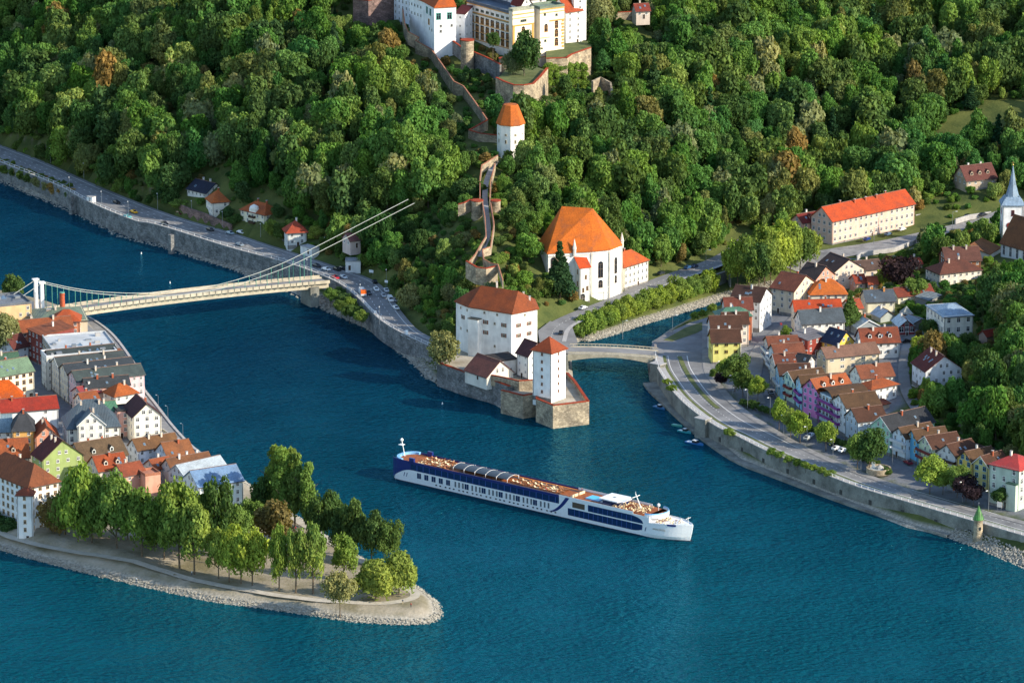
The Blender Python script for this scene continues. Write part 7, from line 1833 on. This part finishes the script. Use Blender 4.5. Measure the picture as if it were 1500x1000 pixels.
for i, (u, v) in enumerate([(838,489),(848,490),(858,487),(867,482),(876,480),(885,475),(893,471),(902,468),(911,465),(920,461),(929,458),(938,455),(947,452),(956,450),(965,446),(974,443),(983,440),(992,437),(1001,435),(1010,432),(1018,430),(1028,426),(1036,424)]):
    gtree("bright green shrub in the row between valley road and gravel bank", u, v + 1, 6 + (i * 7 % 5) * 1.0, 3.6 + (i * 3 % 4) * .5, ("bright","park")[i % 2], gs_)
for i, (u, v) in enumerate([(1045,552),(1017,468),(1030,464),(1044,456)]): ptree("low shrub beside the grass strip at the side river", u, v, 6, 3.5, 2.2, "park", "shrubs near the grass strip", bole=.04, cat="shrub", name="shrub")
gt_ = "bushes hanging over the flood wall"
for i, (u, v) in enumerate([(1066,639),(1070,641),(1130,668),(1142,673),(1155,679),(1168,684),(1180,688),(1192,692),(1204,696),(1214,700),(978,566),(985,575)]):
    ptree("trailing green bush on top of the flood wall", u, v - 3, 6.6, 2.6, 2.2, "park", gt_, bole=0, cat="bush", name="bush")
gh_ = "hedge bushes between road and parked cars"
for i, (u, v) in enumerate([(843,486),(857,481),(872,476),(889,470),(907,463),(924,457),(942,451),(960,445),(978,439),(997,433),(1014,428)]):
    gtree("bright green shrub in the row between valley road and gravel bank", u, v + 3, 5 + (i * 5 % 4), 3.6, ("park","bright")[i % 2], gs_)
for i in range(26):
    t = i / 25; u = 1090 + 210 * t; v = 597 + 103 * t - 8 * math.sin(math.pi * t)
    ptree("dark hedge bush between the embankment road and the parked cars", u, v - 5, 6.6, 2.4 + (i % 3) * .5, 2.0, "dark", gh_, bole=0, cat="bush", name="bush")
gv_ = "bushes on the river bank slope at the far left"
for i in range(34):
    t = i / 33; u = -6 + 114 * t; v = 244 + 44 * t
    ptree("dull brownish bush on the bank below the far road", u, v + (i * 5 % 7) - 2, 4.2, 4.2 + (i % 4) * .5, 3.2, ("dark","copper","olive","dark")[i % 4], gv_, bole=0, cat="bush", name="bush")
gb_ = "bushes on the bank under the bridge end"
for i, (u, v) in enumerate([(484,438),(494,436),(503,444),(512,452),(500,455),(520,462),(530,470),(512,462)]):
    ptree("dark bush on the slope right of the suspension bridge pier", u, v, 4.5, 5, 3.4, ("dark","park")[i % 3 == 0], gb_, bole=0, cat="bush", name="bush")
ivy = []
for i in range(30):
    u = 804 + (i % 6) * 10; v = 96 + (i // 6) * 11
    p = plane_hit(u, v, P(800, 90, 66), P(866, 84, 66)); ivy.append(p)
gy_ = "ivy clumps on the terrace wall of the fortress"
for p in ivy: tree("clump of bright ivy covering the terrace wall below the fortress tower", p.x, p.y - .8, p.z - 2.2, 4.2, 2.6, "bright", gy_, bole=0, cat="ivy", name="ivy")

# ---- forest on the hill: the nearest ones are things, the rest one stuff object
FOREST = [(-900,-1500),(-900,40),(-200,128),(0,213),(69,240),(138,272),(184,291),(230,309),(264,296),(340,318),(389,347),(435,362),(504,384),(550,400),(572,420),(596,455),(622,480),(672,498),(760,470),(790,455),(800,450),(850,442),(915,424),(955,404),(1005,386),(1040,372),(1072,352),(1090,340),(1170,345),(1180,325),(1345,322),(1400,330),(1425,302),(1500,288),(2300,260),(2300,-1500)]
RWOOD = [(1345,352),(1372,345),(1400,345),(1420,335),(1465,342),(1470,372),(1460,395),(1500,392),(1900,400),(1900,860),(1560,725),(1500,690),(1460,675),(1420,655),(1372,632),(1340,600),(1333,540),(1350,505),(1372,520),(1430,500),(1440,470),(1436,430),(1440,400),(1375,400),(1350,400),(1330,420),(1296,400),(1292,380)]
GARDEN = [(1232,392),(1440,385),(1440,520),(1345,520),(1318,462),(1300,455),(1240,450)]
MEADOW = [(1345,245),(1365,195),(1400,170),(1450,150),(1500,145),(1560,150),(1560,228),(1490,222),(1440,232),(1400,242)]
CLEAR = [[(575,28),(620,80),(690,170),(735,160),(800,150),(870,150),(872,90),(880,20),(880,-20),(560,-20)], [(700,238),(735,228),(732,300),(726,330),(724,380),(742,410),(690,410),(680,385),(700,350),(696,300)], [(868,120),(905,118),(905,155),(870,155)], [(885,60),(896,60),(905,140),(890,140)]]
def scatter(x0, x1, y0, y1, sp, seed):
    r = np.random.default_rng(seed); nx = int((x1-x0)/sp); ny = int((y1-y0)/sp)
    X, Y = np.meshgrid(np.arange(nx), np.arange(ny))
    X = x0 + (X + .5 * (Y % 2) + r.uniform(-.38, .38, X.shape)) * sp; Y = y0 + (Y + r.uniform(-.38, .38, Y.shape)) * sp
    return X.ravel(), Y.ravel()
def allowed(x, y, z, poly_list, H, R, seed):
    P_ = np.array([proj(a, b, c) for a, b, c in zip(x, y, z)]); Q_ = np.array([proj(a, b, c + h) for a, b, c, h in zip(x, y, z, H)])
    ok = np.zeros(len(x), bool)
    for pl in poly_list: ok |= pip(P_[:, 0], P_[:, 1], pl)
    ok &= ~pip(P_[:, 0], P_[:, 1], MEADOW)
    for c in CLEAR: ok &= ~(pip(P_[:, 0], P_[:, 1], c) & (H > 6))
    ok &= sdist(x, y, LAND) > 9
    pr = R * 3.2 * .75
    for poly, (u0, v0, u1, v1), ymax in FOOTS:
        near = (P_[:, 0] + pr > u0 + 1) & (P_[:, 0] - pr < u1 - 1) & (P_[:, 1] > v0) & (Q_[:, 1] < v1 - 1 - .3 * (v1 - v0)) & (y < ymax)
        ok &= ~near
        cx = sum(p[0] for p in poly) / len(poly); cy = sum(p[1] for p in poly) / len(poly)
        cl = np.hypot(x - cx, y - cy) < 60
        if cl.any():
            dd = sdist(x[cl], y[cl], poly); i = np.where(cl)[0]; ok[i[dd > -R[cl] * .5]] = False
    for poly, zf in FLATS:
        ok &= sdist(x, y, poly) < -2.0
    return ok, P_
X1, Y1 = scatter(-330, 330, 1570, 2330, 7.7, 3)
X2, Y2 = scatter(-560, 560, 2330, 2800, 11, 4)
X = np.concatenate([X1, X2]); Y = np.concatenate([Y1, Y2])
rr2 = np.random.default_rng(8)
big = rr2.random(len(X)) < .38
H = np.where(big, rr2.uniform(16, 23, len(X)), rr2.uniform(7, 15, len(X))); R = H * rr2.uniform(.30, .46, len(X))
Z = h_land(X, Y)
# smaller growth on the crag by the road and beside the stairway
PP = np.array([proj(a, b, c) for a, b, c in zip(X, Y, Z)])
crag = pip(PP[:, 0], PP[:, 1], [(560,330),(690,280),(760,240),(790,300),(800,420),(780,455),(670,500),(600,470),(560,410)])
H = np.where(crag, H * .55, H); R = np.where(crag, R * .62, R)
ok, PX = allowed(X, Y, Z, [FOREST, RWOOD], H, R, 1)
X, Y, Z, H, R, PX = X[ok], Y[ok], Z[ok], H[ok], R[ok], PX[ok]
seen = (PX[:, 0] > -30) & (PX[:, 0] < 1530) & (PX[:, 1] > -60)
order = np.argsort(np.where(seen, Y - R * 3, 1e9))
NI = 270
ind = order[:NI]; rest = np.setdiff1d(np.arange(len(X)), ind)
LM = [(1380,360,"behind the hip roofed cream house"),(1410,440,"right of the white mansion"),(1470,440,"below the parish church"),(1350,540,"around the wine red roofed house"),(1400,560,"in the middle of the east wood"),(1470,540,"at the right edge of the east wood"),(1380,600,"behind the mint green house"),(1440,610,"behind the yellow houses"),(1495,640,"behind the large pale green house"),(1480,700,"close to the large pale green house"),
 (1390,300,"between apartments and hillside villa"),(1460,285,"near the hillside villa"),(1250,300,"behind the orange roofed apartments"),(1160,330,"left of the orange roofed apartments"),(1060,350,"at the end of the valley road"),(980,370,"on the slope above the valley road"),(930,360,"behind the cream rectory"),(860,330,"behind the great church"),(790,400,"left of the great church"),(770,450,"between palace and church fir"),(760,340,"right of the winding stairway"),(770,260,"below the octagonal tower"),(690,330,"left of the twin turrets"),(660,400,"on the crag behind the palace"),(640,460,"beside the road left of the palace"),(600,420,"above the parking bay"),(560,370,"behind the white gate lodge"),(600,340,"where the bridge cables end"),(500,350,"right of the pyramid roofed house"),(440,320,"above the pyramid roofed house"),(390,300,"behind the cream villa"),(330,280,"between the two villas"),(270,270,"left of the white villa"),(190,260,"above the lay by on the far road"),(110,230,"at the left bend of the far road"),(30,200,"at the far left end of the road")]
for i in ind:
    r_ = rr2.random(); u = PX[i, 0]
    k = "copper" if r_ < .02 else "olive" if r_ < .07 else "dark" if r_ < .3 else "forest"
    cand = min(LM, key=lambda q: math.hypot(q[0] - u, (q[1] - PX[i, 1]) * 1.3))
    hue = {"copper": "brownish", "olive": "pale grey green", "dark": "dark green", "forest": "mid green"}[k]
    lab = ("tall " if H[i] > 15 else "medium " if H[i] > 10.5 else "low ") + hue + " tree " + cand[2]; grp = "forest trees " + cand[2]
    tree(lab, X[i], Y[i], Z[i] - .5, H[i], R[i], k, grp, bole=.1)
# proto trees for the rest (crown and trunk in one mesh), held in a collection outside the scene
PC = bpy.data.collections.new("forest_tree_forms")
def joined(name, cmesh, ch, H, R, bole):
    bm = bmesh.new(); a = cmesh.copy(); a.transform(Matrix.Translation((0, 0, H*bole)) @ Matrix.Diagonal((R, R, H*(1-bole)/ch, 1))); bm.from_mesh(a)
    me = bpy.data.meshes.new(name); bm.to_mesh(me); bm.free(); me.materials.append(cmesh.materials[0])
    return bpy.data.objects.new(name, me)
lowc = [crown("crown_form", M_LEAF, 900 + i * 7, leaves=5600, size=.09, lobes=22 + 3 * i, small=.74) for i in range(5)] + [crown("crown_form", M_LEAF_D, 950, leaves=3000, size=.13, lobes=20), crown("crown_form", M_LEAF_O, 960, leaves=2600, size=.13, lobes=14), crown("crown_form", M_LEAF_R, 970, leaves=2600, size=.13, lobes=14), crown("crown_form", M_LEAF_N, 980, leaves=3000, size=.2, lobes=26, kind="cone", H=4.2)]
for i, cmm in enumerate(lowc): PC.objects.link(joined("form_%02d" % i, cmm, 4.2 if i == 8 else 1.6, 1.0 if i < 8 else 1.0, .35 if i < 8 else .22, .08))
def scatter_stuff(name, label, cat, X, Y, Z, S, idx):
    n = len(X); me = bpy.data.meshes.new(name); me.vertices.add(n)
    me.vertices.foreach_set("co", np.stack([X, Y, Z], -1).astype(np.float32).ravel())
    for nm, ty, arr, prop in (("scl", 'FLOAT_VECTOR', S, "vector"), ("rot", 'FLOAT_VECTOR', np.stack([np.zeros(n), np.zeros(n), RNG.uniform(0, 6.28, n)], -1), "vector"), ("form", 'INT', idx, "value")):
        a = me.attributes.new(nm, ty, 'POINT'); a.data.foreach_set(prop, np.ascontiguousarray(arr).astype(np.int32 if ty == 'INT' else np.float32).ravel())
    o = bpy.data.objects.new(name, me); link(o); tag(o, label, cat, None, "stuff")
    ng = bpy.data.node_groups.new(name, 'GeometryNodeTree')
    ng.interface.new_socket("Geometry", in_out='INPUT', socket_type='NodeSocketGeometry'); ng.interface.new_socket("Geometry", in_out='OUTPUT', socket_type='NodeSocketGeometry')
    N = ng.nodes; gi = N.new("NodeGroupInput"); go_ = N.new("NodeGroupOutput"); ci = N.new("GeometryNodeCollectionInfo"); ci.inputs[0].default_value = PC; ci.inputs[1].default_value = True; ci.inputs[2].default_value = True
    ip = N.new("GeometryNodeInstanceOnPoints"); ip.inputs["Pick Instance"].default_value = True
    def na(nm, dt): q = N.new("GeometryNodeInputNamedAttribute"); q.data_type = dt; q.inputs[0].default_value = nm; return q.outputs[0]
    Lk = ng.links; Lk.new(gi.outputs[0], ip.inputs["Points"]); Lk.new(ci.outputs[0], ip.inputs["Instance"]); Lk.new(na("form", 'INT'), ip.inputs["Instance Index"])
    e2r = N.new("FunctionNodeEulerToRotation"); Lk.new(na("rot", 'FLOAT_VECTOR'), e2r.inputs[0]); Lk.new(e2r.outputs[0], ip.inputs["Rotation"])
    Lk.new(na("scl", 'FLOAT_VECTOR'), ip.inputs["Scale"]); Lk.new(ip.outputs[0], go_.inputs[0])
    md = o.modifiers.new("scatter", 'NODES'); md.node_group = ng
    return o
xr, yr, zr, hr, Rr = X[rest], Y[rest], Z[rest], H[rest], R[rest]
q = rr2.random(len(rest)); form = np.where(q < .62, rr2.integers(0, 5, len(rest)), np.where(q < .84, 5, np.where(q < .93, 6, np.where(q < .945, 7, 8))))
wd_ = Rr / np.where(form == 8, .22, .35)
wd_ = np.where(form == 8, Rr * 2.6, Rr / .35)
sxr = rr2.uniform(.82, 1.2, len(rest))
scatter_stuff("forest", "dense mixed forest covering the slopes above and behind the nearest trees", "forest", xr, yr, zr - .5, np.stack([wd_ * sxr, wd_ / sxr, hr], -1), form)
# undergrowth
Xu, Yu = scatter(-330, 330, 1560, 2330, 5.2, 13); Zu = h_land(Xu, Yu)
Hu = rr2.uniform(2.2, 5.0, len(Xu)); Ru = Hu * rr2.uniform(.55, .8, len(Xu))
ok, PU = allowed(Xu, Yu, Zu, [FOREST, RWOOD, GARDEN, *[[(c[0], c[1]) for c in cl] for cl in CLEAR[:2]]], Hu, Ru, 2)
Xu, Yu, Zu, Hu, Ru = Xu[ok], Yu[ok], Zu[ok], Hu[ok], Ru[ok]
fu = np.where(rr2.random(len(Xu)) < .7, rr2.integers(0, 5, len(Xu)), np.where(rr2.random(len(Xu)) < .7, 5, 7))
scatter_stuff("undergrowth", "low bushes and saplings filling the gaps on the wooded slopes", "undergrowth", Xu, Yu, Zu - .8, np.stack([Ru / .35, Ru / .35, Hu], -1), fu)
print("trees", len(X), "undergrowth", len(Xu), "objects", len(C.objects))
